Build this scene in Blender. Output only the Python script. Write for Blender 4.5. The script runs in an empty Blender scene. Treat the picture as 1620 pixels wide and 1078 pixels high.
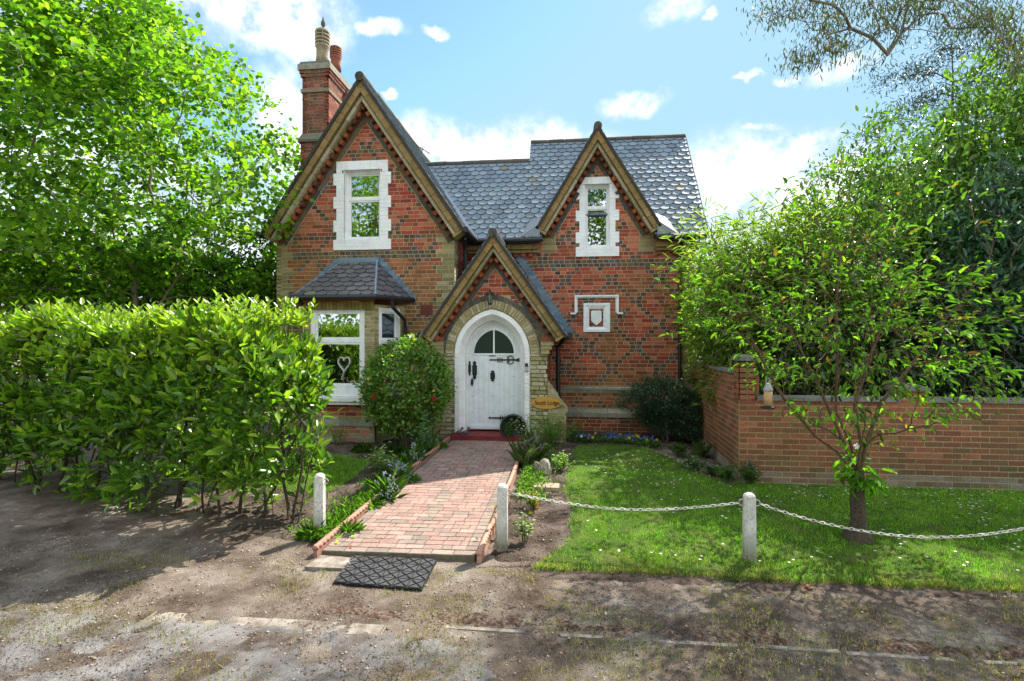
import bpy, math, random
import numpy as np
from mathutils import Vector, Matrix
C = bpy.context
scene = C.scene
rng = np.random.default_rng(7)
random.seed(7)

# ------------------------------------------------------------------ camera
H = 1.9                      # eye height above the house ground datum
YAW = math.radians(6.2)
FPX = 800.0                  # focal length for a 1620 px wide frame
cam_d = bpy.data.cameras.new("camera")
cam_d.sensor_width = 36.0
cam_d.lens = 36.0 * FPX / 1620.0
cam_d.clip_start = 0.05
cam_d.clip_end = 3000.0
cam = bpy.data.objects.new("camera", cam_d)
scene.collection.objects.link(cam)
cam.location = (0, 0, H)
cam.rotation_euler = (math.radians(90), 0, YAW)
scene.camera = cam
CY, SY = math.cos(YAW), math.sin(YAW)

def ray(px, py):
    a = (px - 810.0) / FPX
    b = (539.0 - py) / FPX
    return np.array([-SY + CY * a, CY + SY * a, b])

def at(px, py, Y):
    """survey: the point of the vertical plane Y seen at photo pixel (px, py) -> (x, z)"""
    r = ray(px, py)
    t = Y / r[1]
    return r[0] * t, H + r[2] * t

# ------------------------------------------------------------------ light
SUN_EL = math.radians(50)
SUN_AZ = math.radians(38)    # from the depth axis (+Y) towards +X
sun_dir = Vector((math.sin(SUN_AZ) * math.cos(SUN_EL), math.cos(SUN_AZ) * math.cos(SUN_EL), math.sin(SUN_EL)))
sd = bpy.data.lights.new("sun", 'SUN')
sd.energy = 4.9
sd.angle = math.radians(0.55)
sd.color = (1.0, 0.93, 0.82)
sun = bpy.data.objects.new("sun", sd)
scene.collection.objects.link(sun)
sun.location = (8, 12, 20)
sun.rotation_euler = sun_dir.to_track_quat('Z', 'Y').to_euler()

vs = scene.view_settings
vs.view_transform = 'Standard'
vs.look = 'None'
vs.exposure = 1.3
vs.gamma = 1.0
vs.use_curve_mapping = False

# ------------------------------------------------------------------ world: nishita sky with clouds
world = bpy.data.worlds.new("World")
scene.world = world
world.use_nodes = True
nt = world.node_tree
for n in list(nt.nodes):
    nt.nodes.remove(n)
def N(t, **kw):
    n = nt.nodes.new(t)
    for k, v in kw.items():
        setattr(n, k, v)
    return n
L = nt.links.new
out = N('ShaderNodeOutputWorld')
bg = N('ShaderNodeBackground')
bg.inputs['Strength'].default_value = 0.15
L(bg.outputs[0], out.inputs[0])
sky = N('ShaderNodeTexSky')
sky.sky_type = 'NISHITA'
sky.sun_disc = False
sky.sun_elevation = SUN_EL
sky.sun_rotation = SUN_AZ
sky.air_density = 1.0
sky.dust_density = 0.2
sky.ozone_density = 2.0
tc = N('ShaderNodeTexCoord')
def nmath(op, a, b=None, clamp=False):
    n = N('ShaderNodeMath', operation=op)
    n.use_clamp = clamp
    for i, v in enumerate((a, b)):
        if v is None: continue
        if isinstance(v, (int, float)): n.inputs[i].default_value = v
        else: L(v, n.inputs[i])
    return n.outputs[0]
noi = N('ShaderNodeTexNoise')
noi.inputs['Scale'].default_value = 5.0
noi.inputs['Detail'].default_value = 8.0
noi.inputs['Roughness'].default_value = 0.62
L(tc.outputs['Generated'], noi.inputs['Vector'])
sub = N('ShaderNodeVectorMath', operation='SUBTRACT')
L(noi.outputs['Color'], sub.inputs[0]); sub.inputs[1].default_value = (0.5, 0.5, 0.5)
scl = N('ShaderNodeVectorMath', operation='SCALE')
L(sub.outputs[0], scl.inputs[0]); scl.inputs['Scale'].default_value = 0.13
addv = N('ShaderNodeVectorMath', operation='ADD')
L(tc.outputs['Generated'], addv.inputs[0]); L(scl.outputs[0], addv.inputs[1])
noi2 = N('ShaderNodeTexNoise')
noi2.inputs['Scale'].default_value = 22.0
noi2.inputs['Detail'].default_value = 7.0
noi2.inputs['Roughness'].default_value = 0.6
L(tc.outputs['Generated'], noi2.inputs['Vector'])
CLOUDS = [  # photo px centre, half sizes px, softness
    (440, 10, 125, 60, .5), (505, 70, 60, 40, .6), (345, -30, 120, 50, .6), (150, 40, 130, 60, .7),
    (455, 210, 55, 110, .5), (610, 58, 34, 14, .8), (694, 62, 20, 10, .8), (1080, 16, 42, 26, .8),
    (1136, 32, 13, 8, .8), (1018, 170, 46, 19, .8), (1177, 123, 17, 6, .8), (1243, 124, 24, 10, .8),
    (1335, 111, 46, 20, .8), (1280, 226, 40, 13, .7), (1205, 214, 30, 8, .7), (800, 232, 170, 42, .55),
    (670, 225, 80, 40, .6), (850, 210, 50, 20, .7), (1190, 300, 160, 75, .45), (1330, 300, 170, 70, .4),
    (620, 152, 12, 5, .8), (100, 300, 240, 130, .5), (1500, 330, 160, 80, .4),
]
mask = None
for (px, py, rx, ry, soft) in CLOUDS:
    d = ray(px, py); ln = np.linalg.norm(d); dn = d / ln
    s = 1.0 / (FPX * ln)
    az = math.atan2(dn[1], dn[0]) - math.pi / 2
    el = math.asin(dn[2])
    mp = N('ShaderNodeMapping', vector_type='TEXTURE')
    mp.inputs['Location'].default_value = tuple(dn)
    mp.inputs['Rotation'].default_value = (el, 0, az)
    mp.inputs['Scale'].default_value = (rx * s, 1.0, ry * s)
    L(addv.outputs[0], mp.inputs['Vector'])
    ln_ = N('ShaderNodeVectorMath', operation='LENGTH')
    L(mp.outputs[0], ln_.inputs[0])
    mr = N('ShaderNodeMapRange'); mr.interpolation_type = 'SMOOTHSTEP'
    L(ln_.outputs['Value'], mr.inputs['Value'])
    mr.inputs['From Min'].default_value = 1.32
    mr.inputs['From Max'].default_value = soft * .62
    mr.inputs['To Max'].default_value = .8 if rx < 50 else 1.0
    mask = mr.outputs[0] if mask is None else nmath('MAXIMUM', mask, mr.outputs[0])
wisp = N('ShaderNodeMapRange'); L(noi2.outputs['Fac'], wisp.inputs['Value'])
wisp.inputs['From Min'].default_value = .36; wisp.inputs['From Max'].default_value = .56
wisp.inputs['To Min'].default_value = .35; wisp.inputs['To Max'].default_value = 1.0
mask = nmath('MULTIPLY', mask, wisp.outputs[0])
# broken cloud added out of view, behind and above the viewer, for fill light
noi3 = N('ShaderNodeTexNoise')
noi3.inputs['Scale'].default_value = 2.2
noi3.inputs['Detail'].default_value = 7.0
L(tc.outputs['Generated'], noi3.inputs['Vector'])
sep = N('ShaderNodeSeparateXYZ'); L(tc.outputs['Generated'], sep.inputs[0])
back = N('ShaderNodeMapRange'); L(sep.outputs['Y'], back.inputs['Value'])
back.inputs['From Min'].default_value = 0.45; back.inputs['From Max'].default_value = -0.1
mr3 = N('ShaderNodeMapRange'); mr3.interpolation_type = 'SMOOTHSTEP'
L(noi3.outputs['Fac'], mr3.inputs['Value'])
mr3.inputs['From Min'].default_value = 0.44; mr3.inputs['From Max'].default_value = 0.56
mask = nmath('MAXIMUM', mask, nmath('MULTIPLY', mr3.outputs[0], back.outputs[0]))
# whitish low haze
hz = N('ShaderNodeMapRange'); L(sep.outputs['Z'], hz.inputs['Value']); hz.interpolation_type = 'SMOOTHSTEP'
hz.inputs['From Min'].default_value = 0.34; hz.inputs['From Max'].default_value = 0.10
hz.inputs['To Max'].default_value = 0.8
mask = nmath('MAXIMUM', mask, hz.outputs[0])
shade = N('ShaderNodeMapRange'); L(noi2.outputs['Fac'], shade.inputs['Value'])
shade.inputs['From Min'].default_value = 0.3; shade.inputs['From Max'].default_value = 0.62
shade.inputs['To Min'].default_value = 0.62; shade.inputs['To Max'].default_value = 1.1
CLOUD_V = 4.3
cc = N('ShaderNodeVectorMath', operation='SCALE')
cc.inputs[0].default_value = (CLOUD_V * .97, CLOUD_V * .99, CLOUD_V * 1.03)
L(nmath('MULTIPLY', shade.outputs[0], nmath('ADD', nmath('MULTIPLY', back.outputs[0], .85), 1.0)), cc.inputs['Scale'])  # unseen clouds behind the viewer brightened to lift the ambient light
skm = N('ShaderNodeMix', data_type='RGBA', blend_type='MULTIPLY')
skm.inputs[0].default_value = 1.0
L(sky.outputs[0], skm.inputs[6]); skm.inputs[7].default_value = (.66, .76, .77, 1)
mx = N('ShaderNodeMix', data_type='RGBA')
lim = N('ShaderNodeMix', data_type='RGBA', blend_type='DARKEN')
lim.inputs[0].default_value = 1.0
L(skm.outputs[2], lim.inputs[6]); lim.inputs[7].default_value = (1.35, 2.20, 3.0, 1)
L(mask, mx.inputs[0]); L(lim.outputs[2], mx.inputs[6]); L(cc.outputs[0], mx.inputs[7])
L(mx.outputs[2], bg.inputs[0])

# ------------------------------------------------------------------ materials
MATS = {}
def new_mat(name):
    m = bpy.data.materials.new(name)
    m.use_nodes = True
    MATS[name] = m
    t = m.node_tree
    return m, t, t.nodes['Principled BSDF']
def tn(t, kind, **kw):
    n = t.nodes.new(kind)
    for k, v in kw.items(): setattr(n, k, v)
    return n
def noise(t, scale, detail=4, rough=.55, obj=True, vec=None):
    n = tn(t, 'ShaderNodeTexNoise')
    n.inputs['Scale'].default_value = scale; n.inputs['Detail'].default_value = detail
    n.inputs['Roughness'].default_value = rough
    if vec is None:
        g = tn(t, 'ShaderNodeNewGeometry')
        vec = g.outputs['Position']
    t.links.new(vec, n.inputs['Vector'])
    return n.outputs['Fac']
def ramp(t, fac, stops):
    r = tn(t, 'ShaderNodeValToRGB')
    el = r.color_ramp.elements
    while len(el) < len(stops): el.new(0.5)
    for e, (p, c) in zip(el, stops):
        e.position = p
        e.color = (c, c, c, 1) if isinstance(c, (int, float)) else (*c, 1)
    t.links.new(fac, r.inputs[0])
    return r.outputs[0]
def mixc(t, fac, a, b, mode='MIX'):
    m = tn(t, 'ShaderNodeMix', data_type='RGBA', blend_type=mode)
    for i, v in ((0, fac), (6, a), (7, b)):
        if isinstance(v, (int, float)): m.inputs[i].default_value = v if i == 0 else (v, v, v, 1)
        elif isinstance(v, tuple): m.inputs[i].default_value = (*v[:3], 1)
        else: t.links.new(v, m.inputs[i])
    return m.outputs[2]
def bump(t, bs, h, strength=.4, dist=.004):
    b = tn(t, 'ShaderNodeBump')
    b.inputs['Strength'].default_value = strength; b.inputs['Distance'].default_value = dist
    t.links.new(h, b.inputs['Height']); t.links.new(b.outputs[0], bs.inputs['Normal'])
def attr_mat(name, rough=.85, spec=.3, nscale=60, amt=.35, bstr=.5, bdist=.003, stain=None, stain_amt=0., stain_scale=2.5, metallic=0.):
    """colour carried by the mesh (Col), broken up by fine noise"""
    m, t, bs = new_mat(name)
    a = tn(t, 'ShaderNodeAttribute', attribute_name='Col')
    f = noise(t, nscale, 5)
    k = ramp(t, f, [(.3, 1 - amt), (.7, 1 + amt * .6)])
    c = mixc(t, 1.0, a.outputs['Color'], k, 'MULTIPLY')
    if stain:
        s = ramp(t, noise(t, stain_scale, 6, .65), [(.45, 0.), (.7, stain_amt)])
        c = mixc(t, s, c, stain)
    t.links.new(c, bs.inputs['Base Color'])
    bs.inputs['Roughness'].default_value = rough
    bs.inputs['Specular IOR Level'].default_value = spec
    bs.inputs['Metallic'].default_value = metallic
    bump(t, bs, noise(t, nscale * 1.7, 4), bstr, bdist)
    return m
attr_mat('brick', .88, .2, 55, .38, .6, .004, stain=(.10, .085, .03), stain_amt=.35, stain_scale=1.8)
attr_mat('paver', .9, .2, 70, .35, .6, .003, stain=(.13, .12, .10), stain_amt=.6, stain_scale=6)
attr_mat('slate', .48, .55, 45, .3, .35, .002, stain=(.18, .19, .17), stain_amt=.35, stain_scale=9)
attr_mat('stone', .92, .2, 40, .4, .8, .006, stain=(.10, .11, .05), stain_amt=.6, stain_scale=5)
attr_mat('white_paint', .5, .4, 90, .06, .25, .002, stain=(.42, .43, .40), stain_amt=.35, stain_scale=7)
attr_mat('lead', .62, .35, 30, .3, .3, .003, metallic=.1)
attr_mat('iron', .45, .5, 60, .2, .2, .002)
attr_mat('generic', .7, .35, 50, .2, .3, .002)
attr_mat('bark', .95, .15, 45, .5, 1.0, .012)
attr_mat('old_wood', .8, .25, 70, .25, .5, .003)
def leaf_mat(name, tr=.45, rough=.45, spec=.45, tint=(1.5, 1.75, .55)):
    m, t, bs = new_mat(name)
    a = tn(t, 'ShaderNodeAttribute', attribute_name='Col')
    t.links.new(a.outputs['Color'], bs.inputs['Base Color'])
    bs.inputs['Roughness'].default_value = rough
    bs.inputs['Specular IOR Level'].default_value = spec
    tl = tn(t, 'ShaderNodeBsdfTranslucent')
    c = mixc(t, 1.0, a.outputs['Color'], tint, 'MULTIPLY')
    t.links.new(c, tl.inputs['Color'])
    ms = tn(t, 'ShaderNodeMixShader'); ms.inputs[0].default_value = tr
    t.links.new(bs.outputs[0], ms.inputs[1]); t.links.new(tl.outputs[0], ms.inputs[2])
    t.links.new(ms.outputs[0], t.nodes['Material Output'].inputs['Surface'])
    return m
leaf_mat('leaf', .55, .5, .35)
leaf_mat('leaf_glossy', .40, .30, .6)
leaf_mat('leaf_dark', .2, .36, .5)
leaf_mat('grass', .45, .6, .25, (1.3, 1.5, .6))
leaf_mat('petal', .4, .7, .2, (1, 1, 1))
# glass: partly mirrors what stands across the lane, partly lets one look in
m, t, bs = new_mat('glass')
gl = tn(t, 'ShaderNodeBsdfGlossy'); gl.inputs['Roughness'].default_value = .015
gl.inputs['Color'].default_value = (.92, .96, 1, 1)
tr = tn(t, 'ShaderNodeBsdfTransparent'); tr.inputs['Color'].default_value = (.62, .66, .64, 1)
fr_ = tn(t, 'ShaderNodeFresnel'); fr_.inputs['IOR'].default_value = 1.9
ad = tn(t, 'ShaderNodeMath', operation='ADD'); ad.use_clamp = True
t.links.new(fr_.outputs[0], ad.inputs[0]); ad.inputs[1].default_value = .42
ms = tn(t, 'ShaderNodeMixShader')
t.links.new(ad.outputs[0], ms.inputs[0]); t.links.new(tr.outputs[0], ms.inputs[1]); t.links.new(gl.outputs[0], ms.inputs[2])
t.links.new(ms.outputs[0], t.nodes['Material Output'].inputs['Surface'])
m, t, bs = new_mat('obscure_glass')
bs.inputs['Base Color'].default_value = (.012, .03, .02, 1); bs.inputs['Roughness'].default_value = .3; bs.inputs['Specular IOR Level'].default_value = .3
bump(t, bs, noise(t, 120, 3), .3, .002)

# ------------------------------------------------------------------ mesh helpers
WL = {}   # world location of every object linked
def mat(n): return MATS[n]
def link_np(name, V, F, Cc, m, parent=None, smooth=False, percorner=False):
    """V (n,3); F list of face tuples or (k,s) array; Cc per-vertex colours (n,3)"""
    V = np.asarray(V, dtype=np.float64)
    o = np.array([(V[:, 0].min() + V[:, 0].max()) / 2, (V[:, 1].min() + V[:, 1].max()) / 2, V[:, 2].min()])
    V = V - o
    me = bpy.data.meshes.new(name)
    if isinstance(F, np.ndarray):
        k, s = F.shape
        me.vertices.add(len(V)); me.vertices.foreach_set('co', V.astype(np.float32).ravel())
        me.loops.add(k * s); me.loops.foreach_set('vertex_index', F.astype(np.int32).ravel())
        me.polygons.add(k); me.polygons.foreach_set('loop_start', np.arange(0, k * s, s, dtype=np.int32))
        me.update(calc_edges=True)
    else:
        me.from_pydata(V.tolist(), [], F)
    if Cc is not None:
        Cc = np.asarray(Cc, dtype=np.float32)
        ca = me.color_attributes.new('Col', 'FLOAT_COLOR', 'POINT')
        rgba = np.ones((len(V), 4), dtype=np.float32); rgba[:, :3] = np.clip(Cc, 0, 1)
        ca.data.foreach_set('color', rgba.ravel())
    if smooth:
        me.polygons.foreach_set('use_smooth', np.ones(len(me.polygons), dtype=bool))
    for mm in (m if isinstance(m, (list, tuple)) else [m]):
        me.materials.append(mat(mm) if isinstance(mm, str) else mm)
    ob = bpy.data.objects.new(name, me)
    scene.collection.objects.link(ob)
    place(ob, o, parent)
    return ob
def place(ob, o, parent):
    WL[ob.name] = np.array(o, dtype=float)
    if parent is not None:
        ob.parent = parent
        ob.location = Vector(np.array(o) - WL[parent.name])
    else:
        ob.location = Vector(o)
def thing(name, label, cat, loc, group=None):
    ob = bpy.data.objects.new(name, None)
    ob.empty_display_size = .2
    scene.collection.objects.link(ob)
    place(ob, loc, None)
    ob['label'] = label; ob['category'] = cat
    if group: ob['group'] = group
    return ob
def tag(ob, label, cat, group=None, kind=None):
    if label: ob['label'] = label
    if cat: ob['category'] = cat
    if group: ob['group'] = group
    if kind: ob['kind'] = kind
    return ob
def struct(ob, label=None, kind='structure'):
    ob['kind'] = kind
    if label: ob['label'] = label
    return ob
def copy_tree(o, loc, parent=None):
    c = o.copy(); scene.collection.objects.link(c)
    c.parent = parent
    if loc is not None: c.location = loc
    WL[c.name] = np.array(c.location) if parent is None else WL[parent.name] + np.array(c.location)
    for ch in list(o.children): copy_tree(ch, None, c)
    return c

class MB:
    def __init__(s): s.v = []; s.f = []; s.c = []
    def add(s, pts, faces, col):
        b = len(s.v)
        s.v.extend([tuple(p) for p in pts]); s.c.extend([col] * len(pts))
        s.f.extend([tuple(b + i for i in f) for f in faces])
    def box(s, x0, x1, y0, y1, z0, z1, col):
        s.add([(x0,y0,z0),(x1,y0,z0),(x1,y1,z0),(x0,y1,z0),(x0,y0,z1),(x1,y0,z1),(x1,y1,z1),(x0,y1,z1)],
              [(0,3,2,1),(4,5,6,7),(0,1,5,4),(1,2,6,5),(2,3,7,6),(3,0,4,7)], col)
    def prism(s, poly, fr, n0, n1, col, back=False, bev=0.):
        """poly CCW in frame (u,w), extruded along the frame normal from n0 to n1 (outer)"""
        o, eu, ew, en = fr
        k = len(poly)
        A = [o + eu * p[0] + ew * p[1] + en * n0 for p in poly]
        B = [o + eu * p[0] + ew * p[1] + en * n1 for p in poly]
        faces = [tuple(range(k, 2 * k))] + [(i, (i + 1) % k, k + (i + 1) % k, k + i) for i in range(k)]
        if back: faces.append(tuple(reversed(range(k))))
        s.add(A + B, faces, col)
    def tube(s, pts, r, col, n=8, cap=True):
        pts = [np.array(p, dtype=float) for p in pts]
        rs = r if isinstance(r, (list, tuple, np.ndarray)) else [r] * len(pts)
        b = len(s.v); up = np.array([0, 0, 1.])
        for i, p in enumerate(pts):
            d = pts[min(i + 1, len(pts) - 1)] - pts[max(i - 1, 0)]
            d = d / (np.linalg.norm(d) + 1e-9)
            ref = up if abs(d[2]) < .9 else np.array([1., 0, 0])
            a = np.cross(d, ref); a /= np.linalg.norm(a); c2 = np.cross(d, a)
            for j in range(n):
                th = 2 * math.pi * j / n
                s.v.append(tuple(p + rs[i] * (math.cos(th) * a + math.sin(th) * c2))); s.c.append(col)
        for i in range(len(pts) - 1):
            for j in range(n):
                j2 = (j + 1) % n
                s.f.append((b + i*n + j, b + i*n + j2, b + (i+1)*n + j2, b + (i+1)*n + j))
        if cap:
            s.f.append(tuple(b + j for j in reversed(range(n))))
            s.f.append(tuple(b + (len(pts)-1)*n + j for j in range(n)))
    def lathe(s, cx, cy, prof, col, n=16):
        b = len(s.v)
        for (r, z) in prof:
            for j in range(n):
                th = 2 * math.pi * j / n
                s.v.append((cx + r * math.cos(th), cy + r * math.sin(th), z)); s.c.append(col)
        for i in range(len(prof) - 1):
            for j in range(n):
                j2 = (j + 1) % n
                s.f.append((b + i*n + j, b + i*n + j2, b + (i+1)*n + j2, b + (i+1)*n + j))
        s.f.append(tuple(b + j for j in reversed(range(n))))
        s.f.append(tuple(b + (len(prof)-1)*n + j for j in range(n)))
    def build(s, name, m, parent=None, smooth=False):
        return link_np(name, np.array(s.v), s.f, s.c, m, parent, smooth)
V3 = lambda *a: np.array(a, dtype=float)
def front(Y): return (V3(0, Y, 0), V3(1, 0, 0), V3(0, 0, 1), V3(0, -1, 0))
def frame(p0, p1):
    """vertical frame from p0 to p1 (plan points); outward normal to the right of travel"""
    p0 = V3(p0[0], p0[1], 0); p1 = V3(p1[0], p1[1], 0)
    eu = (p1 - p0) / np.linalg.norm(p1 - p0)
    return (p0, eu, V3(0, 0, 1), np.cross(eu, V3(0, 0, 1)))
def clip_half(poly, nx, ny, d):
    """keep nx*x+ny*y <= d"""
    outp = []
    k = len(poly)
    for i in range(k):
        p, q = poly[i], poly[(i + 1) % k]
        a = nx * p[0] + ny * p[1] - d; b = nx * q[0] + ny * q[1] - d
        if a <= 0: outp.append(p)
        if (a < 0 < b) or (b < 0 < a):
            t = a / (a - b)
            outp.append((p[0] + t * (q[0] - p[0]), p[1] + t * (q[1] - p[1])))
    return outp
def clip_poly(poly, conv):
    """clip poly by a CCW convex polygon"""
    k = len(conv)
    for i in range(k):
        a, b = conv[i], conv[(i + 1) % k]
        nx, ny = b[1] - a[1], -(b[0] - a[0])
        poly = clip_half(poly, nx, ny, nx * a[0] + ny * a[1])
        if len(poly) < 3: return []
    return poly
def parea(p):
    return 0.5 * sum(p[i][0] * p[(i+1) % len(p)][1] - p[(i+1) % len(p)][0] * p[i][1] for i in range(len(p)))
def minus_rect(polys, r):
    u0, u1, w0, w1 = r
    res = []
    for p in polys:
        us = [q[0] for q in p]; ws = [q[1] for q in p]
        if max(us) <= u0 or min(us) >= u1 or max(ws) <= w0 or min(ws) >= w1:
            res.append(p); continue
        a = clip_half(p, 1, 0, u0); b = clip_half(p, -1, 0, -u1)
        mid = clip_half(clip_half(p, -1, 0, -u0), 1, 0, u1)
        for q in (a, b):
            if len(q) > 2: res.append(q)
        if len(mid) > 2:
            for q in (clip_half(mid, 0, 1, w0), clip_half(mid, 0, -1, -w1)):
                if len(q) > 2: res.append(q)
    return [p for p in res if abs(parea(p)) > 1e-5]

RED = [(.41,.085,.048),(.35,.068,.042),(.46,.125,.072),(.27,.052,.042),(.38,.10,.055),(.40,.14,.085),(.32,.052,.040),(.47,.16,.10),(.21,.05,.04)]
DARK = [(.075,.052,.042),(.10,.07,.05),(.075,.072,.08),(.065,.048,.044),(.12,.08,.055),(.10,.10,.115),(.15,.075,.052)]
YEL = [(.40,.35,.20),(.30,.29,.16),(.50,.46,.32),(.27,.25,.13),(.42,.37,.20),(.22,.22,.12)]
MORT = (.50,.41,.26)
def pick(pal, amt=.16):
    c = random.choice(pal); k = 1 + random.uniform(-amt, amt)
    return tuple(min(.95, x * k) for x in c)
def lerp3(a, b, t): return tuple(a[i] + (b[i] - a[i]) * t for i in range(3))
def sm(x): x = max(0., min(1., x)); return x * x * (3 - 2 * x)
COURSE = .0755
def brickwork(mb, fr, outline, holes, z0, z1, u0, u1, colf, dark=None, band=None, stretch=False, ring=None, course=COURSE, out=.005, joint=.0118, L1=.225, L2=.1125, back=.0, quoin=None, mortar=MORT):
    """mortar backing + individually laid bricks clipped to the outline"""
    polys = [list(p) for p in outline]
    bk = polys
    for h in holes: bk = minus_rect(bk, h)
    for p in bk: mb.prism(p, fr, -.1 + back, back, mortar)
    nc = int((z1 - z0) / course + .999)
    zst = z0
    for i in range(nc):
        za = zst + i * course; zb = za + course
        segs = []
        qs = []
        if quoin:
            for (qa, qb, sgn) in quoin(i):
                qs.append((qa, qb))
                w = qb - qa
                if w > .3:
                    m_ = qa + (L2 if sgn > 0 else w - L2)
                    segs += [(qa, m_, 'q'), (m_, qb, 'q')]
                else: segs.append((qa, qb, 'q'))
        forced = sorted(dark(i)) if dark else []
        isband = band(i) if band else False
        cur = u0 - (random.uniform(0, .1) if not stretch else (0 if i % 2 else L2))
        fi = 0
        forced = [c for c in forced if c > cur + .02 and c < u1 + .1]
        ph = i % 2
        while cur < u1:
            nxt = forced[fi] - L2 / 2 if fi < len(forced) else 1e9
            if isband:
                segs.append((cur, cur + L2, 'd' if random.random() < .62 else 'b')); cur += L2; continue
            if nxt - cur < .035:
                segs.append((cur, forced[fi] + L2 / 2, 'd' if random.random() < .86 else 'r')); cur = forced[fi] + L2 / 2; fi += 1
                while fi < len(forced) and forced[fi] - L2 / 2 < cur - .05: fi += 1
                continue
            ln = L1 if (stretch or ph % 2 == 0 or random.random() < .25) else L2
            ph += 1
            if nxt - (cur + ln) < .06: ln = nxt - cur
            if ln > L1 * 1.25: ln = ln / 2
            segs.append((cur, cur + ln, 'r')); cur += ln
        base = []
        for (a, b, kd) in segs:
            if kd == 'q': base.append((a, b, kd)); continue
            parts = [(a, b)]
            for (qa, qb) in qs:
                np_ = []
                for (x, y) in parts:
                    if y <= qa or x >= qb: np_.append((x, y))
                    else:
                        if x < qa: np_.append((x, qa))
                        if y > qb: np_.append((qb, y))
                parts = np_
            base += [(x, y, kd) for (x, y) in parts if y - x > .02]
        for (a, b, kd) in base:
            if b < u0 or a > u1: continue
            cu, cz = (a + b) / 2, (za + zb) / 2
            if ring and ring(cu, cz): continue
            rect = [(max(a, u0) + joint/2, za + joint/2), (min(b, u1) - joint/2, za + joint/2), (min(b, u1) - joint/2, zb - joint/2), (max(a, u0) + joint/2, zb - joint/2)]
            if rect[1][0] - rect[0][0] < .012: continue
            pl = []
            for oc in outline:
                q = clip_poly(rect, oc)
                if len(q) > 2: pl.append(q)
            for h in holes: pl = minus_rect(pl, h)
            col = colf(cu, cz, kd)
            o_ = out + random.uniform(-.0015, .002)
            for p in pl:
                if abs(parea(p)) > 2e-4: mb.prism(p, fr, back - .002, back + o_, col)

# ------------------------------------------------------------------ the lodge
YM, YW, YP, YB = 10.42, 9.39, 9.10, 8.80       # main wall, wing wall, porch wall, bay front
house = thing('brick_lodge', 'red brick Victorian lodge with steep gables, slate roof and arched white door', 'house', (-1.5, 10.0, 0))
def zof(px, py, Y): return at(px, py, Y)[1]
def xof(px, py, Y): return at(px, py, Y)[0]

OLIVE = (.20, .15, .045)
def weather(c, f): return lerp3(c, OLIVE, max(0, min(.85, f)))
def col_wing(u, z, kd):
    f = sm((4.6 - z) / 2.2) * .62 + sm((-4.5 - u) / 1.2) * .15 * (z < 5)
    f *= random.uniform(.7, 1.15)
    if kd == 'q': return weather(pick(YEL), .25 + .35 * random.random())
    if kd == 'd': return weather(pick(DARK), f * .3)
    if kd == 'b': return weather(lerp3(pick(DARK), (.20, .14, .06), .5), f * .5)
    return weather(pick(RED), f if z < 3.9 else f * .8)
def col_main(u, z, kd):
    f = sm((1.7 - z) / .9) * .45 + .42 * sm(1 - abs(u - .9) / .55) * sm(1 - abs(z - 1.9) / 1.6)
    f += .25 * sm((3.4 - z) / .3) * sm((z - 2.4) / .6) * sm((u - .4) / .8)
    f *= random.uniform(.3, 1.2)
    if z < .55: return lerp3(pick(RED), (.06, .05, .03), random.uniform(.1, .7))
    if kd == 'q': return weather(pick(YEL), .45)
    if kd == 'd': return weather(pick(DARK), f * .4)
    if kd == 'b': return lerp3(pick(DARK), (.16, .11, .07), .5)
    return weather(pick(RED), f)
def col_plain(u, z, kd): return pick(RED)
def col_yel(u, z, kd):
    return weather(pick(YEL), .15 + .3 * random.random() + .3 * sm((.5 - z) / .4))

def lattice(uc, half=.47, n=12, off=0):
    def f(i):
        j = (i + off) % n
        t = abs(j - n / 2) / (n / 2) * half
        o_ = []
        for k in range(-8, 9):
            for s in (-1, 1):
                if t < .05: o_ += [uc + k * 2 * half - .056, uc + k * 2 * half + .056]
                elif t > half - .04: o_ += [uc + (k + .5) * 2 * half - .056, uc + (k + .5) * 2 * half + .056]
                else: o_.append(uc + k * 2 * half + s * t)
        return sorted(set(round(x, 4) for x in o_))
    return f
def bands_at(zs):
    idx = set()
    for z in zs: idx.add(int(round((z - COURSE / 2) / COURSE)))
    return lambda i: i in idx

# windows (openings) on each wall
def rect_px(x0, x1, y0, y1, Y):
    a = at(x0, y1, Y); b = at(x1, y0, Y)
    return (a[0], b[0], a[1], b[1])
W1 = rect_px(545, 602, 268, 380, YW)      # wing upper window opening
W2 = rect_px(926, 964, 291, 391, YM)      # dormer window opening
W3 = rect_px(490.5, 577, 486, 617, YB)    # bay front window

# --- wing gable wall
XL, XR = -5.68, -2.12
WCX, WZA, WHW, WZF = -3.85, 6.83, 1.93, 3.97
def gable_poly(xl, xr, z0, cx, za, hw, zf, off=.06):
    k = (za - zf) / hw
    return [(xl, z0), (xr, z0), (xr, za - (xr - cx) * k - off), (cx, za - off * 1.2), (xl, za - (cx - xl) * k - off)]
def wing_quoin(i):
    w = .34 if (i // 2) % 2 else .225
    if i * COURSE > 4.05: return []
    return [(XL, XL + w, 1), (XR - w, XR, -1)]
mb = MB()
bz = [zof(640, 376, YW), zof(640, 401, YW), zof(640, 408, YW), zof(640, 236, YW)]
grow = lambda r, e=.008: (r[0] - e, r[1] + e, r[2] - e, r[3] + e)
brickwork(mb, front(YW), [gable_poly(XL, XR, 0, WCX, WZA, WHW, WZF)], [grow(W1), (-4.95, -3.25, .2, 2.68)], 0, 6.9, XL, XR, col_wing,
          dark=lattice(WCX, .56, 14, 3), band=bands_at(bz), quoin=wing_quoin)
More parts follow.
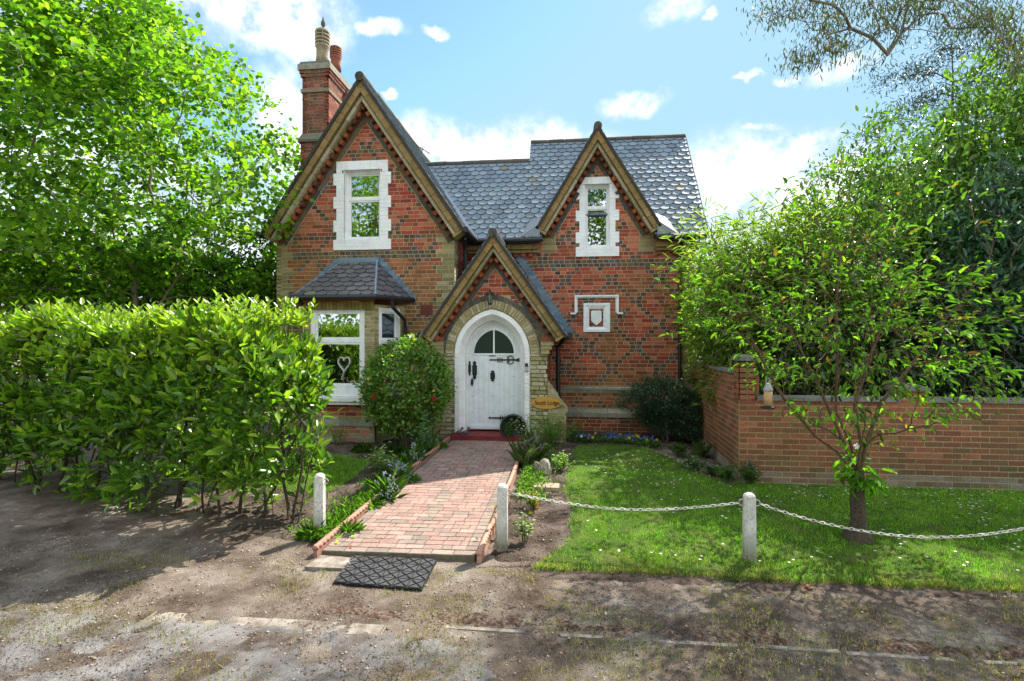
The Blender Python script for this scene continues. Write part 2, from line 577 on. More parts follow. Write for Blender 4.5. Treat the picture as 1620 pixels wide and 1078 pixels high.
# returns of the wing
fr_r = frame((XR, YW + .001), (XR, YM))
brickwork(mb, fr_r, [[(0, 0), (YM - YW, 0), (YM - YW, 4.1), (0, 4.1)]], [], 0, 4.1, 0, YM - YW,
          lambda u, z, k: pick(YEL) if k == 'q' else pick(RED), quoin=lambda i: [(0, .34 if (i // 2) % 2 else .225, 1)])
fr_l = frame((XL, 14.2), (XL, YW))
brickwork(mb, fr_l, [[(0, 0), (14.2 - YW, 0), (14.2 - YW, 4.1), (0, 4.1)]], [], 0, 4.1, 0, 14.2 - YW, col_plain)
mb.build('gable_wall', 'brick', house)

# --- main wall with dormer gable flush above
XE = 2.54
DCX, DZA, DHW, DZF = .61, 6.15, 1.2, 4.17
mb = MB()
def main_quoin(i):
    z = i * COURSE
    q = []
    if z < 3.62: q.append((XE - (.34 if (i // 2) % 2 else .225), XE, -1))
    if 3.68 < z < 4.2:
        q += [(-.5, -.5 + .27, 1), (1.45, 1.72, -1)]
    return q
mband = [zof(1000, 415, YM), zof(1000, 421, YM)]
kD = (DZA - DZF) / DHW
main_out = [[(XR, 0), (XE, 0), (XE, 4.0), (XR, 4.0)],
            [(-.52, 4.0), (1.74, 4.0), (1.74, DZA - 1.13 * kD - .05), (DCX, DZA - .07), (-.52, DZA - 1.13 * kD - .05)]]
brickwork(mb, front(YM), main_out, [grow(W2)], 0, 6.2, XR, XE, col_main, dark=lattice(xof(1008, 500, YM) - .03, .47, 12, 7),
          band=bands_at(mband + [zof(1000, 700, YM), zof(560, 240, YM)]), quoin=main_quoin)
fr_e = frame((XE, YM + .001), (XE, 14.1))
brickwork(mb, fr_e, [[(0, 0), (3.68, 0), (3.68, 3.95), (1.84, 6.5), (0, 3.95)]], [], 0, 6.5, 0, 3.68, col_plain)
fr_b = frame((XE, 14.1), (XL, 14.1))
mb.prism([(0, 0), (XE - XL, 0), (XE - XL, 4.0), (0, 4.0)], fr_b, -.1, 0, (.25, .08, .04))
fr_s = frame((-.86, 14.1), (-.86, 10.4))   # little step gable between the two ridges
mb.prism([(1.45, 5.6), (2.6, 5.6), (2.02, 6.55)], fr_s, -.1, 0, (.28, .08, .04))
mb.build('main_wall', 'brick', house)

# plinth and string course of the main wall
def stone_band(x0, x1, Y, z0, z1, out, splay=.03, step=.55):
    mb = MB(); x = x0
    while x < x1 - .01:
        e = min(x1, x + step * random.uniform(.8, 1.2))
        if x1 - e < .15: e = x1
        c = pick([(.30, .29, .23), (.34, .32, .26), (.26, .26, .20)], .12)
        fr = front(Y)
        a, b = x + .003, e - .003
        mb.add([(a, Y, z0), (b, Y, z0), (b, Y - out, z0), (a, Y - out, z0), (a, Y, z1), (b, Y, z1), (b, Y - out, z1 - splay), (a, Y - out, z1 - splay)],
               [(0, 1, 2, 3), (4, 7, 6, 5), (3, 2, 6, 7), (0, 3, 7, 4), (1, 5, 6, 2)], c)
        x = e
    return mb
xs0 = -.25
stone_band(xs0, XE, YM, .90, .965, .045, .02).build('string_course', 'stone', house)
stone_band(xs0, XE, YM, .84, .895, .025, .0).build('string_course', 'stone', house)
stone_band(xs0, XE, YM, .35, .52, .09, .08).build('plinth', 'stone', house)
mb = MB()
brickwork(mb, front(YM - .07), [[(xs0, 0), (XE, 0), (XE, .35), (xs0, .35)]], [], 0, .35, xs0, XE, col_main)
mb.build('plinth_brickwork', 'brick', house)

# --- gable trims
def gable_trim(cx, za, hw, zf, Yw, s=1.0, dent=.155, weath=.4, name='gable_trim', z_extra=.0):
    mb = MB()
    Hh = za - zf; Ls = math.hypot(hw, Hh)
    fr = front(Yw)
    for sgn in (-1, 1):
        d = np.array([sgn * hw, -Hh]) / Ls; n = np.array([-sgn * Hh, -hw]) / Ls
        apex = np.array([cx, za])
        def strip(a, b, nf, ln, gap, colf, n0=-.02, s_start=-.4, only=None, Lend=Ls):
            q = s_start; k = 0
            while q < Lend:
                e = min(q + ln, Lend)
                if only is None or only(k):
                    P = [apex + d * (q + gap / 2) + n * a, apex + d * (e - gap / 2) + n * a, apex + d * (e - gap / 2) + n * b, apex + d * (q + gap / 2) + n * b]
                    P = [tuple(p) for p in P]
                    P = clip_half(P, -sgn, 0, -sgn * cx)
                    if len(P) > 2:
                        if parea(P) < 0: P = P[::-1]
                        mb.prism(P, fr, n0, nf + random.uniform(-.003, .003), colf())
                q = e; k += 1
        mos = lambda base, w: (lambda: weather(pick([base], .2), random.uniform(0, w)))
        strip(-.02 * s, .035 * s, .31, .9, .004, lambda: (.045, .042, .038))
        strip(.035 * s, .15 * s, .285, .19, .006, mos((.27, .18, .08), .6))
        strip(.15 * s, .165 * s, .24, .8, .0, lambda: (.10, .07, .03))
        strip(.165 * s, .225 * s, .225, .30, .006, lambda: weather(pick([(.50, .46, .33), (.44, .40, .27), (.33, .31, .19)], .1), random.uniform(0, weath)))
        strip(.225 * s, .315 * s, .05, .155, .004, mos((.13, .04, .022), .3))
        # dentil bricks set point-outwards
        q = .06
        while q < Ls - .04:
            P = [apex + d * q + n * .228 * s, apex + d * (q + dent * .52) + n * .228 * s, apex + d * (q + dent * .52) + n * .312 * s, apex + d * q + n * .312 * s]
            P = clip_half([tuple(p) for p in P], -sgn, 0, -sgn * cx)
            if len(P) > 3:
                if parea(P) < 0: P = P[::-1]
                mb.prism(P, fr, 0, .15, pick([(.30, .075, .035), (.17, .05, .03), (.34, .10, .045), (.12, .045, .03)]))
            q += dent
        strip(.315 * s, .40 * s, .022, .235, .012, lambda: pick([(.10, .085, .075), (.13, .12, .10), (.09, .09, .10), (.15, .115, .07)]))
        strip(.312 * s, .412 * s, .008, .5, .0, lambda: (.50, .40, .22))
        # return of the verge foot
        f0 = apex + d * Ls
        c = (.30, .22, .08)
        mb.prism(sorted_ccw([tuple(f0 + n * .0), tuple(f0 + n * .24 * s), tuple(f0 + n * .24 * s + d * .05), tuple(f0 + d * .05)]), fr, -.02, .27, c)
    return mb.build(name, 'brick', house)
def sorted_ccw(P):
    return P if parea(P) > 0 else P[::-1]
gable_trim(WCX, WZA, WHW + .02, WZF, YW)
gable_trim(DCX, DZA, DHW, DZF, YM, s=.88)
PCX, PZA, PHW, PZF = -1.30, 3.80, 1.25, 2.03
gable_trim(PCX, PZA, PHW, PZF, YP, s=.82, weath=.9)

# --- roofs
SLT = [(.15, .21, .255), (.13, .185, .23), (.17, .225, .265), (.145, .185, .22), (.16, .22, .275), (.11, .15, .185)]
SLT2 = [(.085, .085, .10), (.10, .095, .11), (.07, .07, .08), (.115, .11, .12)]
def slates(mb, P0, eu, es, outline, umin, umax, smin, smax, w=.19, ex=.15, pal=SLT, holes=()):
    P0 = np.array(P0, float); eu = np.array(eu, float); es = np.array(es, float)
    en = np.cross(eu, es)
    fr = (P0, eu, es, en)
    bk = [outline]
    for h in holes: bk = minus_rect(bk, h)
    for p in bk: mb.prism(p, fr, -.05, 0, (.012, .012, .014), back=True)
    r = 0; s0 = smin - .02
    while s0 < smax:
        s1 = s0 + ex * 1.22
        u = umin - (w / 2 if r % 2 else 0)
        while u < umax:
            c_ = u + w / 2 + random.uniform(-.004, .004); g = w / 2 - .0045
            dz = random.uniform(-.006, .006)
            b0 = s0 + dz
            P = [(c_ - g, b0 + .062), (c_ - g * .78, b0 + .028), (c_ - g * .42, b0 + .006), (c_, b0), (c_ + g * .42, b0 + .006), (c_ + g * .78, b0 + .028), (c_ + g, b0 + .062), (c_ + g, s1), (c_ - g, s1)]
            P = clip_poly(P, outline)
            pl = [P] if len(P) > 2 else []
            for h in holes: pl = minus_rect(pl, h)
            col = pick(pal, .14)
            if random.random() < .02: col = (.16, .15, .10)
            lift = .021 + random.uniform(-.003, .006)
            sk = random.uniform(-.012, .012)
            for p in pl:
                if abs(parea(p)) < 4e-4: continue
                if parea(p) < 0: p = p[::-1]
                k = len(p)
                top = [P0 + eu * q[0] + es * q[1] + en * (.003 + lift * max(0, (s1 - q[1]) / (s1 - s0)) + sk * (q[0] - c_)) for q in p]
                bot = [P0 + eu * q[0] + es * q[1] + en * (-.002) for q in p]
                mb.add(bot + top, [tuple(range(k, 2 * k))] + [(i, (i + 1) % k, k + (i + 1) % k, k + i) for i in range(k)], col)
            u += w
        s0 += ex; r += 1
def unit(v): v = np.array(v, float); return v / np.linalg.norm(v)
# main roof
EZ, EY, RZ, RY = 3.97, 10.16, 6.65, 12.1
ms_ = unit((0, RY - EY, RZ - EZ)); Lm = math.hypot(RY - EY, RZ - EZ)
XV = 2.72
lowfrac = (6.07 - EZ) / (RZ - EZ)
mb = MB()
ol1 = [(0, 0), (-.86 + 3.9, 0), (-.86 + 3.9, Lm * lowfrac), (0, Lm * lowfrac)]
ol2 = [(-.86 + 3.9, 0), (XV + 3.9, 0), (XV + 3.9, Lm), (-.86 + 3.9, Lm)]
hole = (-.50 + 3.9, 1.72 + 3.9, -.1, .62)
full = [(0, 0), (XV + 3.9, 0), (XV + 3.9, Lm), (0, Lm)]
slates(mb, (-3.9, EY, EZ), (1, 0, 0), ms_, full, 0, XV + 3.9, 0, Lm, holes=[hole, (-1, -.86 + 3.9, Lm * lowfrac, Lm + 1)])
bs_ = unit((0, -(RY - EY), RZ - EZ))
frb = (V3(XV, 2 * RY - EY, EZ), V3(-1, 0, 0), bs_, np.cross(V3(-1, 0, 0), bs_))
mb.prism([(0, 0), (XV + .86, 0), (XV + .86, Lm), (0, Lm)], frb, -.05, 0, SLT[0], back=True)
yl = EY + (RY - EY) * lowfrac
frb2 = (V3(-.86, yl + (6.07 - EZ) * (RY - EY) / (RZ - EZ), EZ), V3(-1, 0, 0), bs_, np.cross(V3(-1, 0, 0), bs_))
mb.prism([(0, 0), (3.0, 0), (3.0, Lm * lowfrac), (0, Lm * lowfrac)], frb2, -.05, 0, SLT[0], back=True)
main_roof = mb.build('main_roof', 'slate', house)
def ridge(p0, p1, parent, r=.075, col=(.085, .08, .075)):
    mb = MB(); p0 = np.array(p0); p1 = np.array(p1); Ld = np.linalg.norm(p1 - p0); n = max(1, int(Ld / .38))
    for i in range(n):
        a = p0 + (p1 - p0) * i / n; b = p0 + (p1 - p0) * (i + 1) / n
        w_ = random.uniform(-.006, .006)
        mb.tube([a + (b - a) * .01 + V3(0, 0, w_ - .03), a + (b - a) * .99 + V3(0, 0, -.03 - w_)], r * random.uniform(.94, 1.05), pick([col], .3), 10)
    return mb.build('ridge_tiles', 'stone', parent)
ridge((-.86, RY, RZ), (XV, RY, RZ), main_roof)
ridge((-3.6, yl, 6.07), (-.86, yl, 6.07), main_roof)
# dark mortar edge of the right verge
mb = MB()
fr = frame((XV, EY), (XV, RY))
mb.prism([(0, EZ - .05), (RY - EY, RZ - .05), (RY - EY, RZ + .02), (0, EZ + .02)], (V3(XV, EY, 0), V3(0, 1, 0), V3(0, 0, 1), V3(1, 0, 0)), -.0, .02, (.06, .06, .06), back=True)
mb.build('verge_edge', 'stone', main_roof)

def gable_roof(cx, za, hw, zf, y0, y1, name, ext=.05, pal=SLT, left=True):
    mb = MB(); Hh = za - zf; Ls = math.hypot(hw, Hh)
    Hh2 = Hh * (1 + ext / hw); hw2 = hw + ext; L2_ = math.hypot(hw2, Hh2)
    es = unit((-hw, 0, Hh)); rect = [(0, 0), (y1 - y0, 0), (y1 - y0, L2_), (0, L2_)]
    slates(mb, (cx + hw2, y0, za - Hh2 + .03), (0, 1, 0), es, rect, 0, y1 - y0, 0, L2_, pal=pal)
    es = unit((hw, 0, Hh))
    slates(mb, (cx - hw2, y1, za - Hh2 + .03), (0, -1, 0), es, rect, 0, y1 - y0, 0, L2_, pal=pal)
    ob = mb.build(name, 'slate', house)
    ridge((cx, y0 - .035, za + .035), (cx, y1, za + .035), ob, r=.085, col=(.07, .065, .06))
    return ob
wing_roof = gable_roof(WCX, WZA, WHW, WZF, YW - .30, 14.25, 'wing_roof')
gable_roof(DCX, DZA, DHW, DZF, YM - .28, 11.75, 'dormer_roof', ext=.03)
porch_roof = gable_roof(PCX, PZA, PHW, PZF, YP - .28, YM - .01, 'porch_roof', ext=.06)

# lead valley gutters, soakers and aprons
mb = MB()
mb.add([(-1.93, 10.12, 3.98), (-1.80, 10.12, 3.98), (-3.30, 11.72, 6.14), (-3.42, 11.72, 6.14)], [(0, 1, 2, 3)], (.22, .27, .33))
mb.build('lead_valley', 'lead', house); mb = MB()
for s_ in (-1, 1):
    xx = DCX + s_ * (DHW - .03)
    pts = [(xx, YM - .25, 4.22), (xx + s_ * .32, 10.17, 4.0), (xx + s_ * .03, 10.17, 3.985), (xx, 10.17, 4.0)]
    mb.add([(xx - s_ * .02, 10.14, 4.26), (xx + s_ * .36, 10.14, 4.0), (xx + s_ * .20, 10.42, 4.37), (xx - s_ * .02, 10.36, 4.45), (xx - s_ * .02, 10.14, 3.98)],
           [(0, 4, 1), (0, 1, 2, 3)] if s_ > 0 else [(1, 4, 0), (3, 2, 1, 0)], (.22, .25, .28))
    mb.build('lead_flashing', 'lead', house); mb = MB()
def stepped(line_a, line_b, Y, side, w=.13, name='stepped_flashing'):
    """sawtooth lead on a wall from foot a to top b"""
    mb = MB(); (xa, za), (xb, zb) = line_a, line_b
    n = int((zb - za) / COURSE); fr = front(Y)
    for i in range(n):
        t0, t1 = i / n, (i + 1) / n
        p0 = (xa + (xb - xa) * t0, za + (zb - za) * t0); p1 = (xa + (xb - xa) * t1, za + (zb - za) * t1)
        P = [(p0[0] - side * .06, p0[1]), (p0[0] + side * .045, p0[1] - .01), (p1[0] + side * w, p1[1] - .004), (p1[0] - side * .06, p1[1])]
        mb.prism(sorted_ccw(P), fr, .004, .014 + .004 * (i % 2), pick([(.13, .20, .27), (.11, .17, .23), (.15, .22, .28)], .1))
    mb.build(name, 'lead', house)
stepped((PCX + PHW + .10, PZF), (PCX + .10, PZA + .12), YM, 1, .17)
stepped((-2.62, 2.02), (-2.30, 2.45), YW, -1)

# --- eaves of the main roof: cornice, dentils, gutters
def eaves(x0, x1):
    mb = MB()
    x = x0
    while x < x1:
        e = min(x + .225, x1)
        mb.box(x + .003, e - .003, YM - .17, YM, 3.76, 3.86, weather(pick([(.25, .16, .06)], .2), random.uniform(0, .7)))
        mb.box(x + .003, e - .003, YM - .11, YM, 3.70, 3.755, weather(pick([(.30, .24, .12)], .2), random.uniform(0, .7)))
        x = e
    x = x0 + .03
    while x < x1 - .08:
        mb.box(x, x + .085, YM - .075, YM, 3.62, 3.697, pick([(.30, .07, .03), (.22, .06, .03)]))
        x += .155
    mb.build('eaves_cornice', 'brick', house)
    mb = MB()
    mb.tube([(x0 - .02, EY - .03, 3.925), (x1 + .08, EY - .03, 3.925)], .052, (.012, .012, .014), 10)
    mb.box(x0, x1, EY - .01, EY + .015, 3.86, 3.97, (.012, .012, .014))
    g = mb.build('gutter', 'iron', house)
eaves(-2.05, -.56)
eaves(1.76, XE + .06)
IR = (.012, .012, .014)
def pipe(pts, r=.034, cl=None, name='downpipe'):
    mb = MB(); mb.tube(pts, r, IR, 10)
    for z in cl or []:
        x, y = pts[-1][0], pts[-1][1]
        mb.tube([(x, y, z - .03), (x, y, z + .03)], r * 1.35, IR, 10); mb.box(x - .07, x + .07, y + .01, y + .045, z - .012, z + .012, IR)
    mb.build(name, 'iron', house)
xp = xof(1075, 500, YM - .07)
pipe([(xp, EY - .03, 3.9), (xp, EY - .03, 3.84), (xp, YM - .07, 3.66), (xp, YM - .07, .05)], cl=[3.4, 2.9, 1.75, 1.0])
xp = XR + .14
pipe([(WCX + WHW + .02, YW + .05, 3.93), (WCX + WHW - .01, YW + .08, 3.84), (xp, YW + .30, 3.72), (xp, YW + .34, 3.60), (xp, YW + .34, 2.2)], cl=[3.3, 2.75])
xp = -.17
pipe([(-.02, YP + .5, 2.0), (-.08, YP + .55, 1.9), (xp, YP + .7, 1.78), (xp, YP + .7, .1)], r=.045, cl=[1.5, .8])
# gutters of the wing and the porch
mb = MB()
mb.tube([(WCX + WHW + .08, YW - .32, 3.93), (WCX + WHW + .08, YM + .1, 3.93)], .055, IR, 10)
mb.build('gutter', 'iron', wing_roof); mb = MB()
mb.tube([(WCX - WHW - .08, YW - .32, 3.93), (WCX - WHW - .08, 14.2, 3.93)], .055, IR, 10)
mb.build('gutter', 'iron', wing_roof)
mb = MB()
mb.tube([(PCX + PHW + .10, YP - .2, 1.99), (PCX + PHW + .10, YM, 1.99)], .055, IR, 10)
mb.box(PCX + PHW - .15, PCX + PHW + .07, YP + .02, YM, 1.93, 1.97, (.02, .02, .02))
mb.build('gutter', 'iron', porch_roof); mb = MB()
mb.tube([(PCX - PHW - .10, YP - .26, 1.99), (PCX - PHW - .10, YW, 1.99)], .055, IR, 10)
mb.box(PCX - PHW - .07, PCX - PHW + .15, YP + .02, YW, 1.93, 1.97, (.02, .02, .02))
mb.build('gutter', 'iron', porch_roof)

# --- chimney
CYF = 11.2
cx0, cx1, cyb = xof(478.5, 150, CYF), xof(519.5, 150, CYF), 12.45
zt = lambda y: zof(498, y, CYF)
mb = MB()
def stack(x0, x1, y0, y1, z0, z1, pal=RED, dk=.35):
    cf = lambda u, z, k: lerp3(pick(pal), (.12, .07, .05), random.uniform(.2, .9))
    for fr, ln in ((frame((x0, y0), (x1, y0)), x1 - x0), (frame((x1, y0), (x1, y1)), y1 - y0), (frame((x1, y1), (x0, y1)), x1 - x0), (frame((x0, y1), (x0, y0)), y1 - y0)):
        brickwork(mb, fr, [[(0, z0), (ln, z0), (ln, z1), (0, z1)]], [], z0, z1, 0, ln, cf, mortar=(.38, .33, .24))
zs = zt(212)
stack(cx0 - .03, cx1 + .03, CYF - .03, cyb + .03, 0, zt(226))
stack(cx0, cx1, CYF, cyb, zt(226), zt(122))
stack(cx0 - .03, cx1 + .03, CYF - .03, cyb + .03, zt(122), zt(117))
stack(cx0 - .05, cx1 + .05, CYF - .05, cyb + .05, zt(117), zt(112))
chim = mb.build('chimney', 'brick', house)
mb = MB()
def cap_block(mb, x0, x1, y0, y1, z0, z1, ins, col, dz=0):
    mb.add([(x0, y0, z0), (x1, y0, z0), (x1, y1, z0), (x0, y1, z0), (x0 + ins, y0 + ins, z1), (x1 - ins, y0 + ins, z1), (x1 - ins, y1 - ins, z1), (x0 + ins, y1 - ins, z1)],
           [(0, 3, 2, 1), (4, 5, 6, 7), (0, 1, 5, 4), (1, 2, 6, 5), (2, 3, 7, 6), (3, 0, 4, 7)], col)
cap_block(mb, cx0 - .08, cx1 + .08, CYF - .08, cyb + .08, zt(226), zt(222), -.0, (.15, .13, .10))
cap_block(mb, cx0 - .08, cx1 + .08, CYF - .08, cyb + .08, zt(222), zt(211), .075, (.20, .19, .16))
mb.build('weathering', 'stone', chim); mb = MB()
cap_block(mb, cx0 - .03, cx1 + .03, CYF - .03, cyb + .03, zt(146.5), zt(141), .0, (.26, .20, .15))
mb.build('weathering', 'stone', chim); mb = MB()
cap_block(mb, cx0 - .08, cx1 + .08, CYF - .08, cyb + .08, zt(112), zt(103), .0, (.30, .28, .24))
cap_block(mb, cx0 - .06, cx1 + .06, CYF - .06, cyb + .06, zt(103), zt(98), .03, (.13, .12, .10))
mb.build('chimney_cap', 'stone', chim)
mb = MB()   # iron strap and flue side
mb.box(cx1, cx1 + .10, 12.0, 12.12, zt(150), zt(120), (.20, .06, .04)); mb.tube([(cx1 + .05, 12.06, zt(122)), (cx1 + .05, 12.06, zt(108))], .02, (.03, .02, .02), 6)
mb.build('chimney_bracket', 'brick', chim)
def pot(px, py0, py1, Y, col, rpx, finial=False):
    x, z0 = at(px, py0, Y); z1 = zof(px, py1, Y); r = rpx * Y / 800
    h = z1 - z0
    mb = MB()
    mb.lathe(x, Y, [(r * .92, z0 - .1), (r * .80, z0 + h * .1), (r * .78, z0 + h * .36), (r * .95, z0 + h * .42), (r * .95, z0 + h * .47), (r * .6, z0 + h * .5)], col)
    for k in range(4):
        zz = z0 + h * (.50 + k * .115)
        mb.lathe(x, Y, [(r * .55, zz), (r * .98, zz + h * .02), (r * .96, zz + h * .065), (r * .5, zz + h * .085)], col)
    mb.lathe(x, Y, [(r * .5, z0 + h * .45), (r * .5, z0 + h * .96)], lerp3(col, (.02, .02, .02), .8))
    mb.lathe(x, Y, [(r * .9, z0 + h * .93), (r * .65, z0 + h * .98), (r * .2, z1)], col)
    for k in range(6):
        a = k * math.pi / 3
        mb.box(x + r * .85 * math.cos(a) - .012, x + r * .85 * math.cos(a) + .012, Y + r * .85 * math.sin(a) - .012, Y + r * .85 * math.sin(a) + .012, z0 + h * .48, z0 + h * .94, col)
    p = mb.build('chimney_pot', 'stone', chim, True)
    if finial:
        mb = MB()
        mb.lathe(x + .02, Y, [(.018, z1 - .03), (.02, z1 + .04), (.055, z1 + .11), (.05, z1 + .17), (.02, z1 + .24), (.014, z1 + .30)], (.10, .10, .09), 8)
        mb.build('cowl_finial', 'stone', chim, True)
pot(510, 96, 47, 11.5, (.33, .27, .18), 12, True)
pot(531, 106, 74, 12.15, (.30, .11, .07), 9.8)

# --- windows
def surround(fr, u0, u1, z0, z1, parent, w0=.10, wt=.075, top=.12, sill_h=.22):
    """painted brick dressings toothed into the wall"""
    mb = MB(); WH = (.80, .83, .84)
    wh = lambda: tuple(x * random.uniform(.965, 1.02) for x in WH)
    zt_, zb_ = z1 + top, z0
    n = max(1, int(round((zt_ - zb_) / COURSE))); c = (zt_ - zb_) / n
    for i in range(n):
        za = zb_ + i * c
        ww = w0 + (wt if ((n - 1 - i) // 3) % 2 == 1 else 0)
        if za + c > z1 + .01: continue
        mb.prism([(u0 - ww, za + .0015), (u0, za + .0015), (u0, za + c - .0015), (u0 - ww, za + c - .0015)], fr, 0, .022 + random.uniform(-.001, .001), wh())
        mb.prism([(u1, za + .0015), (u1 + ww, za + .0015), (u1 + ww, za + c - .0015), (u1, za + c - .0015)], fr, 0, .022 + random.uniform(-.001, .001), wh())
    k = 9; a0 = u0 - w0; a1 = u1 + w0
    zl = zb_ + int((z1 - zb_) / c + .01) * c
    for j in range(k):
        a = a0 + (a1 - a0) * j / k; b = a0 + (a1 - a0) * (j + 1) / k
        lo = z1 if (b > u0 and a < u1) else zl
        mb.prism([(a + .001, lo), (b - .001, lo), (b - .001, zt_), (a + .001, zt_)], fr, 0, .024 + random.uniform(-.001, .001), wh())
    aw = w0 + wt
    for i in range(3):
        za = z0 - sill_h + i * sill_h / 3
        for j in range(5):
            a = u0 - aw + (u1 - u0 + 2 * aw) * j / 5; b = u0 - aw + (u1 - u0 + 2 * aw) * (j + 1) / 5
            mb.prism([(a + .0006, za + .001), (b - .0006, za + .001), (b - .0006, za + sill_h / 3 - .001), (a + .0006, za + sill_h / 3 - .001)], fr, 0, .03 + random.uniform(-.001, .001), wh())
    # reveals
    for (a, b, lo, hi) in ((u0 - .012, u0, z0, z1), (u1, u1 + .012, z0, z1)):
        mb.prism([(a, lo), (b, lo), (b, hi), (a, hi)], fr, -.2, .018, wh())
    mb.prism([(u0, z1), (u1, z1), (u1, z1 + .012), (u0, z1 + .012)], fr, -.2, .018, wh())
    mb.prism([(u0, z0 - .012), (u1, z0 - .012), (u1, z0), (u0, z0)], fr, -.2, .018, wh())
    mb.build('surround', 'white_paint', parent)
def window(fr, u0, u1, z0, z1, rec=.12, fw=.055, transom=None, tw=.045, sash=.03, curtain=None, cas='both'):
    WH = (.82, .84, .85)
    mb = MB()
    def bar(a, b, lo, hi, n0, n1): mb.prism([(a, lo), (b, lo), (b, hi), (a, hi)], fr, n0, n1, WH)
    bar(u0, u0 + fw, z0, z1, -rec - .07, -rec); bar(u1 - fw, u1, z0, z1, -rec - .07, -rec)
    bar(u0 + fw, u1 - fw, z1 - fw, z1, -rec - .07, -rec); bar(u0 + fw, u1 - fw, z0, z0 + fw, -rec - .07, -rec + .02)
    tz = z0 + (z1 - z0) * transom if transom else None
    i0, i1, j0, j1 = u0 + fw, u1 - fw, z0 + fw, z1 - fw
    cells = []
    if tz:
        bar(i0, i1, tz - tw / 2, tz + tw / 2, -rec - .06, -rec - .008)
        cells = [(j0, tz - tw / 2), (tz + tw / 2, j1)]
    else: cells = [(j0, j1)]
    for (lo, hi) in cells:
        bar(i0 + .001, i0 + sash, lo + .001, hi - .001, -rec - .055, -rec - .022); bar(i1 - sash, i1 - .001, lo + .001, hi - .001, -rec - .055, -rec - .022)
        bar(i0 + sash, i1 - sash, lo + .001, lo + sash, -rec - .055, -rec - .022); bar(i0 + sash, i1 - sash, hi - sash, hi - .001, -rec - .055, -rec - .022)
    w = mb.build('window', 'white_paint', house)
    for (lo, hi) in cells:
        mb = MB()
        mb.prism([(i0 + sash, lo + sash), (i1 - sash, lo + sash), (i1 - sash, hi - sash), (i0 + sash, hi - sash)], fr, -rec - .045, -rec - .039, (.1, .1, .1))
        mb.build('pane', 'glass', w)
    mb = MB()   # shallow box behind; the room's dimness is put into its dark colour
    DK = (.035, .032, .028)
    o, eu, ew, en = fr
    d = .9
    A = [o + eu * p[0] + ew * p[1] + en * (-rec - .075) for p in ((u0, z0), (u1, z0), (u1, z1), (u0, z1))]
    B = [o + eu * p[0] + ew * p[1] + en * (-rec - d) for p in ((u0, z0), (u1, z0), (u1, z1), (u0, z1))]
    mb.add(A + B, [(4, 5, 6, 7), (0, 1, 5, 4), (1, 2, 6, 5), (2, 3, 7, 6), (3, 0, 4, 7)], DK)
    mb.build('room_recess', 'generic', w)
    if curtain:
        mb = MB()
        a0, a1, cc_, = curtain
        n = 40; V = []
        for k in range(n + 1):
            u = u0 + fw + (u1 - u0 - 2 * fw) * (a0 + (a1 - a0) * k / n)
            off = -rec - .11 + .018 * math.sin(k * 1.9) + .008 * math.sin(k * .7)
            V.append(o + eu * u + ew * (z0 + .02) + en * off); V.append(o + eu * u + ew * (z1 - .02) + en * off)
        mb.add(V, [(2 * k, 2 * k + 2, 2 * k + 3, 2 * k + 1) for k in range(n)], cc_)
        mb.build('curtain', 'generic', w)
    return w
w1 = window(front(YW), *W1, rec=.10, fw=.05, transom=.60, curtain=(.0, .12, (.35, .36, .36)))
surround(front(YW), *W1, w1, w0=.155, wt=.06, top=.17, sill_h=.20)
w2 = window(front(YM), *W2, rec=.10, fw=.035, transom=.64, sash=.022)
surround(front(YM), *W2, w2, w0=.12, wt=.075, top=.14, sill_h=.20)

# --- bay window
bx0, bx1, bd = -4.78, -3.46, .38
XW3 = (W3[0], W3[1], W3[2], W3[3])
mb = MB()
def col_bay(u, z, kd):
    if z > 2.50 : return weather((.26, .10, .03), .3)
    if .52 < z < .9 and bx0 + .3 < u < bx1 - .22: return pick(RED)
    return weather(pick(YEL), random.uniform(.1, .6))
brickwork(mb, front(YB), [[(bx0, 0), (bx1, 0), (bx1, 2.55), (bx0, 2.55)]], [(W3[0], W3[1], W3[2] - .18, W3[3])], 0, 2.55, bx0, bx1, col_bay)
frL = frame((bx0 - bd, YW), (bx0, YB)); frR = frame((bx1, YB), (bx1 + bd, YW)); LB = math.hypot(bd, YW - YB)
cz0, cz1 = W3[2], W3[3]
chole = (.10, LB - .10, cz0, cz1)
for f_ in (frL, frR):
    brickwork(mb, f_, [[(0, 0), (LB, 0), (LB, 2.55), (0, 2.55)]], [chole], 0, 2.55, 0, LB, lambda u, z, k: weather(pick(YEL), random.uniform(.1, .6)))
for xq in (bx0, bx1):   # cut-brick soldier course
    pass
x = bx0
while x < bx1 - .02:
    mb.prism([(x + .004, 2.46), (x + .066, 2.46), (x + .066, 2.60), (x + .004, 2.60)], front(YB), 0, .035, weather(pick([(.24, .19, .06)], .3), random.uniform(0, .5)))
    x += .07
mb.box(bx0 - .02, bx1 + .02, YB - .06, YB, 2.605, 2.66, (.36, .11, .03))
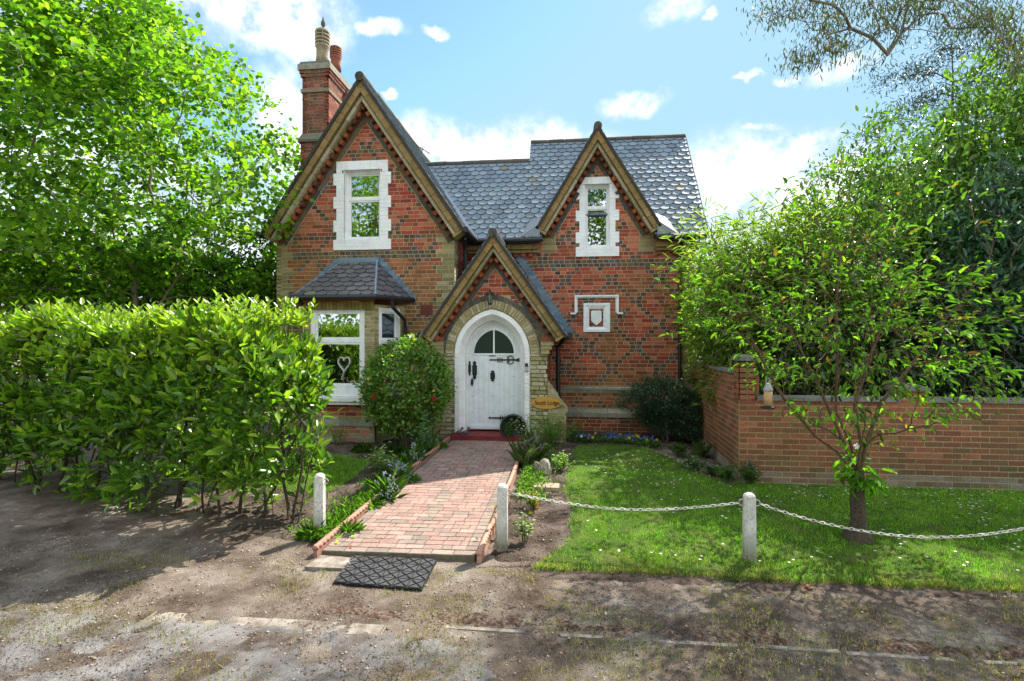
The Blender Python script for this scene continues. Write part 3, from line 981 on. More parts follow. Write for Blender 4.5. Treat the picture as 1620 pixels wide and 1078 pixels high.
# ceiling of the bay so that no light falls in
mb.add([(bx0 - bd, YW, 2.66), (bx0, YB, 2.66), (bx1, YB, 2.66), (bx1 + bd, YW, 2.66)], [(0, 1, 2, 3)], (.1, .1, .1))
bay = mb.build('bay_wall', 'brick', house)
w3 = window(front(YB), *W3, rec=.03, fw=.085, transom=.595, tw=.06, sash=.035)
mb = MB()
WHT = (.82, .84, .85)
mb.box(W3[0] - .0, W3[1] + .0, YB - .02, YB + .1, W3[2] - .11, W3[2] - .001, WHT)
mb.box(bx0 + .0, W3[1] + .26, YB - .14, YB + .02, W3[2] - .19, W3[2] - .115, WHT)
mb.box(bx0 + .0, W3[1] + .24, YB - .11, YB + .0, W3[2] - .25, W3[2] - .195, (.70, .72, .73))
mb.build('sill', 'white_paint', w3)
for f_, cu in ((frL, None), (frR, (0, 1, (.62, .66, .72)))):
    wc = window(f_, *chole, rec=.02, fw=.075, transom=.595, tw=.05, sash=.03, curtain=cu)
    mb = MB(); mb.prism([(.02, cz0 - .19), (LB - .02, cz0 - .19), (LB - .02, cz0 - .0), (.02, cz0 - .0)], f_, -.02, .06, WHT, back=True); mb.build('sill', 'white_paint', wc)
# plinth stones round the bay
mb = MB()
for fr, a, b in ((front(YB), bx0 - .03, bx1 + .03), (frR, 0.03, LB), (frL, 0, LB - .03)):
    x = a
    while x < b - .05:
        e = min(b, x + .36)
        mb.prism([(x + .002, .36), (e - .002, .36), (e - .002, .47), (x + .002, .47)], fr, 0, .07, pick([(.30, .29, .24), (.35, .33, .28), (.25, .25, .2)], .1)); x = e
    mb.prism([(a, 0), (b, 0), (b, .355), (a, .355)], fr, 0, .045, (.30, .27, .19))
    brickwork(mb, (fr[0] + fr[3] * .05, *fr[1:]), [[(a, 0), (b, 0), (b, .35), (a, .35)]], [], 0, .35, a, b,
              lambda u, z, k: lerp3(pick(random.choice([YEL, RED])), (.36, .34, .28), random.uniform(.2, .9) * (1 if z < .2 else .3)))
mb.build('bay_plinth', 'stone', house)
# hipped bay roof
E = [V3(-5.31, YW, 2.70), V3(-4.90, 8.60, 2.70), V3(-3.36, 8.60, 2.70), V3(-2.93, YW, 2.70)]
tx0, tz = at(540, 416, YW); tx1 = at(597, 416, YW)[0]
T = [V3(tx0, YW - .02, tz), V3(tx1, YW - .02, tz)]
mb = MB()
def face_roof(mb, Ea, Eb, tops, pal=SLT2):
    eu = unit(Eb - Ea); n_ = np.cross(eu, tops[0] - Ea); n_ = unit(n_); es = np.cross(n_, eu)
    ol = [(0, 0), (np.dot(Eb - Ea, eu), 0)] + [(np.dot(t - Ea, eu), np.dot(t - Ea, es)) for t in tops]
    smax = max(p[1] for p in ol); us = [p[0] for p in ol]
    slates(mb, Ea, eu, es, ol, min(us), max(us), 0, smax, w=.21, ex=.135, pal=pal)
face_roof(mb, E[1], E[2], [T[1], T[0]]); face_roof(mb, E[2], E[3], [T[1]]); face_roof(mb, E[0], E[1], [T[0]])
bay_roof = mb.build('bay_roof', 'slate', house)
mb = MB()
for a, b in ((E[1], T[0]), (E[2], T[1])): mb.tube([a + (b - a) * (.0 if a is E[1] else .0) + V3(0, 0, .012), b + V3(0, 0, .015)], .010 if a is E[1] else .022, (.20, .26, .32), 6)
mb.prism([(tx0 - .02, tz - .03), (tx1 + .02, tz - .03), (tx1 + .05, tz + .09), (tx0 - .05, tz + .09)], front(YW), .01, .03, (.16, .23, .30))
mb.build('lead_hips', 'lead', bay_roof)
stepped((E[3][0] + .02, E[3][2] - .02), (tx1 + .02, tz + .08), YW, 1, .14)
stepped((E[0][0] - .02, E[0][2] - .02), (tx0 - .02, tz + .08), YW, -1, .14)
mb = MB()
g = [E[0] + V3(-.02, 0, -.03), E[1] + V3(-.03, -.03, -.03), E[2] + V3(.03, -.03, -.03), E[3] + V3(.02, 0, -.03)]
mb.tube(g, .048, IR, 10)
mb.build('gutter', 'iron', bay_roof)
mb = MB()   # soffit board under the bay roof
mb.add([tuple(p + V3(0, 0, -.028)) for p in E], [(0, 1, 2, 3)], (.03, .03, .03)); mb.build('soffit', 'generic', bay_roof)
xb_ = bx1 + bd + .04
pipe([E[2] + V3(.2, .25, -.06), E[2] + V3(.22, .3, -.2), V3(xb_, YW - .13, 2.28), V3(xb_, YW - .08, 2.1), V3(xb_, YW - .08, 1.6)], cl=[2.0])
# vent grille
x0, z0_ = at(665, 499, YW); x1, z1_ = at(684, 482, YW)
mb = MB(); mb.box(x0, x1, YW - .012, YW, z0_, z1_, (.20, .05, .035))
for i in range(1, 8):
    xx = x0 + (x1 - x0) * i / 8; mb.box(xx - .003, xx + .003, YW - .016, YW - .011, z0_ + .01, z1_ - .01, (.05, .02, .015))
for i in range(1, 6):
    zz = z0_ + (z1_ - z0_) * i / 6; mb.box(x0 + .01, x1 - .01, YW - .0165, YW - .0115, zz - .003, zz + .003, (.05, .02, .015))
mb.build('vent_grille', 'generic', house)

# --- crest panel and hood mould on the main wall
x0, x1, z0_, z1_ = rect_px(923, 965, 479.5, 525.5, YM)
xi0, xi1, zi0, zi1 = rect_px(932, 954.5, 489, 517.5, YM)
mb = MB(); o = YM
O_ = [(x0, z0_), (x1, z0_), (x1, z1_), (x0, z1_)]; I_ = [(xi0, zi0), (xi1, zi0), (xi1, zi1), (xi0, zi1)]
J_ = [(x0 + .05, z0_ + .05), (x1 - .05, z0_ + .05), (x1 - .05, z1_ - .05), (x0 + .05, z1_ - .05)]
V = [(p[0], o - .035, p[1]) for p in O_] + [(p[0], o - .035, p[1]) for p in J_] + [(p[0], o - .009, p[1]) for p in I_] + [(p[0], o, p[1]) for p in O_]
F = []
for i in range(4):
    j = (i + 1) % 4
    F += [(i, j, 4 + j, 4 + i), (4 + i, 4 + j, 8 + j, 8 + i), (12 + i, 12 + j, j, i)]
mb.add(V, F, (.80, .83, .85)); crest = mb.build('crest_panel', 'white_paint', house)
mb = MB()
cxs = (xi0 + xi1) / 2; hw_ = (xi1 - xi0) * .36; zc = (zi0 + zi1) / 2; hh = (zi1 - zi0) * .40
P = [(cxs, zc - hh * 1.05), (cxs + hw_ * .55, zc - hh * .72), (cxs + hw_, zc - hh * .4), (cxs + hw_, zc + hh * .85), (cxs + hw_ * .8, zc + hh), (cxs - hw_ * .8, zc + hh), (cxs - hw_, zc + hh * .85), (cxs - hw_, zc - hh * .4), (cxs - hw_ * .55, zc - hh * .72)]
mb.prism(P, front(YM), .0, .03, (.80, .83, .85)); mb.build('shield', 'white_paint', crest)
mb = MB()
hx0, hx1, hz0, hz1 = rect_px(909, 978.5, 467, 495, YM)
for k, (t0, t1, dd) in enumerate(((0, .035, .06), (.0355, .06, .035))):
    mb.box(hx0 + t0, hx1 - t0, YM - dd, YM, hz1 - t1, hz1 - t0, (.80, .83, .85))
    for sx, xx in ((1, hx0), (-1, hx1)):
        a, b = sorted((xx + sx * t0, xx + sx * t1)); mb.box(a, b, YM - dd + .001, YM, hz0 + t0 * 0, hz1 - t1 - .001 if k == 0 else hz1 - t1 - .001, (.80, .83, .85))
for sx, xx in ((1, hx0), (-1, hx1)):
    a, b = sorted((xx - sx * .085, xx + sx * .034)); mb.box(a, b, YM - .062, YM, hz0 - .035, hz0 - .001, (.80, .83, .85))
mb.build('hood_mould', 'white_paint', house)

# --- porch
DX = -1.355; SPR = 1.66
def arch(h, r, n=14, cx=DX, zs=SPR):
    """pointed arch from right springing over the apex to left springing"""
    R = (h * h + r * r) / (2 * h)
    if r < h * 1.001: R = h
    c = R - h; thm = math.atan2(r, c) if r < R or c > 0 else math.pi / 2
    right = [(cx - c + R * math.cos(thm * i / n), zs + R * math.sin(thm * i / n)) for i in range(n + 1)]
    left = [(2 * cx - x, z) for (x, z) in reversed(right[:-1])]
    return right + left
PXL, PXR = -2.36, -.345
A_wo, A_y, A_d = (.68, .80), (.865, .985), (.965, 1.085)   # half width, rise
mb = MB()
fr = front(YP)
def ring(mb, fr, a, b, k, n0, n1, colf, gap=.004, zlow=None):
    """k voussoirs between arch a and arch b"""
    pa, pb = arch(*a, n=k // 2), arch(*b, n=k // 2)
    for i in range(len(pa) - 1):
        q = [pa[i], pb[i], pb[i + 1], pa[i + 1]]
        cxm = sum(p[0] for p in q) / 4; czm = sum(p[1] for p in q) / 4
        lu = math.dist(pb[i], pb[i + 1]); f = 1 - gap / max(lu, .01)
        q = [(cxm + (p[0] - cxm) * f, czm + (p[1] - czm) * f) for p in q]
        mb.prism(sorted_ccw(q), fr, n0, n1 + random.uniform(-.002, .003), colf())
yc = lambda: weather(pick([(.46, .41, .25), (.40, .36, .20), (.50, .46, .32), (.34, .30, .16)]), random.uniform(0, .3))
ring(mb, fr, (.70, .82), A_y, 44, -.02, .022, yc, .010)
ring(mb, fr, A_y, A_d, 26, -.02, .016, lambda: pick([(.10, .095, .09), (.13, .12, .11), (.08, .08, .09)]), .012)
ring(mb, fr, (.685, .805), (.72, .84), 44, -.08, -.004, lambda: pick([(.30, .25, .09), (.20, .17, .06)]), .012)
# backing of the gable above the arch, and brick infill
oa = arch(.70, .82, 14)
kP = (PZA - PZF) / PHW
def slope_z(x): return PZA - abs(x - PCX) * kP - .05
for i in range(len(oa) - 1):
    (xa, za), (xb, zb) = oa[i], oa[i + 1]
    mb.prism([(xb, zb), (xa, za), (xa, slope_z(xa)), (xb, slope_z(xb))], fr, -.1, 0, MORT)
for (a, b) in ((PXL, DX - .70), (DX + .70, PXR)):
    mb.prism([(a, 0), (b, 0), (b, slope_z(b)), (a, slope_z(a))], fr, -.1, 0, MORT)
def in_arch(u, z):
    if z < SPR: return True
    d = math.hypot((u - DX) / (A_d[0] - .01), (z - SPR) / (A_d[1] - .03))
    return d < 1
tri = [(PCX - PHW, PZF + .02), (PCX + PHW, PZF + .02), (PCX, PZA - .1)]
dummy = MB()
brickwork(dummy, fr, [tri], [], SPR, PZA, PCX - PHW, PCX + PHW, lambda u, z, k: pick(RED) if k == 'r' else pick(DARK), dark=lambda i: [PCX - .17, PCX + .17] if i in (16, 17, 12) else [], ring=in_arch)
# keep only the bricks, not the second backing
nb = 6
mb.v_off = len(mb.v)
mb.add(dummy.v[nb:], [], (0, 0, 0)); mb.c[-len(dummy.v[nb:]):] = dummy.c[nb:]
mb.f.extend([tuple(i - nb + mb.v_off for i in f) for f in dummy.f if min(f) >= nb])
# piers
for (a, b) in ((PXL, DX - .685), (DX + .685, PXR)):
    brickwork(mb, fr, [[(a, .1), (b, .1), (b, SPR), (a, SPR)]], [], .1, SPR, a, b, lambda u, z, k: weather(pick([(.46, .42, .27), (.38, .35, .2), (.30, .28, .14), (.50, .47, .33)]), .1 + .5 * sm((.6 - z) / .5)))
# side walls of the porch
brickwork(mb, frame((PXR, YP + .001), (PXR, YM)), [[(0, 0), (YM - YP, 0), (YM - YP, 2.0), (0, 2.0)]], [], 0, 2.0, 0, YM - YP, lambda u, z, k: pick([(.33, .09, .03), (.28, .06, .03)]))
mb.box(PXL - .001, PXL + .1, YP + .001, YW, 0, 2.0, (.2, .1, .05))
# kneelers
for s_, xx in ((1, PXR), (-1, PXL)):
    for (w_, za, zb, c) in ((.03, 1.66, 1.735, (.40, .36, .22)), (.075, 1.738, 1.81, (.34, .31, .16)), (.11, 1.813, 1.885, (.40, .36, .24)), (.15, 1.888, 1.965, (.30, .06, .03))):
        a, b = sorted((xx - s_ * .12, xx + s_ * w_)); mb.box(a, b, YP - .05 - w_ * .4, YP + .3, za, zb, weather(c, .25))
porch = mb.build('porch_wall', 'brick', house)
# buttresses with weathered offsets
for s_, xx in ((1, PXR), (-1, PXL)):
    mb = MB()
    prof = [(0, 0), (.33, 0), (.33, .60), (.37, .66), (.19, .88), (.185, .92), (0, 1.17)]
    P = [(xx + s_ * (p[0] - .005), p[1]) for p in prof]
    P = sorted_ccw(P)
    fb = front(YP - .004)
    mb.prism(P, fb, -.34, -.004, MORT, back=True)
    # brick facing clipped to convex slices
    for sl in ([(0, 0), (.33, 0), (.33, .6), (0, .6)], [(0, .6), (.345, .6), (.365, .655), (.19, .88), (0, .88)], [(0, .88), (.19, .88), (.185, .92), (0, 1.165)]):
        Q = sorted_ccw([(xx + s_ * p[0], p[1]) for p in sl])
        dm = MB()
        brickwork(dm, fb, [Q], [], .1 if sl[0][1] == 0 else sl[0][1], sl[-1][1] if sl[-1][1] > sl[0][1] else .6, min(p[0] for p in Q), max(p[0] for p in Q),
                  lambda u, z, k: weather(pick([(.44, .40, .25), (.36, .33, .18), (.28, .26, .13)]), .15 + .55 * sm((.6 - z) / .5)))
        mb.add(dm.v, [], (0, 0, 0)); off = len(mb.v) - len(dm.v); mb.c[-len(dm.v):] = dm.c; mb.f.extend([tuple(i + off for i in f) for f in dm.f])
    mb.build('buttress', 'brick', porch)
# white arch surround: jambs and splayed mouldings
mb = MB()
WHs = lambda: tuple(x * random.uniform(.97, 1.01) for x in (.80, .82, .82))
def arch_strip(mb, a, ya, b, yb, k=44, cf=WHs, gap=True):
    pa, pb = arch(*a, n=k // 2), arch(*b, n=k // 2)
    for i in range(len(pa) - 1):
        mb.add([(pa[i][0], ya, pa[i][1]), (pb[i][0], yb, pb[i][1]), (pb[i+1][0], yb, pb[i+1][1]), (pa[i+1][0], ya, pa[i+1][1])], [(0, 1, 2, 3)], cf() if i % 3 else WHs())
    z0 = .22; n = 19
    for s_ in (-1, 1):
        for i in range(n):
            za = z0 + (SPR - z0) * i / n; zb = z0 + (SPR - z0) * (i + 1) / n - .003
            q = [(DX + s_ * a[0], ya, za), (DX + s_ * b[0], yb, za), (DX + s_ * b[0], yb, zb), (DX + s_ * a[0], ya, zb)]
            mb.add(q, [(0, 1, 2, 3)] if s_ > 0 else [(3, 2, 1, 0)], WHs())
YD = 9.36
arch_strip(mb, (.60, .72), YP - .02, (.685, .805), YP - .02)
arch_strip(mb, (.685, .805), YP - .02, (.69, .81), YP + .03)
arch_strip(mb, (.535, .635), YP + .09, (.60, .72), YP - .02)
arch_strip(mb, (.52, .62), YP + .10, (.535, .635), YP + .09)
arch_strip(mb, (.515, .615), YD + .02, (.52, .62), YP + .10)
arch_strip(mb, (.475, .575), YD - .012, (.516, .616), YD - .012)
mb.build('door_surround', 'white_paint', porch)
mb = MB()  # backing so that joints of the surround are not see-through
arch_strip(mb, (.50, .60), YD + .06, (.72, .84), YP + .04, cf=lambda: (.5, .52, .52)); mb.build('surround_core', 'white_paint', porch)
# red tiled step
mb = MB()
step_x0, step_x1 = -2.08, -.66
for i in range(9):
    a = step_x0 + (step_x1 - step_x0) * i / 9; b = step_x0 + (step_x1 - step_x0) * (i + 1) / 9
    mb.box(a + .002, b - .002, 8.86, YD + .1, .10, .205, pick([(.20, .022, .022), (.17, .02, .02)], .1))
mb.build('door_step', 'generic', house)

# door
mb = MB()
leafo = arch(.478, .575, 14)
door_poly = [(DX - .478, .235), (DX + .478, .235)] + leafo
n = 10
fd = front(YD)
for i in range(n):
    a = DX - .478 + .956 * i / n; b = a + .0956
    P = clip_poly([(a + .002, .235), (b - .002, .235), (b - .002, 3), (a + .002, 3)], door_poly)
    if len(P) > 2: mb.prism(P, fd, -.04, 0, tuple(x * random.uniform(.97, 1.02) for x in (.74, .79, .83)))
mb.prism(door_poly, fd, -.05, -.008, (.45, .5, .55))
mb.prism([(DX - .45, .25), (DX + .45, .25), (DX + .45, .32), (DX - .45, .32)], fd, 0, .02, (.76, .80, .84))
door = mb.build('door', 'white_paint', house)
mb = MB()
g_out = [(DX + .395, SPR + .02)] + [(x, z) for (x, z) in arch(.395, .46, 12, DX, SPR + .02)] 
def arch_panel(h, r, zs, n0, n1, col, m, name, side=0):
    P = arch(h, r, 12, DX, zs)
    if side: P = clip_half(P, side, 0, side * DX - .014) if side > 0 else clip_half(P, -1, 0, -DX - .014)
    q = MB(); q.prism(sorted_ccw(P), fd, n0, n1, col); return q.build(name, m, door)
ring(mb, fd, (.375, .44), (.405, .475), 24, -.0, .014, lambda: (.76, .80, .83), .0)
mb.prism([(DX - .405, SPR - .03), (DX + .405, SPR - .03), (DX + .405, SPR), (DX - .405, SPR)], fd, 0, .016, (.76, .80, .83))
mb.prism([(DX - .014, SPR), (DX + .014, SPR), (DX + .014, SPR + .45), (DX - .014, SPR + .45)], fd, 0, .018, (.76, .80, .83))
mb.build('glazing_bars', 'white_paint', door)
for s_ in (1, -1):
    arch_panel(.375, .44, SPR, .0, .006, (.03, .05, .04), 'obscure_glass', 'fanlight_pane', s_)
def dpt(px, py): return at(px, py, YD)
def hinge(px_tip, px_end, py, px_curl):
    xa, z = dpt(px_tip, py); xe, _ = dpt(px_end, py); xc, _ = dpt(px_curl, py); xf = dpt(px_curl - 17, py)[0]
    q = MB(); Y = YD - .018
    q.prism([(xa, z - .010), (xe, z - .017), (xe, z + .017), (xa, z + .010)], fd, .002, .016, IR)
    q.prism([(xe - .045, z - .028), (xe, z - .034), (xe, z + .034), (xe - .045, z + .028)], fd, .002, .020, IR)
    q.prism([(xa - .03, z), (xa, z - .022), (xa + .03, z), (xa, z + .022)], fd, .002, .018, IR)
    for s_ in (-1, 1):
        q.tube([(xc + .05, Y, z), (xc + .045, Y, z + s_ * .05), (xc + .0, Y, z + s_ * .078), (xc - .045, Y, z + s_ * .062), (xc - .05, Y, z + s_ * .04), (xc - .03, Y, z + s_ * .03)], .0095, IR, 6)
        q.tube([(xc - .02, Y, z), (xc - .06, Y, z + s_ * .035), (xc - .075, Y, z + s_ * .062)], .008, IR, 6)
        for k in range(3):
            x_ = xf - .045 + k * .04
            q.tube([(x_ + .018, Y, z), (x_, Y, z + s_ * .038), (x_ + .012, Y, z + s_ * .05)], .007, IR, 6)
    q.build('strap_hinge', 'iron', door)
hinge(777, 822, 569.5, 808); hinge(775, 822, 661, 812)
def plate(px, py0, py1, wpx, name='door_pull'):
    x, z1 = dpt(px, py0); z0 = dpt(px, py1)[1]; w = wpx * YD / 800 / 2
    q = MB(); h = z1 - z0
    P = [(x, z0), (x + w * .8, z0 + h * .10), (x + w * .35, z0 + h * .18), (x + w, z0 + h * .26), (x + w, z0 + h * .74), (x + w * .35, z0 + h * .82), (x + w * .8, z0 + h * .9), (x, z1), (x - w * .8, z0 + h * .9), (x - w * .35, z0 + h * .82), (x - w, z0 + h * .74), (x - w, z0 + h * .26), (x - w * .35, z0 + h * .18), (x - w * .8, z0 + h * .10)]
    b = len(q.v)
    q.v += [(x, YD - .014, (z0 + z1) / 2)] + [(p[0], YD - .012, p[1]) for p in P]; q.c += [IR] * 15
    q.f += [(b, b + 1 + i, b + 1 + (i + 1) % 14) for i in range(14)]
    q.v += [(p[0], YD, p[1]) for p in P]; q.c += [IR] * 14
    q.f += [(b + 15 + i, b + 15 + (i + 1) % 14, b + 1 + (i + 1) % 14, b + 1 + i) for i in range(14)]
    q.tube([(x, YD - .02, z0 + h * .25), (x, YD - .05, z0 + h * .3), (x, YD - .05, z0 + h * .7), (x, YD - .02, z0 + h * .75)], .008, IR, 6)
    q.build(name, 'iron', door)
plate(743, 571, 595, 4.5); plate(751, 571, 601, 7.5, 'letter_plate'); plate(747, 598.5, 611, 4, 'keyhole_plate'); plate(779.5, 586, 604, 7.5, 'door_knocker')
q = MB()
for px in (747, 779.5, 812.5):
    for py in (536, 596 if px == 812.5 else 627, 627, 653):
        if px != 779.5 and py == 536 : py = 537
        x, z = dpt(px, py); q.box(x - .006, x + .006, YD - .012, YD, z - .006, z + .006, (.05, .045, .04)); q.build('stud', 'iron', door); q = MB()
x, z = dpt(779.5, 511); q.box(x - .006, x + .006, YD - .012, YD, z - .006, z + .006, (.05, .045, .04)); q.build('stud', 'iron', door); q = MB()
for px in (751, 770, 790): x, z = dpt(px, 681); q.box(x - .006, x + .006, YD - .03, YD - .02, z - .006, z + .006, (.05, .045, .04)); q.build('stud', 'iron', door); q = MB()
x, z = dpt(740, 564); q.lathe(x, YD - .01, [(.018, z - .002), (.018, z + .0)], (.35, .25, .08), 8)
q.v = [(a, YD - .01 - (c_ - z) * 2, z + (b_ - YD + .01)) for (a, b_, c_) in q.v]; q.build('door_lock', 'iron', door)

def text_mesh(txt, size, x, z, Y, col, name, m, parent, extr=.003, bold=.0, shear=0., flip=False, sx=1.0):
    cu = bpy.data.curves.new('t', 'FONT'); cu.body = txt; cu.size = size; cu.extrude = extr; cu.offset = bold; cu.shear = shear
    cu.align_x = 'CENTER'; cu.align_y = 'CENTER'
    ob = bpy.data.objects.new('t', cu); scene.collection.objects.link(ob)
    bpy.context.view_layer.update()
    me = bpy.data.meshes.new_from_object(ob.evaluated_get(bpy.context.evaluated_depsgraph_get()))
    V = np.array([(v.co.x * sx + x, Y - v.co.z, z + v.co.y) for v in me.vertices]); F = [tuple(p.vertices) for p in me.polygons]
    bpy.data.objects.remove(ob); bpy.data.curves.remove(cu); bpy.data.meshes.remove(me)
    return link_np(name, V, F, np.tile(np.array(col), (len(V), 1)), m, parent)
x, z = dpt(779.5, 562)
text_mesh('389', .085, x, z, YD - .006, IR, 'house_number', 'iron', door, bold=.0012)

# ------------------------------------------------------------------ ground
def smn(x): x = np.clip(x, 0, 1); return x * x * (3 - 2 * x)
def gz(x, y):
    x = np.asarray(x, float); y = np.asarray(y, float)
    return -.10 + .15 * smn((y - 4.6) / 4.2) * (1 - .85 * smn((x - .8) / 2.2))
def gzf(x, y): return float(gz(x, y))
def vnoise(x, y, s, seed=0):
    """smooth value noise in numpy"""
    x = np.asarray(x) * s + seed * 17.3; y = np.asarray(y) * s + seed * 7.1
    xi = np.floor(x).astype(int); yi = np.floor(y).astype(int); xf = x - xi; yf = y - yi
    def h(a, b):
        n = (a * 374761393 + b * 668265263 + seed * 1274126177) & 0x7fffffff
        n = ((n ^ (n >> 13)) * 1274126177) & 0x7fffffff
        return ((n ^ (n >> 16)) & 0xffff) / 65535.0
    u = xf * xf * (3 - 2 * xf); v = yf * yf * (3 - 2 * yf)
    return (h(xi, yi) * (1 - u) + h(xi + 1, yi) * u) * (1 - v) + (h(xi, yi + 1) * (1 - u) + h(xi + 1, yi + 1) * u) * v
def fbm(x, y, s, seed=0, o=4):
    r = 0; a = .5
    for k in range(o): r = r + a * vnoise(x, y, s * 2 ** k, seed + k); a *= .5
    return r

def ground_mat(name, cols, scale_big, stones=.3, bstr=1.0, bdist=.02, fine=120, stonecol=(.42, .38, .34)):
    m, t, bs = new_mat(name)
    big = noise(t, scale_big, 6, .6)
    c = ramp(t, big, [(.30, cols[0]), (.44, cols[1]), (.54, cols[2]), (.66, cols[3])])
    fn = noise(t, fine, 6, .7)
    c = mixc(t, 1.0, c, ramp(t, fn, [(.3, .45), (.5, .95), (.72, 1.5)]), 'MULTIPLY')
    v = tn(t, 'ShaderNodeTexVoronoi'); v.inputs['Scale'].default_value = 75
    g = tn(t, 'ShaderNodeNewGeometry'); t.links.new(g.outputs['Position'], v.inputs['Vector'])
    d = ramp(t, v.outputs['Distance'], [(.16, 1.0), (.26, 0.0)])
    sel = tn(t, 'ShaderNodeSeparateColor'); t.links.new(v.outputs['Color'], sel.inputs[0])
    s2 = ramp(t, sel.outputs[0], [(1 - stones - .02, 0.), (1 - stones + .02, 1.)])
    f = tn(t, 'ShaderNodeMath', operation='MULTIPLY'); t.links.new(d, f.inputs[0]); t.links.new(s2, f.inputs[1])
    c = mixc(t, f.outputs[0], c, mixc(t, sel.outputs[1], tuple(x * .5 for x in stonecol), stonecol))
    t.links.new(c, bs.inputs['Base Color'])
    bs.inputs['Roughness'].default_value = .95; bs.inputs['Specular IOR Level'].default_value = .15
    h = tn(t, 'ShaderNodeMath', operation='ADD'); t.links.new(fn, h.inputs[0]); t.links.new(f.outputs[0], h.inputs[1])
    bump(t, bs, h.outputs[0], bstr, bdist)
    return m
ground_mat('dirt', [(.085, .058, .042), (.16, .122, .094), (.24, .192, .152), (.34, .295, .25)], 2.6, .2, 1.0, .03)
ground_mat('tarmac', [(.08, .05, .036), (.175, .152, .138), (.25, .235, .225), (.32, .305, .295)], 3.2, .2, 1.0, .02, 150)
ground_mat('soil', [(.045, .032, .024), (.085, .062, .048), (.14, .105, .085), (.20, .16, .13)], 3.5, .12, 1.0, .04, 70, (.30, .25, .2))
ground_mat('turf', [(.035, .06, .012), (.05, .085, .015), (.07, .10, .02), (.11, .12, .04)], 2.5, .05, 1.0, .02, 90, (.12, .12, .05))
ground_mat('moss', [(.06, .032, .02), (.10, .055, .035), (.17, .12, .09), (.27, .225, .19)], 38, .35, 1.0, .02, 160, (.34, .30, .26))
ground_mat('kerb', [(.11, .085, .07), (.19, .16, .13), (.25, .22, .185), (.31, .28, .24)], 9, .3, .6, .008, 140)

def grid_sheet(name, xs, ys, zf, m, thick=0):
    X, Y = np.meshgrid(xs, ys, indexing='ij')
    Z = zf(X, Y)
    V = np.stack([X, Y, Z], -1).reshape(-1, 3)
    nx, ny = len(xs), len(ys)
    i, j = np.meshgrid(np.arange(nx - 1), np.arange(ny - 1), indexing='ij')
    a = (i * ny + j).ravel()
    F = np.stack([a, a + ny, a + ny + 1, a + 1], -1)
    return link_np(name, V, F, None, m, None, True)
def axis(lo, hi, step, far, k=1.35):
    a = list(np.arange(lo, hi + 1e-6, step)); s = step
    L_ = []; x = lo
    while x > -far: s *= k; x -= s; L_.append(x)
    s = step; R_ = []; x = hi
    while x < far: s *= k; x += s; R_.append(x)
    return np.array(L_[::-1] + a + R_)
xs = axis(-8, 7, .06, 900); ys = axis(1.2, 9.5, .06, 900)
def gnd(X, Y):
    near = smn((12 - np.abs(X)) / 3) * smn((13 - np.abs(Y - 4)) / 3)
    return gz(X, Y) + near * ((fbm(X, Y, 3.1, 3) - .47) * .035 + (fbm(X, Y, 14, 5, 3) - .44) * .022)
struct(grid_sheet('ground', xs, ys, gnd, 'dirt'))
def lane_z(X, Y): return np.where(lane_f(X, Y) > .1, gz(X, Y) + .004 + (fbm(X, Y, 9, 12) - .45) * .010, -9)
def surf(X, Y): return np.maximum(gnd(X, Y), lane_z(X, Y))
def patch(name, poly_fn, x0, x1, y0, y1, step, lift, m, rough=.01, edge=.035, seed=1, kind='structure'):
    """sheet following the terrain where poly_fn(x,y)>0 (signed distance in m), with a bevelled edge"""
    xs = np.arange(x0, x1 + step, step); ys = np.arange(y0, y1 + step, step)
    X, Y = np.meshgrid(xs, ys, indexing='ij')
    D = poly_fn(X, Y)
    Z = gz(X, Y) + lift * smn(D / edge) - .03 * (D < 0) + (fbm(X, Y, 9, seed) - .45) * rough
    nx, ny = len(xs), len(ys)
    V = np.stack([X, Y, Z], -1).reshape(-1, 3)
    i, j = np.meshgrid(np.arange(nx - 1), np.arange(ny - 1), indexing='ij')
    a = (i * ny + j).ravel(); F = np.stack([a, a + ny, a + ny + 1, a + 1], -1)
    Df = D.reshape(-1)
    keep = (Df[F] > -step * 1.5).any(axis=1)
    F = F[keep]
    used = np.unique(F); remap = -np.ones(len(V), int); remap[used] = np.arange(len(used))
    return struct(link_np(name, V[used], remap[F], None, m, None, True), kind=kind)
def inside(poly):
    P = np.array(poly, float)
    def f(X, Y):
        best = np.full(X.shape, 1e9); ins = np.zeros(X.shape, bool)
        k = len(P)
        for i in range(k):
            a, b = P[i], P[(i + 1) % k]
            ex, ey = b - a; px_, py_ = X - a[0], Y - a[1]
            t = np.clip((px_ * ex + py_ * ey) / (ex * ex + ey * ey), 0, 1)
            best = np.minimum(best, np.hypot(px_ - t * ex, py_ - t * ey))
            c = ((a[1] > Y) != (b[1] > Y)) & (X < (b[0] - a[0]) * (Y - a[1]) / (b[1] - a[1] + 1e-12) + a[0])
            ins ^= c
        return np.where(ins, best, -best) + (fbm(X, Y, 5, 11, 3) - .44) * .10
    return f
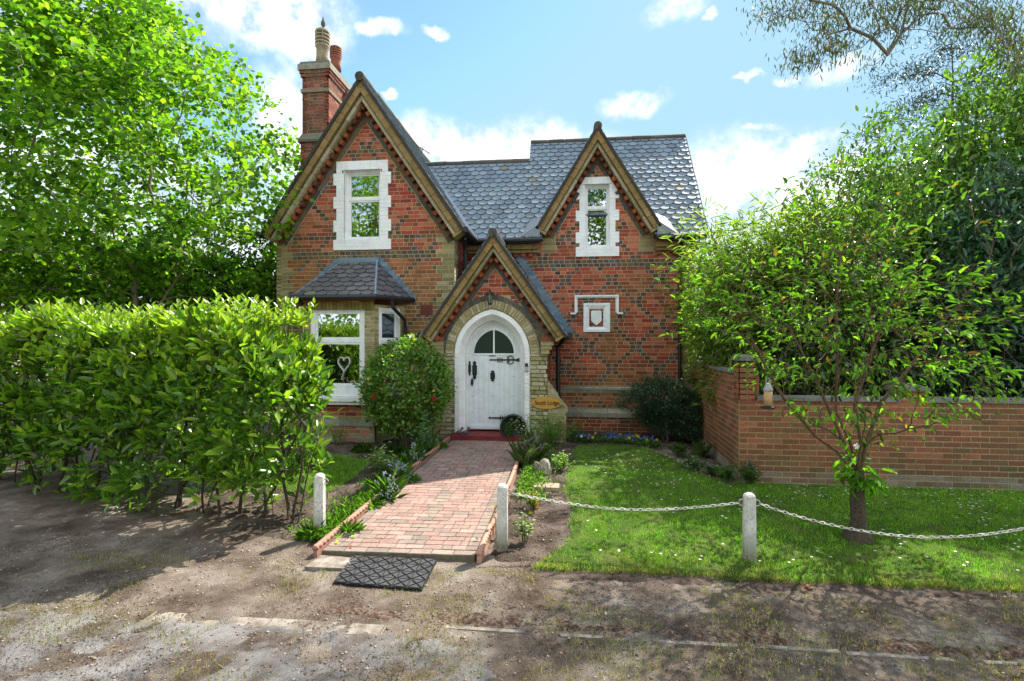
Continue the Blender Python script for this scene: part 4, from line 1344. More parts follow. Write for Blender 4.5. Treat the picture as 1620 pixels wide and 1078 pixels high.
# lane surface
lane_f = lambda X, Y: (3.35 - Y) + (fbm(X, Y, 2.2, 21, 3) - .44) * .25 + (fbm(X, Y, 9, 27, 3) - .44) * .25 + (fbm(X, Y, 28, 28, 2) - .38) * .16 - np.where(X > -1.0, .55, .0) * smn((X + 1.0) / 1.0)
patch('lane', lane_f, -9, 6, 1.2, 3.6, .03, .004, 'tarmac', .010, .1)
struct(grid_sheet('lane_far_side', np.linspace(-60, 60, 60), np.linspace(-4.5, 1.2, 20), lambda X, Y: gz(X, Y) + .008 + 0 * X, 'tarmac'))
LAWN = [(-.28, 4.40), (3.0, 4.40), (9.0, 4.30), (9.0, 7.22), (2.30, 7.22), (2.15, 6.95), (1.95, 7.5), (1.70, 8.2), (1.35, 8.85), (.55, 8.95), (.15, 8.75), (.06, 8.2), (-.02, 6.6), (.06, 5.6), (0.0, 5.0), (-.12, 4.7)]
lawn_f = inside(LAWN)
patch('lawn', lawn_f, -.5, 7.0, 4.15, 9.1, .05, .045, 'turf', .03, .03, 2)
patch('lawn_edge_soil', lambda X, Y: .085 + (fbm(X, Y, 6, 19) - .44) * .06 - np.abs(lawn_f(X, Y) + .05) - 2 * (Y > 4.75) - 2 * (X < -.5), -.5, 7, 4.1, 4.8, .03, .006, 'soil', .02, .04, 9)
LAWN2 = [(-5.2, 6.5), (-3.05, 6.05), (-2.95, 6.4), (-3.0, 7.5), (-3.6, 7.75), (-5.2, 7.9)]
lawn2_f = inside(LAWN2)
patch('side_lawn', lawn2_f, -8.1, -2.8, 5.1, 8.0, .07, .03, 'turf', .02, .05, 3)
BED1 = [(-.70, 4.55), (.3, 4.5), (.3, 8.0), (.2, 9.0), (2.0, 8.9), (2.7, 7.2), (2.7, 10.6), (-.80, 10.6), (-.72, 9.1)]
patch('flower_bed', inside(BED1), -.9, 2.8, 4.3, 10.6, .05, .022, 'soil', .035, .1, 4)
BED2 = [(-3.4, 4.9), (-2.28, 4.62), (-2.10, 9.0), (-2.1, 9.6), (-6, 9.6), (-6, 7.6), (-4.4, 7.4), (-4.4, 5.6)]
patch('side_flower_bed', inside(BED2), -6.1, -2.05, 4.5, 9.6, .05, .02, 'soil', .03, .1, 6)
# moss strip and kerb edge along the lane
patch('moss_strip', lambda X, Y: .055 + (fbm(X, Y, 3, 31, 3) - .44) * .22 + (fbm(X, Y, 17, 33, 3) - .44) * .22 - np.abs(Y - 3.57 + .012 * X) - .3 * smn((-X - 1.6) / .8), -3.2, 5, 3.2, 4.0, .025, .010, 'moss', .03, .05, 7)
mb = MB()
def kerb_run(x0, x1, y, w, z, ln, col, jit=.006):
    x = x0
    while x < x1:
        e = min(x + ln * random.uniform(.85, 1.1), x1)
        dy = random.uniform(-jit, jit); dz = random.uniform(-.004, .004)
        mb.box(x + .004, e - .004, y + dy, y + w + dy, z - .15, z + dz, pick([col], .1)); x = e + (random.uniform(.0, .35) if w < .05 else 0)
kerb_run(-3.02, -1.25, 3.30, .13, -.098, .9, (.30, .27, .23))
struct(mb.build('kerb_stones', 'kerb'))
mb = MB()
kerb_run(-.9, 4.5, 3.44, .035, -.099, .6, (.2, .18, .15), .010)
struct(mb.build('kerb_edge', 'kerb'))

# ------------------------------------------------------------------ brick path
PN0, PN1 = (-2.26, 4.47), (-.83, 4.52)       # near corners
PF0, PF1 = (-2.04, 8.86), (-.75, 8.86)
def path_pt(u, v):
    x = (PN0[0] * (1 - u) + PN1[0] * u) * (1 - v) + (PF0[0] * (1 - u) + PF1[0] * u) * v
    y = (PN0[1] * (1 - u) + PN1[1] * u) * (1 - v) + (PF0[1] * (1 - u) + PF1[1] * u) * v
    return x, y
path = thing('garden_path', 'sloping brick paved path leading up to the white front door', 'path', (-1.5, 6.6, -.03))
path['kind'] = 'structure'
def path_z(v): return -.045 + (.125 + .045) * v
mb = MB()
rows = 46; rn = 0
def paver(u0, u1, v0, v1, col, h=0.):
    g = .0032; gv = .0013
    P = [path_pt(u0 + g, v0 + gv), path_pt(u1 - g, v0 + gv), path_pt(u1 - g, v1 - gv), path_pt(u0 + g, v1 - gv)]
    zz = [path_z(v0) + h, path_z(v0) + h, path_z(v1) + h, path_z(v1) + h]
    b = .004
    tx, ty = random.uniform(-.002, .002), random.uniform(-.002, .002)
    zz = [zz[0] + tx, zz[1] + ty, zz[2] - tx, zz[3] - ty]
    mb.add([(p[0], p[1], z_ - .03) for p, z_ in zip(P, zz)] + [(p[0], p[1], z_) for p, z_ in zip(P, zz)],
           [(4, 5, 6, 7), (0, 1, 5, 4), (1, 2, 6, 5), (2, 3, 7, 6), (3, 0, 4, 7)], col)
PV = [(.32, .195, .165), (.345, .215, .18), (.29, .18, .15), (.285, .19, .165), (.36, .24, .205), (.31, .20, .17)]
PG = [(.26, .20, .165), (.30, .235, .19), (.23, .18, .15)]
eb = .075
for r in range(1, rows):
    v0, v1 = r / rows, (r + 1) / rows
    paver(0, eb, v0, v1, pick(PG)); paver(1 - eb, 1, v0, v1, pick(PG))
    u = eb; first = True
    while u < 1 - eb - .001:
        w_ = .122
        rr = random.random()
        if rr < .16: w_ = .067
        if first and r % 2: w_ = .066
        first = False
        e = min(u + w_, 1 - eb)
        if 1 - eb - e < .035: e = 1 - eb
        mid = abs((u + e) / 2 - .52) < .06 and random.random() < .75
        paver(u, e, v0, v1, pick(PG if (mid or random.random() < .12) else PV, .1)); u = e
for i in range(7): paver(i / 7, (i + 1) / 7, 0, 1 / rows, pick(PG), -.002)
mb.build('pavers', 'paver', path)
mb = MB()
P = [path_pt(0, 0), path_pt(1, 0), path_pt(1, 1), path_pt(0, 1)]
zz = [path_z(0) - .009, path_z(0) - .009, path_z(1) - .009, path_z(1) - .009]
mb.add([(p[0], p[1], z_ - .2) for p, z_ in zip(P, zz)] + [(p[0], p[1], z_) for p, z_ in zip(P, zz)], [(4, 5, 6, 7), (0, 1, 5, 4), (1, 2, 6, 5), (2, 3, 7, 6), (3, 0, 4, 7)], (.13, .11, .085))
mb.build('path_bed', 'stone', path)
# rope-top terracotta edging, laid in lengths
def rope(p0, p1, z0, z1, label, seg=.60):
    n = int(round(math.dist(p0, p1) / seg)); root = None
    for i in range(n):
        a = np.array([*p0, z0]) + (np.array([*p1, z1]) - np.array([*p0, z0])) * i / n; b = np.array([*p0, z0]) + (np.array([*p1, z1]) - np.array([*p0, z0])) * (i + 1) / n
        d = unit(b - a); side = unit(np.cross(d, V3(0, 0, 1))); up = np.cross(side, d)
        off = side * random.uniform(-.006, .006) + up * random.uniform(-.004, .006)
        mb = MB(); Ls = np.linalg.norm(b - a) - .008; k = int(Ls / .0075); base = len(mb.v); R = .027; nn = 14
        col = pick([(.36, .185, .13), (.40, .22, .16), (.32, .165, .12)], .08)
        for q in range(k + 1):
            s_ = Ls * q / k; tw = s_ / .068 * 2 * math.pi
            for j in range(nn):
                th = 2 * math.pi * j / nn
                r_ = R * (1.12 - .42 * (1 - abs(math.cos(th + tw / 2))) ** 1.6)
                p = a + off + d * s_ + up * (.030) + side * (r_ * math.cos(th)) + up * (r_ * math.sin(th))
                mb.v.append(tuple(p)); mb.c.append(col)
        for q in range(k):
            for j in range(nn):
                j2 = (j + 1) % nn
                mb.f.append((q * nn + j, (q + 1) * nn + j, (q + 1) * nn + j2, q * nn + j2))
        mb.f.append(tuple(range(nn))); mb.f.append(tuple(k * nn + j for j in reversed(range(nn))))
        o_ = link_np('rope_edging_tile', np.array(mb.v), mb.f, mb.c, 'generic', None, True)
        body = MB()
        A = a + off; B = a + off + d * Ls
        q4 = [A - side * .02, A + side * .02, B + side * .02, B - side * .02]
        body.add([tuple(p - up * .10) for p in q4] + [tuple(p + up * .015) for p in q4], [(4, 5, 6, 7), (0, 1, 5, 4), (1, 2, 6, 5), (2, 3, 7, 6), (3, 0, 4, 7)], col)
        body.build('tile_foot', 'generic', o_)
        tag(o_, label, 'edging tile', 'terracotta rope edging tiles along the brick path')
ez = .015
rope((PN0[0] - .05, PN0[1] - .04), (PF0[0] - .05, PF0[1]), path_z(0) + ez - .01, path_z(1) + ez, 'terracotta rope-twist edging tile on the left border of the brick path')
rope((PN1[0] + .05, PN1[1] - .03), (PF1[0] + .05, PF1[1]), path_z(0) + ez - .02, path_z(1) + ez, 'terracotta rope-twist edging tile on the right border of the brick path')
# stone slab beside the mat
mb = MB()
mb.add([(-2.27, 4.18, -.2), (-1.90, 4.21, -.2), (-1.90, 4.42, -.2), (-2.24, 4.42, -.2), (-2.27, 4.18, -.068), (-1.90, 4.21, -.078), (-1.90, 4.42, -.078), (-2.24, 4.42, -.066)],
       [(4, 5, 6, 7), (0, 1, 5, 4), (1, 2, 6, 5), (2, 3, 7, 6), (3, 0, 4, 7)], (.36, .30, .23))
tag(mb.build('stone_slab', 'kerb'), 'worn sandy stone slab at the foot of the path beside the black mat', 'slab')

# rubber mat: flat sheet with raised geometric relief
mx0 = [at(0, 0, 1)[0]]
def gpt(px, py, z=-.10):
    r = ray(px, py); t = (z - H) / r[2]; return r[0] * t, r[1] * t
MA, MBp, MC, MD = gpt(527, 925), gpt(667, 936), gpt(691, 889), gpt(557, 883)
def mat_pt(u, v):
    return tuple((1 - u) * (1 - v) * MA[k] + u * (1 - v) * MBp[k] + u * v * MC[k] + (1 - u) * v * MD[k] for k in (0, 1))
matroot = thing('rubber_mat', 'black rubber mat with raised geometric relief at the foot of the path', 'mat', (*mat_pt(.5, .5), -.09))
mb = MB()
zb = -.082
P = [mat_pt(0, 0), mat_pt(1, 0), mat_pt(1, 1), mat_pt(0, 1)]
mb.add([(p[0], p[1], zb - .03) for p in P] + [(p[0], p[1], zb) for p in P], [(4, 5, 6, 7), (0, 1, 5, 4), (1, 2, 6, 5), (2, 3, 7, 6), (3, 0, 4, 7)], (.008, .008, .009))
mb.build('mat_base', 'generic', matroot)
mb = MB(); nu, nv = 6, 4
GR = (.045, .045, .048)
def mpoly(pts, col=GR, h=.009):
    P = [mat_pt(max(.006, min(.994, a)), max(.008, min(.992, b))) for a, b in pts]
    k = len(P)
    if parea(P) < 0: P = P[::-1]
    if parea(P) < 1e-5: return
    mb.add([(p[0], p[1], zb) for p in P] + [(p[0], p[1], zb + h) for p in P], [tuple(range(k, 2 * k))] + [(i, (i + 1) % k, k + (i + 1) % k, k + i) for i in range(k)], col)
for i in range(nu):
    for j in range(nv):
        u0, u1, v0, v1 = i / nu, (i + 1) / nu, j / nv, (j + 1) / nv; uc, vc = (u0 + u1) / 2, (v0 + v1) / 2
        g = .14; c = random.uniform(.8, 1.2); G = tuple(x * c for x in GR)
        def S(tri, f=.74):
            cx_ = sum(p[0] for p in tri) / len(tri); cy_ = sum(p[1] for p in tri) / len(tri)
            mpoly([(cx_ + (p[0] - cx_) * f, cy_ + (p[1] - cy_) * f) for p in tri], G)
        S([(u0, v0), (u1, v0), (uc, vc)]); S([(u1, v0), (u1, v1), (uc, vc)]); S([(u1, v1), (u0, v1), (uc, vc)]); S([(u0, v1), (u0, v0), (uc, vc)])
mb.build('mat_relief', 'generic', matroot)

# ------------------------------------------------------------------ garden wall
GW = (.30,.115,.065)
GWP = [(.31,.105,.06),(.25,.085,.048),(.34,.13,.07),(.21,.08,.046),(.27,.12,.062),(.20,.10,.055)]
YG, XG = 7.27, 2.36
xsd = lambda y: XG + (y - 7.27) * .044
gwall = thing('garden_wall', 'modern red brick garden wall with grey stone copings and piers', 'wall', (5, YG, -.1))
gm = (.40, .32, .17)
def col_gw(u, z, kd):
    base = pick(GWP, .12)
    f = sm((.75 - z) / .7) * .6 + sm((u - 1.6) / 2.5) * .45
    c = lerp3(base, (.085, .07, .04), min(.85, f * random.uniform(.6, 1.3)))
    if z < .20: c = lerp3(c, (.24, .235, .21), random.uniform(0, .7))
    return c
mb = MB()
XGE = 9.0
z_t = zof(1300, 634, YG) - .0
z_m = 1.08
frg = (V3(XG, YG, -.12), V3(1, 0, 0), V3(0, 0, 1), V3(0, -1, 0))
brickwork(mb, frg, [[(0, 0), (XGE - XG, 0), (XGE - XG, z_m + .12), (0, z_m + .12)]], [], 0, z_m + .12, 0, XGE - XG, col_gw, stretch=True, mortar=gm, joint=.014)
YE = YM + .35
frs = frame((xsd(YE), YE), (XG, YG)); frs = (frs[0] + V3(0, 0, -.12), *frs[1:])
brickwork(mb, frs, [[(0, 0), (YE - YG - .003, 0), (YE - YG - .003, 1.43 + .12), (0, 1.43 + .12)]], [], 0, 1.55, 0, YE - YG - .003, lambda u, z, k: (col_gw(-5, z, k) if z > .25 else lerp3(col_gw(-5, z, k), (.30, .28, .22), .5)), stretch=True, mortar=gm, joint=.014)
mb.box(XG + .24, XG + .30, YG + .1, YM, -.12, 1.43, GW); mb.box(XG + .1, XGE, YG + .1, YG + .22, -.12, z_m, GW)
mb.build('brickwork', 'brick', gwall)
def pier(x0, x1, y0, y1, z1, name='pier', zb=1.08):
    mb = MB()
    for fr, ln in (((V3(x0, y0, -.12), V3(1, 0, 0), V3(0, 0, 1), V3(0, -1, 0)), x1 - x0), ((V3(x0, y1, -.12), V3(0, -1, 0), V3(0, 0, 1), V3(-1, 0, 0)), y1 - y0), ((V3(x1, y0, -.12), V3(0, 1, 0), V3(0, 0, 1), V3(1, 0, 0)), y1 - y0), ((V3(x1, y1, -.12), V3(-1, 0, 0), V3(0, 0, 1), V3(0, 1, 0)), x1 - x0)):
        brickwork(mb, fr, [[(0, zb + .12), (ln, zb + .12), (ln, z1 + .12), (0, z1 + .12)]], [], zb + .12, z1 + .12, 0, ln, lambda u, z, k: col_gw(0, z, k), stretch=True, mortar=gm, joint=.014)
    p = mb.build(name, 'brick', gwall)
    mb = MB()
    cap_block(mb, x0 - .035, x1 + .035, y0 - .035, y1 + .035, z1, z1 + .045, 0, (.19, .19, .165)); cap_block(mb, x0 - .03, x1 + .03, y0 - .03, y1 + .03, z1 + .0455, z1 + .085, .09, (.17, .17, .15))
    mb.build('pier_cap', 'stone', p)
pier(XG, XG + .215, YG, YG + .215, zof(1183, 571, YG))
px0, px1 = xof(1424, 640, YG), xof(1465, 640, YG)
pier(px0, px1, YG, YG + .24, zof(1444, 619, YG))
pier(xsd(9.06) - .005, xsd(9.06) + .215, 8.95, 9.17, 1.55, zb=1.43)
mb = MB()
def coping(x0, x1, y0, y1, z, along='x', ln=.6):
    a, b = (x0, x1) if along == 'x' else (y0, y1)
    q = a
    while q < b - .01:
        e = min(q + ln, b)
        c = pick([(.20, .205, .18), (.17, .18, .15), (.24, .235, .21)], .1)
        if along == 'x': mb.box(q + .003, e - .003, y0, y1, z, z + .05, c)
        else:
            a_, b_ = q + .003, e - .003; da, db_ = xsd(a_) - XG, xsd(b_) - XG
            mb.add([(x0 + da, a_, z), (x1 + da, a_, z), (x1 + db_, b_, z), (x0 + db_, b_, z), (x0 + da, a_, z + .05), (x1 + da, a_, z + .05), (x1 + db_, b_, z + .05), (x0 + db_, b_, z + .05)],
                   [(0,3,2,1),(4,5,6,7),(0,1,5,4),(1,2,6,5),(2,3,7,6),(3,0,4,7)], c)
        q = e
coping(XG + .23, px0 - .01, YG - .035, YG + .26, z_m); coping(px1 + .01, XGE, YG - .035, YG + .26, z_m)
coping(XG - .035, XG + .25, YG + .24, 8.93, 1.43, 'y'); coping(XG - .035, XG + .25, 9.19, YM - .02, 1.43, 'y')
mb.build('coping', 'stone', gwall)

# ------------------------------------------------------------------ bollards and chain
bol = thing('bollard', 'chipped white bollard with a mossy foot beside the right edge of the path', 'bollard', (-.61, 4.76, -.11), 'white bollards along the verge')
def bollard_mesh(parent, x, y, z, seed, h=.65, w=.052):
    random.seed(seed)
    mb = MB(); prof = [(0, 1.03), (.04, 1.05), (.09, 1.0), (.5, .97), (.93, .92), (.965, .86), (.985, .66), (1.0, .35)]
    ring8 = [(1, .55), (.55, 1), (-.55, 1), (-1, .55), (-1, -.55), (-.55, -1), (.55, -1), (1, -.55)]
    V = []; Cc = []
    for (t, s) in prof:
        for (a, b) in ring8:
            V.append((x + a * w * s * random.uniform(.985, 1.015), y + b * w * s * random.uniform(.985, 1.015), z + t * h)); Cc.append((.62, .62, .58) if t > .1 else (.13, .12, .07))
    F = []
    for i in range(len(prof) - 1):
        for j in range(8): F.append((i * 8 + j, i * 8 + (j + 1) % 8, (i + 1) * 8 + (j + 1) % 8, (i + 1) * 8 + j))
    F.append(tuple((len(prof) - 1) * 8 + j for j in range(8)))
    return link_np('post', np.array(V), F, Cc, 'bollard_paint', parent)
m, t, bs = new_mat('bollard_paint')
a = tn(t, 'ShaderNodeAttribute', attribute_name='Col')
chip = ramp(t, noise(t, 38, 8, .72), [(.50, 0.), (.60, .75)])
grime = ramp(t, noise(t, 11, 6, .7), [(.4, 0.), (.7, .55)])
c = mixc(t, grime, a.outputs['Color'], (.24, .26, .17)); c = mixc(t, chip, c, (.30, .29, .26))
t.links.new(c, bs.inputs['Base Color']); bs.inputs['Roughness'].default_value = .8; bump(t, bs, noise(t, 60, 5), .6, .004)
bollard_mesh(bol, -.61, 4.76, -.11, 1)
def bolt(parent, x, y, z):
    mb = MB(); th = np.linspace(0, 2 * math.pi, 9)
    mb.tube([(x + .028 * math.cos(a_), y, z + .028 * math.sin(a_)) for a_ in th], .006, (.35, .34, .31), 6, False)
    mb.build('eye_bolt', 'iron', parent)
bolt(bol, -.61 + .065, 4.76, .46)
b2 = thing('bollard', 'white bollard at the right end of the hedge, left of the path', 'bollard', (-2.50, 4.9, -.11), 'white bollards along the verge')
bollard_mesh(b2, -2.50, 4.9, -.11, 2, .66); bolt(b2, -2.5 + .065, 4.9, .47)
b4 = thing('bollard', 'white bollard holding the far right end of the second chain', 'bollard', (4.36, 4.70, -.09), 'white bollards along the verge')
bollard_mesh(b4, 4.36, 4.70, -.09, 4, .63)
b3 = thing('bollard', 'white bollard standing on the lawn between two hanging chains', 'bollard', (1.62, 4.72, -.08), 'white bollards along the verge')
bollard_mesh(b3, 1.62, 4.72, -.08, 3, .62); bolt(b3, 1.62 - .065, 4.72, .45); bolt(b3, 1.62 + .065, 4.72, .45)
random.seed(77)
def chain(p0, p1, sag, label):
    p0, p1 = V3(*p0), V3(*p1); mb = MB(); D = np.linalg.norm(p1 - p0)
    pitch = .040; n = int(D * (1 + 8 / 3 * (sag / D) ** 2) / pitch)
    f = lambda t: p0 + (p1 - p0) * t - V3(0, 0, 1) * 4 * sag * t * (1 - t) + V3(0, .012 * math.sin(t * 9), 0)
    for i in range(n):
        a, b = f(i / n), f((i + 1) / n); d = unit(b - a); c_ = (a + b) / 2
        s_ = unit(np.cross(d, V3(0, 0, 1))); u_ = np.cross(s_, d)
        s_ = (s_ * .25 + u_ * .97) if i % 2 else (s_ * .97 - u_ * .25); s_ = unit(s_)
        hl, hw = .0265, .0115
        pts = [c_ + d * (hl * math.cos(t)) * (1.0) + s_ * hw * math.sin(t) * (1 if abs(math.sin(t)) > .9 else 1.1) for t in np.linspace(0, 2 * math.pi, 9)]
        if random.random() < .03: pts = [p + V3(0, 0, .004) for p in pts]
        mb.tube(pts, .0034, pick([(.60, .58, .52), (.50, .46, .38), (.66, .65, .60)], .1), 5, False)
    tag(mb.build('chain', 'generic'), label, 'chain', 'white chains between the bollards')
chain((-.55 + .03, 4.76, .455), (1.62 - .09, 4.72, .445), .10, 'white painted chain sagging across the flower bed and lawn, nearest the path')
chain((1.62 + .09, 4.72, .445), (4.30, 4.70, .45), .235, 'white painted chain hanging in front of the cherry tree trunk')

# ------------------------------------------------------------------ things on and by the porch
# wall lantern
lx, lz1 = at(775, 459, 8.98); lz0 = zof(775, 483, 8.98)
lan = thing('wall_lantern', 'small black lantern hanging over the white arched door', 'lantern', (lx, 8.98, lz0))
mb = MB(); Hh = lz1 - lz0; LY = 8.97
mb.lathe(lx, LY, [(.02, lz0), (.035, lz0 + Hh * .1), (.028, lz0 + Hh * .13)], IR, 8)
mb.lathe(lx, LY, [(.065, lz0 + Hh * .66), (.07, lz0 + Hh * .70), (.035, lz0 + Hh * .86), (.015, lz0 + Hh * .92), (.012, lz1)], IR, 6)
mb.tube([(lx, LY, lz1 - .01), (lx, LY + .05, lz1 + .015), (lx, YP - .02, lz1 - .03)], .009, IR, 6)
for k in range(6):
    a_ = k * math.pi / 3
    mb.tube([(lx + .03 * math.cos(a_), LY + .03 * math.sin(a_), lz0 + Hh * .12), (lx + .058 * math.cos(a_), LY + .058 * math.sin(a_), lz0 + Hh * .67)], .005, IR, 5)
mb.build('lantern_frame', 'iron', lan)
mb = MB(); mb.lathe(lx, LY, [(.026, lz0 + Hh * .13), (.052, lz0 + Hh * .66)], (.16, .20, .13), 6); mb.build('lantern_glass', 'generic', lan)
# doorbell
x, z1_ = at(833.0, 575, YP - .03); z0_ = zof(833, 588, YP - .03)
db = MB(); db.box(x - .026, x + .026, YP - .055, YP - .022, z0_, z1_, (.015, .016, .018)); d_ = db.build('doorbell', 'iron')
tag(d_, 'black and silver doorbell on the white door surround', 'doorbell')
db = MB(); db.box(x - .022, x + .022, YP - .0575, YP - .0552, z0_ + .006, (z0_ + z1_) / 2 + .01, (.45, .46, .46)); db.lathe(x, YP - .058, [(.012, (z0_ + z1_) / 2 + .03), (.012, (z0_ + z1_) / 2 + .034)], (.04, .04, .05), 8)
db.build('button_plate', 'generic', d_)
# house sign
sx_, sz_ = at(864.5, 637.5, YP - .03)
mb = MB(); k = 30; P = []
for i in range(k):
    a_ = 2 * math.pi * i / k
    rx = .268 + (.018 * math.sin(i * 5.1) + .008 * math.sin(i * 11)) * (1.0 if math.cos(a_) < -.5 else .35)
    P.append((sx_ + rx * math.cos(a_), sz_ + .108 * math.sin(a_) * (1 + .04 * math.sin(3 * a_ + 1))))
mb.prism(P, front(YP - .028), 0, .022, (.52, .27, .055), back=True)
sg = mb.build('house_sign', 'old_wood')
tag(sg, 'oval wooden sign reading South Lodge on the right porch buttress', 'sign')
text_mesh('South Lodge', .106, sx_ + .012, sz_ - .002, YP - .0505, (.03, .02, .012), 'sign_lettering', 'generic', sg, extr=.0015, bold=.0022, sx=.82)
# two little bird ornaments on the step
def bird(px, label, turn, s=1.0):
    x = xof(px, 684, 8.98); z = .206
    r = thing('bird_ornament', label, 'ornament', (x, 8.98, z), 'pair of stone birds on the door step')
    V = [(-.055, 0, .045), (-.02, 0, .04), (.02, 0, .055), (.035, 0, .085), (.042, 0, .108)]; R = [.012, .034, .036, .022, .02]
    V = [(x + turn * a_ * s, 8.98 + b_, z + c_ * s) for a_, b_, c_ in V]
    q = MB(); q.tube(V, [r_ * s for r_ in R], (.13, .135, .15), 10); q.build('body', 'generic', r, True)
    q = MB(); q.lathe(x + turn * .044 * s, 8.98, [(.004, z + .098 * s), (.023 * s, z + .108 * s), (.021 * s, z + .124 * s), (.006, z + .137 * s)], (.25, .05, .03), 8); q.tube([(x + turn * .06 * s, 8.98, z + .115 * s), (x + turn * .09 * s, 8.98, z + .108 * s)], [.008, .001], (.05, .04, .03), 6); q.build('head', 'generic', r, True)
    q = MB(); q.tube([(x - .01, 8.99, z), (x, 8.98, z + .03)], .004, IR, 5); q.tube([(x + .012, 8.97, z), (x + .005, 8.98, z + .03)], .004, IR, 5); q.build('legs', 'generic', r)
bird(727.5, 'leftmost of the two small grey bird ornaments on the red step', 1); bird(737, 'grey bird ornament on the red step nearest the door', 1, 1.02)
# round planter leaning beside the door
px_, pz_ = at(812, 674, 8.94)
pl = thing('round_planter', 'round dark green planter tipped on its side by the door', 'planter', (px_, 8.94, .12))
mb = MB(); R = .235; cz_ = .12 + R; n = 28
for (r_, y_) in ((R * .2, 9.03), (R * .8, 9.03), (R, 8.99), (R * 1.02, 8.90), (R * .9, 8.885), (R * .86, 8.93), (R * .3, 8.97)):
    for j in range(n):
        a_ = 2 * math.pi * j / n; mb.v.append((px_ + r_ * math.cos(a_), y_, cz_ + r_ * math.sin(a_))); mb.c.append((.018, .03, .03))
for i in range(6):
    for j in range(n): mb.f.append((i * n + j, i * n + (j + 1) % n, (i + 1) * n + (j + 1) % n, (i + 1) * n + j))
mb.f.append(tuple(6 * n + j for j in range(n)))
mb.build('pot', 'iron', pl, True)
# weathered stone and brick in the bed right of the path
mb = MB()
def rock(cx, cy, cz, r, sc, col, seed, n1=14, n2=10):
    V = []; b = len(mb.v)
    for i in range(n2 + 1):
        ph = math.pi * i / n2
        for j in range(n1):
            th = 2 * math.pi * j / n1
            d = np.array([math.sin(ph) * math.cos(th), math.sin(ph) * math.sin(th), math.cos(ph)])
            k = 1 + .32 * (float(fbm(np.array(d[0] * 2 + d[2] + 5), np.array(d[1] * 2 - d[2] * .7 + 5), 1.5, seed)) - .45) * 2
            mb.v.append((cx + r * sc[0] * d[0] * k, cy + r * sc[1] * d[1] * k, cz + r * sc[2] * d[2] * k)); mb.c.append(pick([col, tuple(x * .6 for x in col)], .1))
    for i in range(n2):
        for j in range(n1): mb.f.append((b + i * n1 + j, b + (i + 1) * n1 + j, b + (i + 1) * n1 + (j + 1) % n1, b + i * n1 + (j + 1) % n1))
rx_, ry_ = gpt(862, 752, .0)
rock(rx_, ry_, .09, .10, (.85, .8, 1.4), (.42, .37, .30), 3, 20, 14)
rock(rx_ - .12, ry_ + .05, .08, .075, (.7, .8, 1.3), (.30, .25, .19), 5)
tag(mb.build('ornamental_stone', 'stone'), 'pitted pale stone lump standing in the bed right of the path', 'stone')
mb = MB(); bx_, by_ = gpt(862, 772, .0); z = gzf(bx_, by_) + .02
for i in range(3):
    mb.box(bx_ - .14 + i * .11, bx_ - .035 + i * .11, by_ - .1, by_ + .1, z, z + .05, pick([(.36, .25, .19), (.33, .22, .16)]))
tag(mb.build('edging_bricks', 'paver'), 'pale bricks laid flat in front of the stone lump', 'bricks')

# bird feeder hung in the cherry tree
fx, fz0 = at(1215, 647, 5.0); fz1 = zof(1215, 606, 5.0)
fd_ = thing('bird_feeder', 'clear seed feeder with grey cap hanging from the small tree', 'bird feeder', (fx, 5.0, fz0))
h = fz1 - fz0
mb = MB(); mb.lathe(fx, 5.0, [(.03, fz0 + h * .68), (.042, fz0 + h * .70), (.04, fz0 + h * .76), (.022, fz0 + h * .93), (.010, fz0 + h)], (.30, .32, .34), 14); mb.build('cap', 'generic', fd_, True)
mb = MB(); mb.lathe(fx, 5.0, [(.037, fz0 + h * .12), (.038, fz0 + h * .68)], (.42, .26, .13), 14); mb.build('seed_tube', 'generic', fd_, True)
mb = MB(); mb.lathe(fx, 5.0, [(.03, fz0 + h * .10), (.058, fz0 + h * .08), (.062, fz0 + h * .03), (.05, fz0), (.035, fz0)], (.015, .02, .02), 12)
for k in range(6): mb.tube([(fx, 5.0, fz0 + h * .05), (fx + .068 * math.cos(k * 1.05), 5.0 + .068 * math.sin(k * 1.05), fz0 + h * .06)], .008, (.015, .02, .02), 5)
mb.build('perch_tray', 'generic', fd_)
mb = MB(); mb.tube([(fx - .018, 5.0, fz0 + h * .9), (fx - .018, 5.0, fz0 + h * 1.1), (fx, 5.0, fz0 + h * 1.2), (fx + .018, 5.0, fz0 + h * 1.1), (fx + .018, 5.0, fz0 + h * .9)], .004, (.3, .3, .3), 5); mb.build('hanger', 'generic', fd_)
# heart wreath behind the bay glass
hx, hz = at(547, 575, YB + .12)
mb = MB(); pts = []
for i in range(29):
    t_ = 2 * math.pi * i / 28
    pts.append((hx + .0078 * 16 * math.sin(t_) ** 3 * .9, YB + .045, hz + .0078 * (13 * math.cos(t_) - 5 * math.cos(2 * t_) - 2 * math.cos(3 * t_) - math.cos(4 * t_)) * 1.2))
mb.tube(pts, .012, (.62, .60, .54), 6, False); mb.tube([(hx, YB + .045, hz - .14), (hx - .05, YB + .045, hz - .30)], .008, (.6, .58, .5), 5)
tag(mb.build('heart_wreath', 'generic'), 'pale woven heart hanging inside the bay window', 'wreath')
# television aerial stub behind the wing roof
mb = MB(); ax, az = at(668, 236, 12.4)
mb.tube([(ax, 12.4, az - .9), (ax, 12.4, az + .05)], .012, (.12, .12, .12), 5)
mb.tube([(ax - .22, 12.4, az + .14), (ax + .2, 12.4, az - .12)], .012, (.12, .12, .12), 5)
for k in range(6): mb.tube([(ax - .18 + k * .065, 12.2, az + .115 - k * .045), (ax - .18 + k * .065, 12.6, az + .115 - k * .045)], .006, (.15, .15, .15), 4)
tag(mb.build('roof_aerial', 'iron'), 'small television aerial showing above the wing roof', 'aerial')

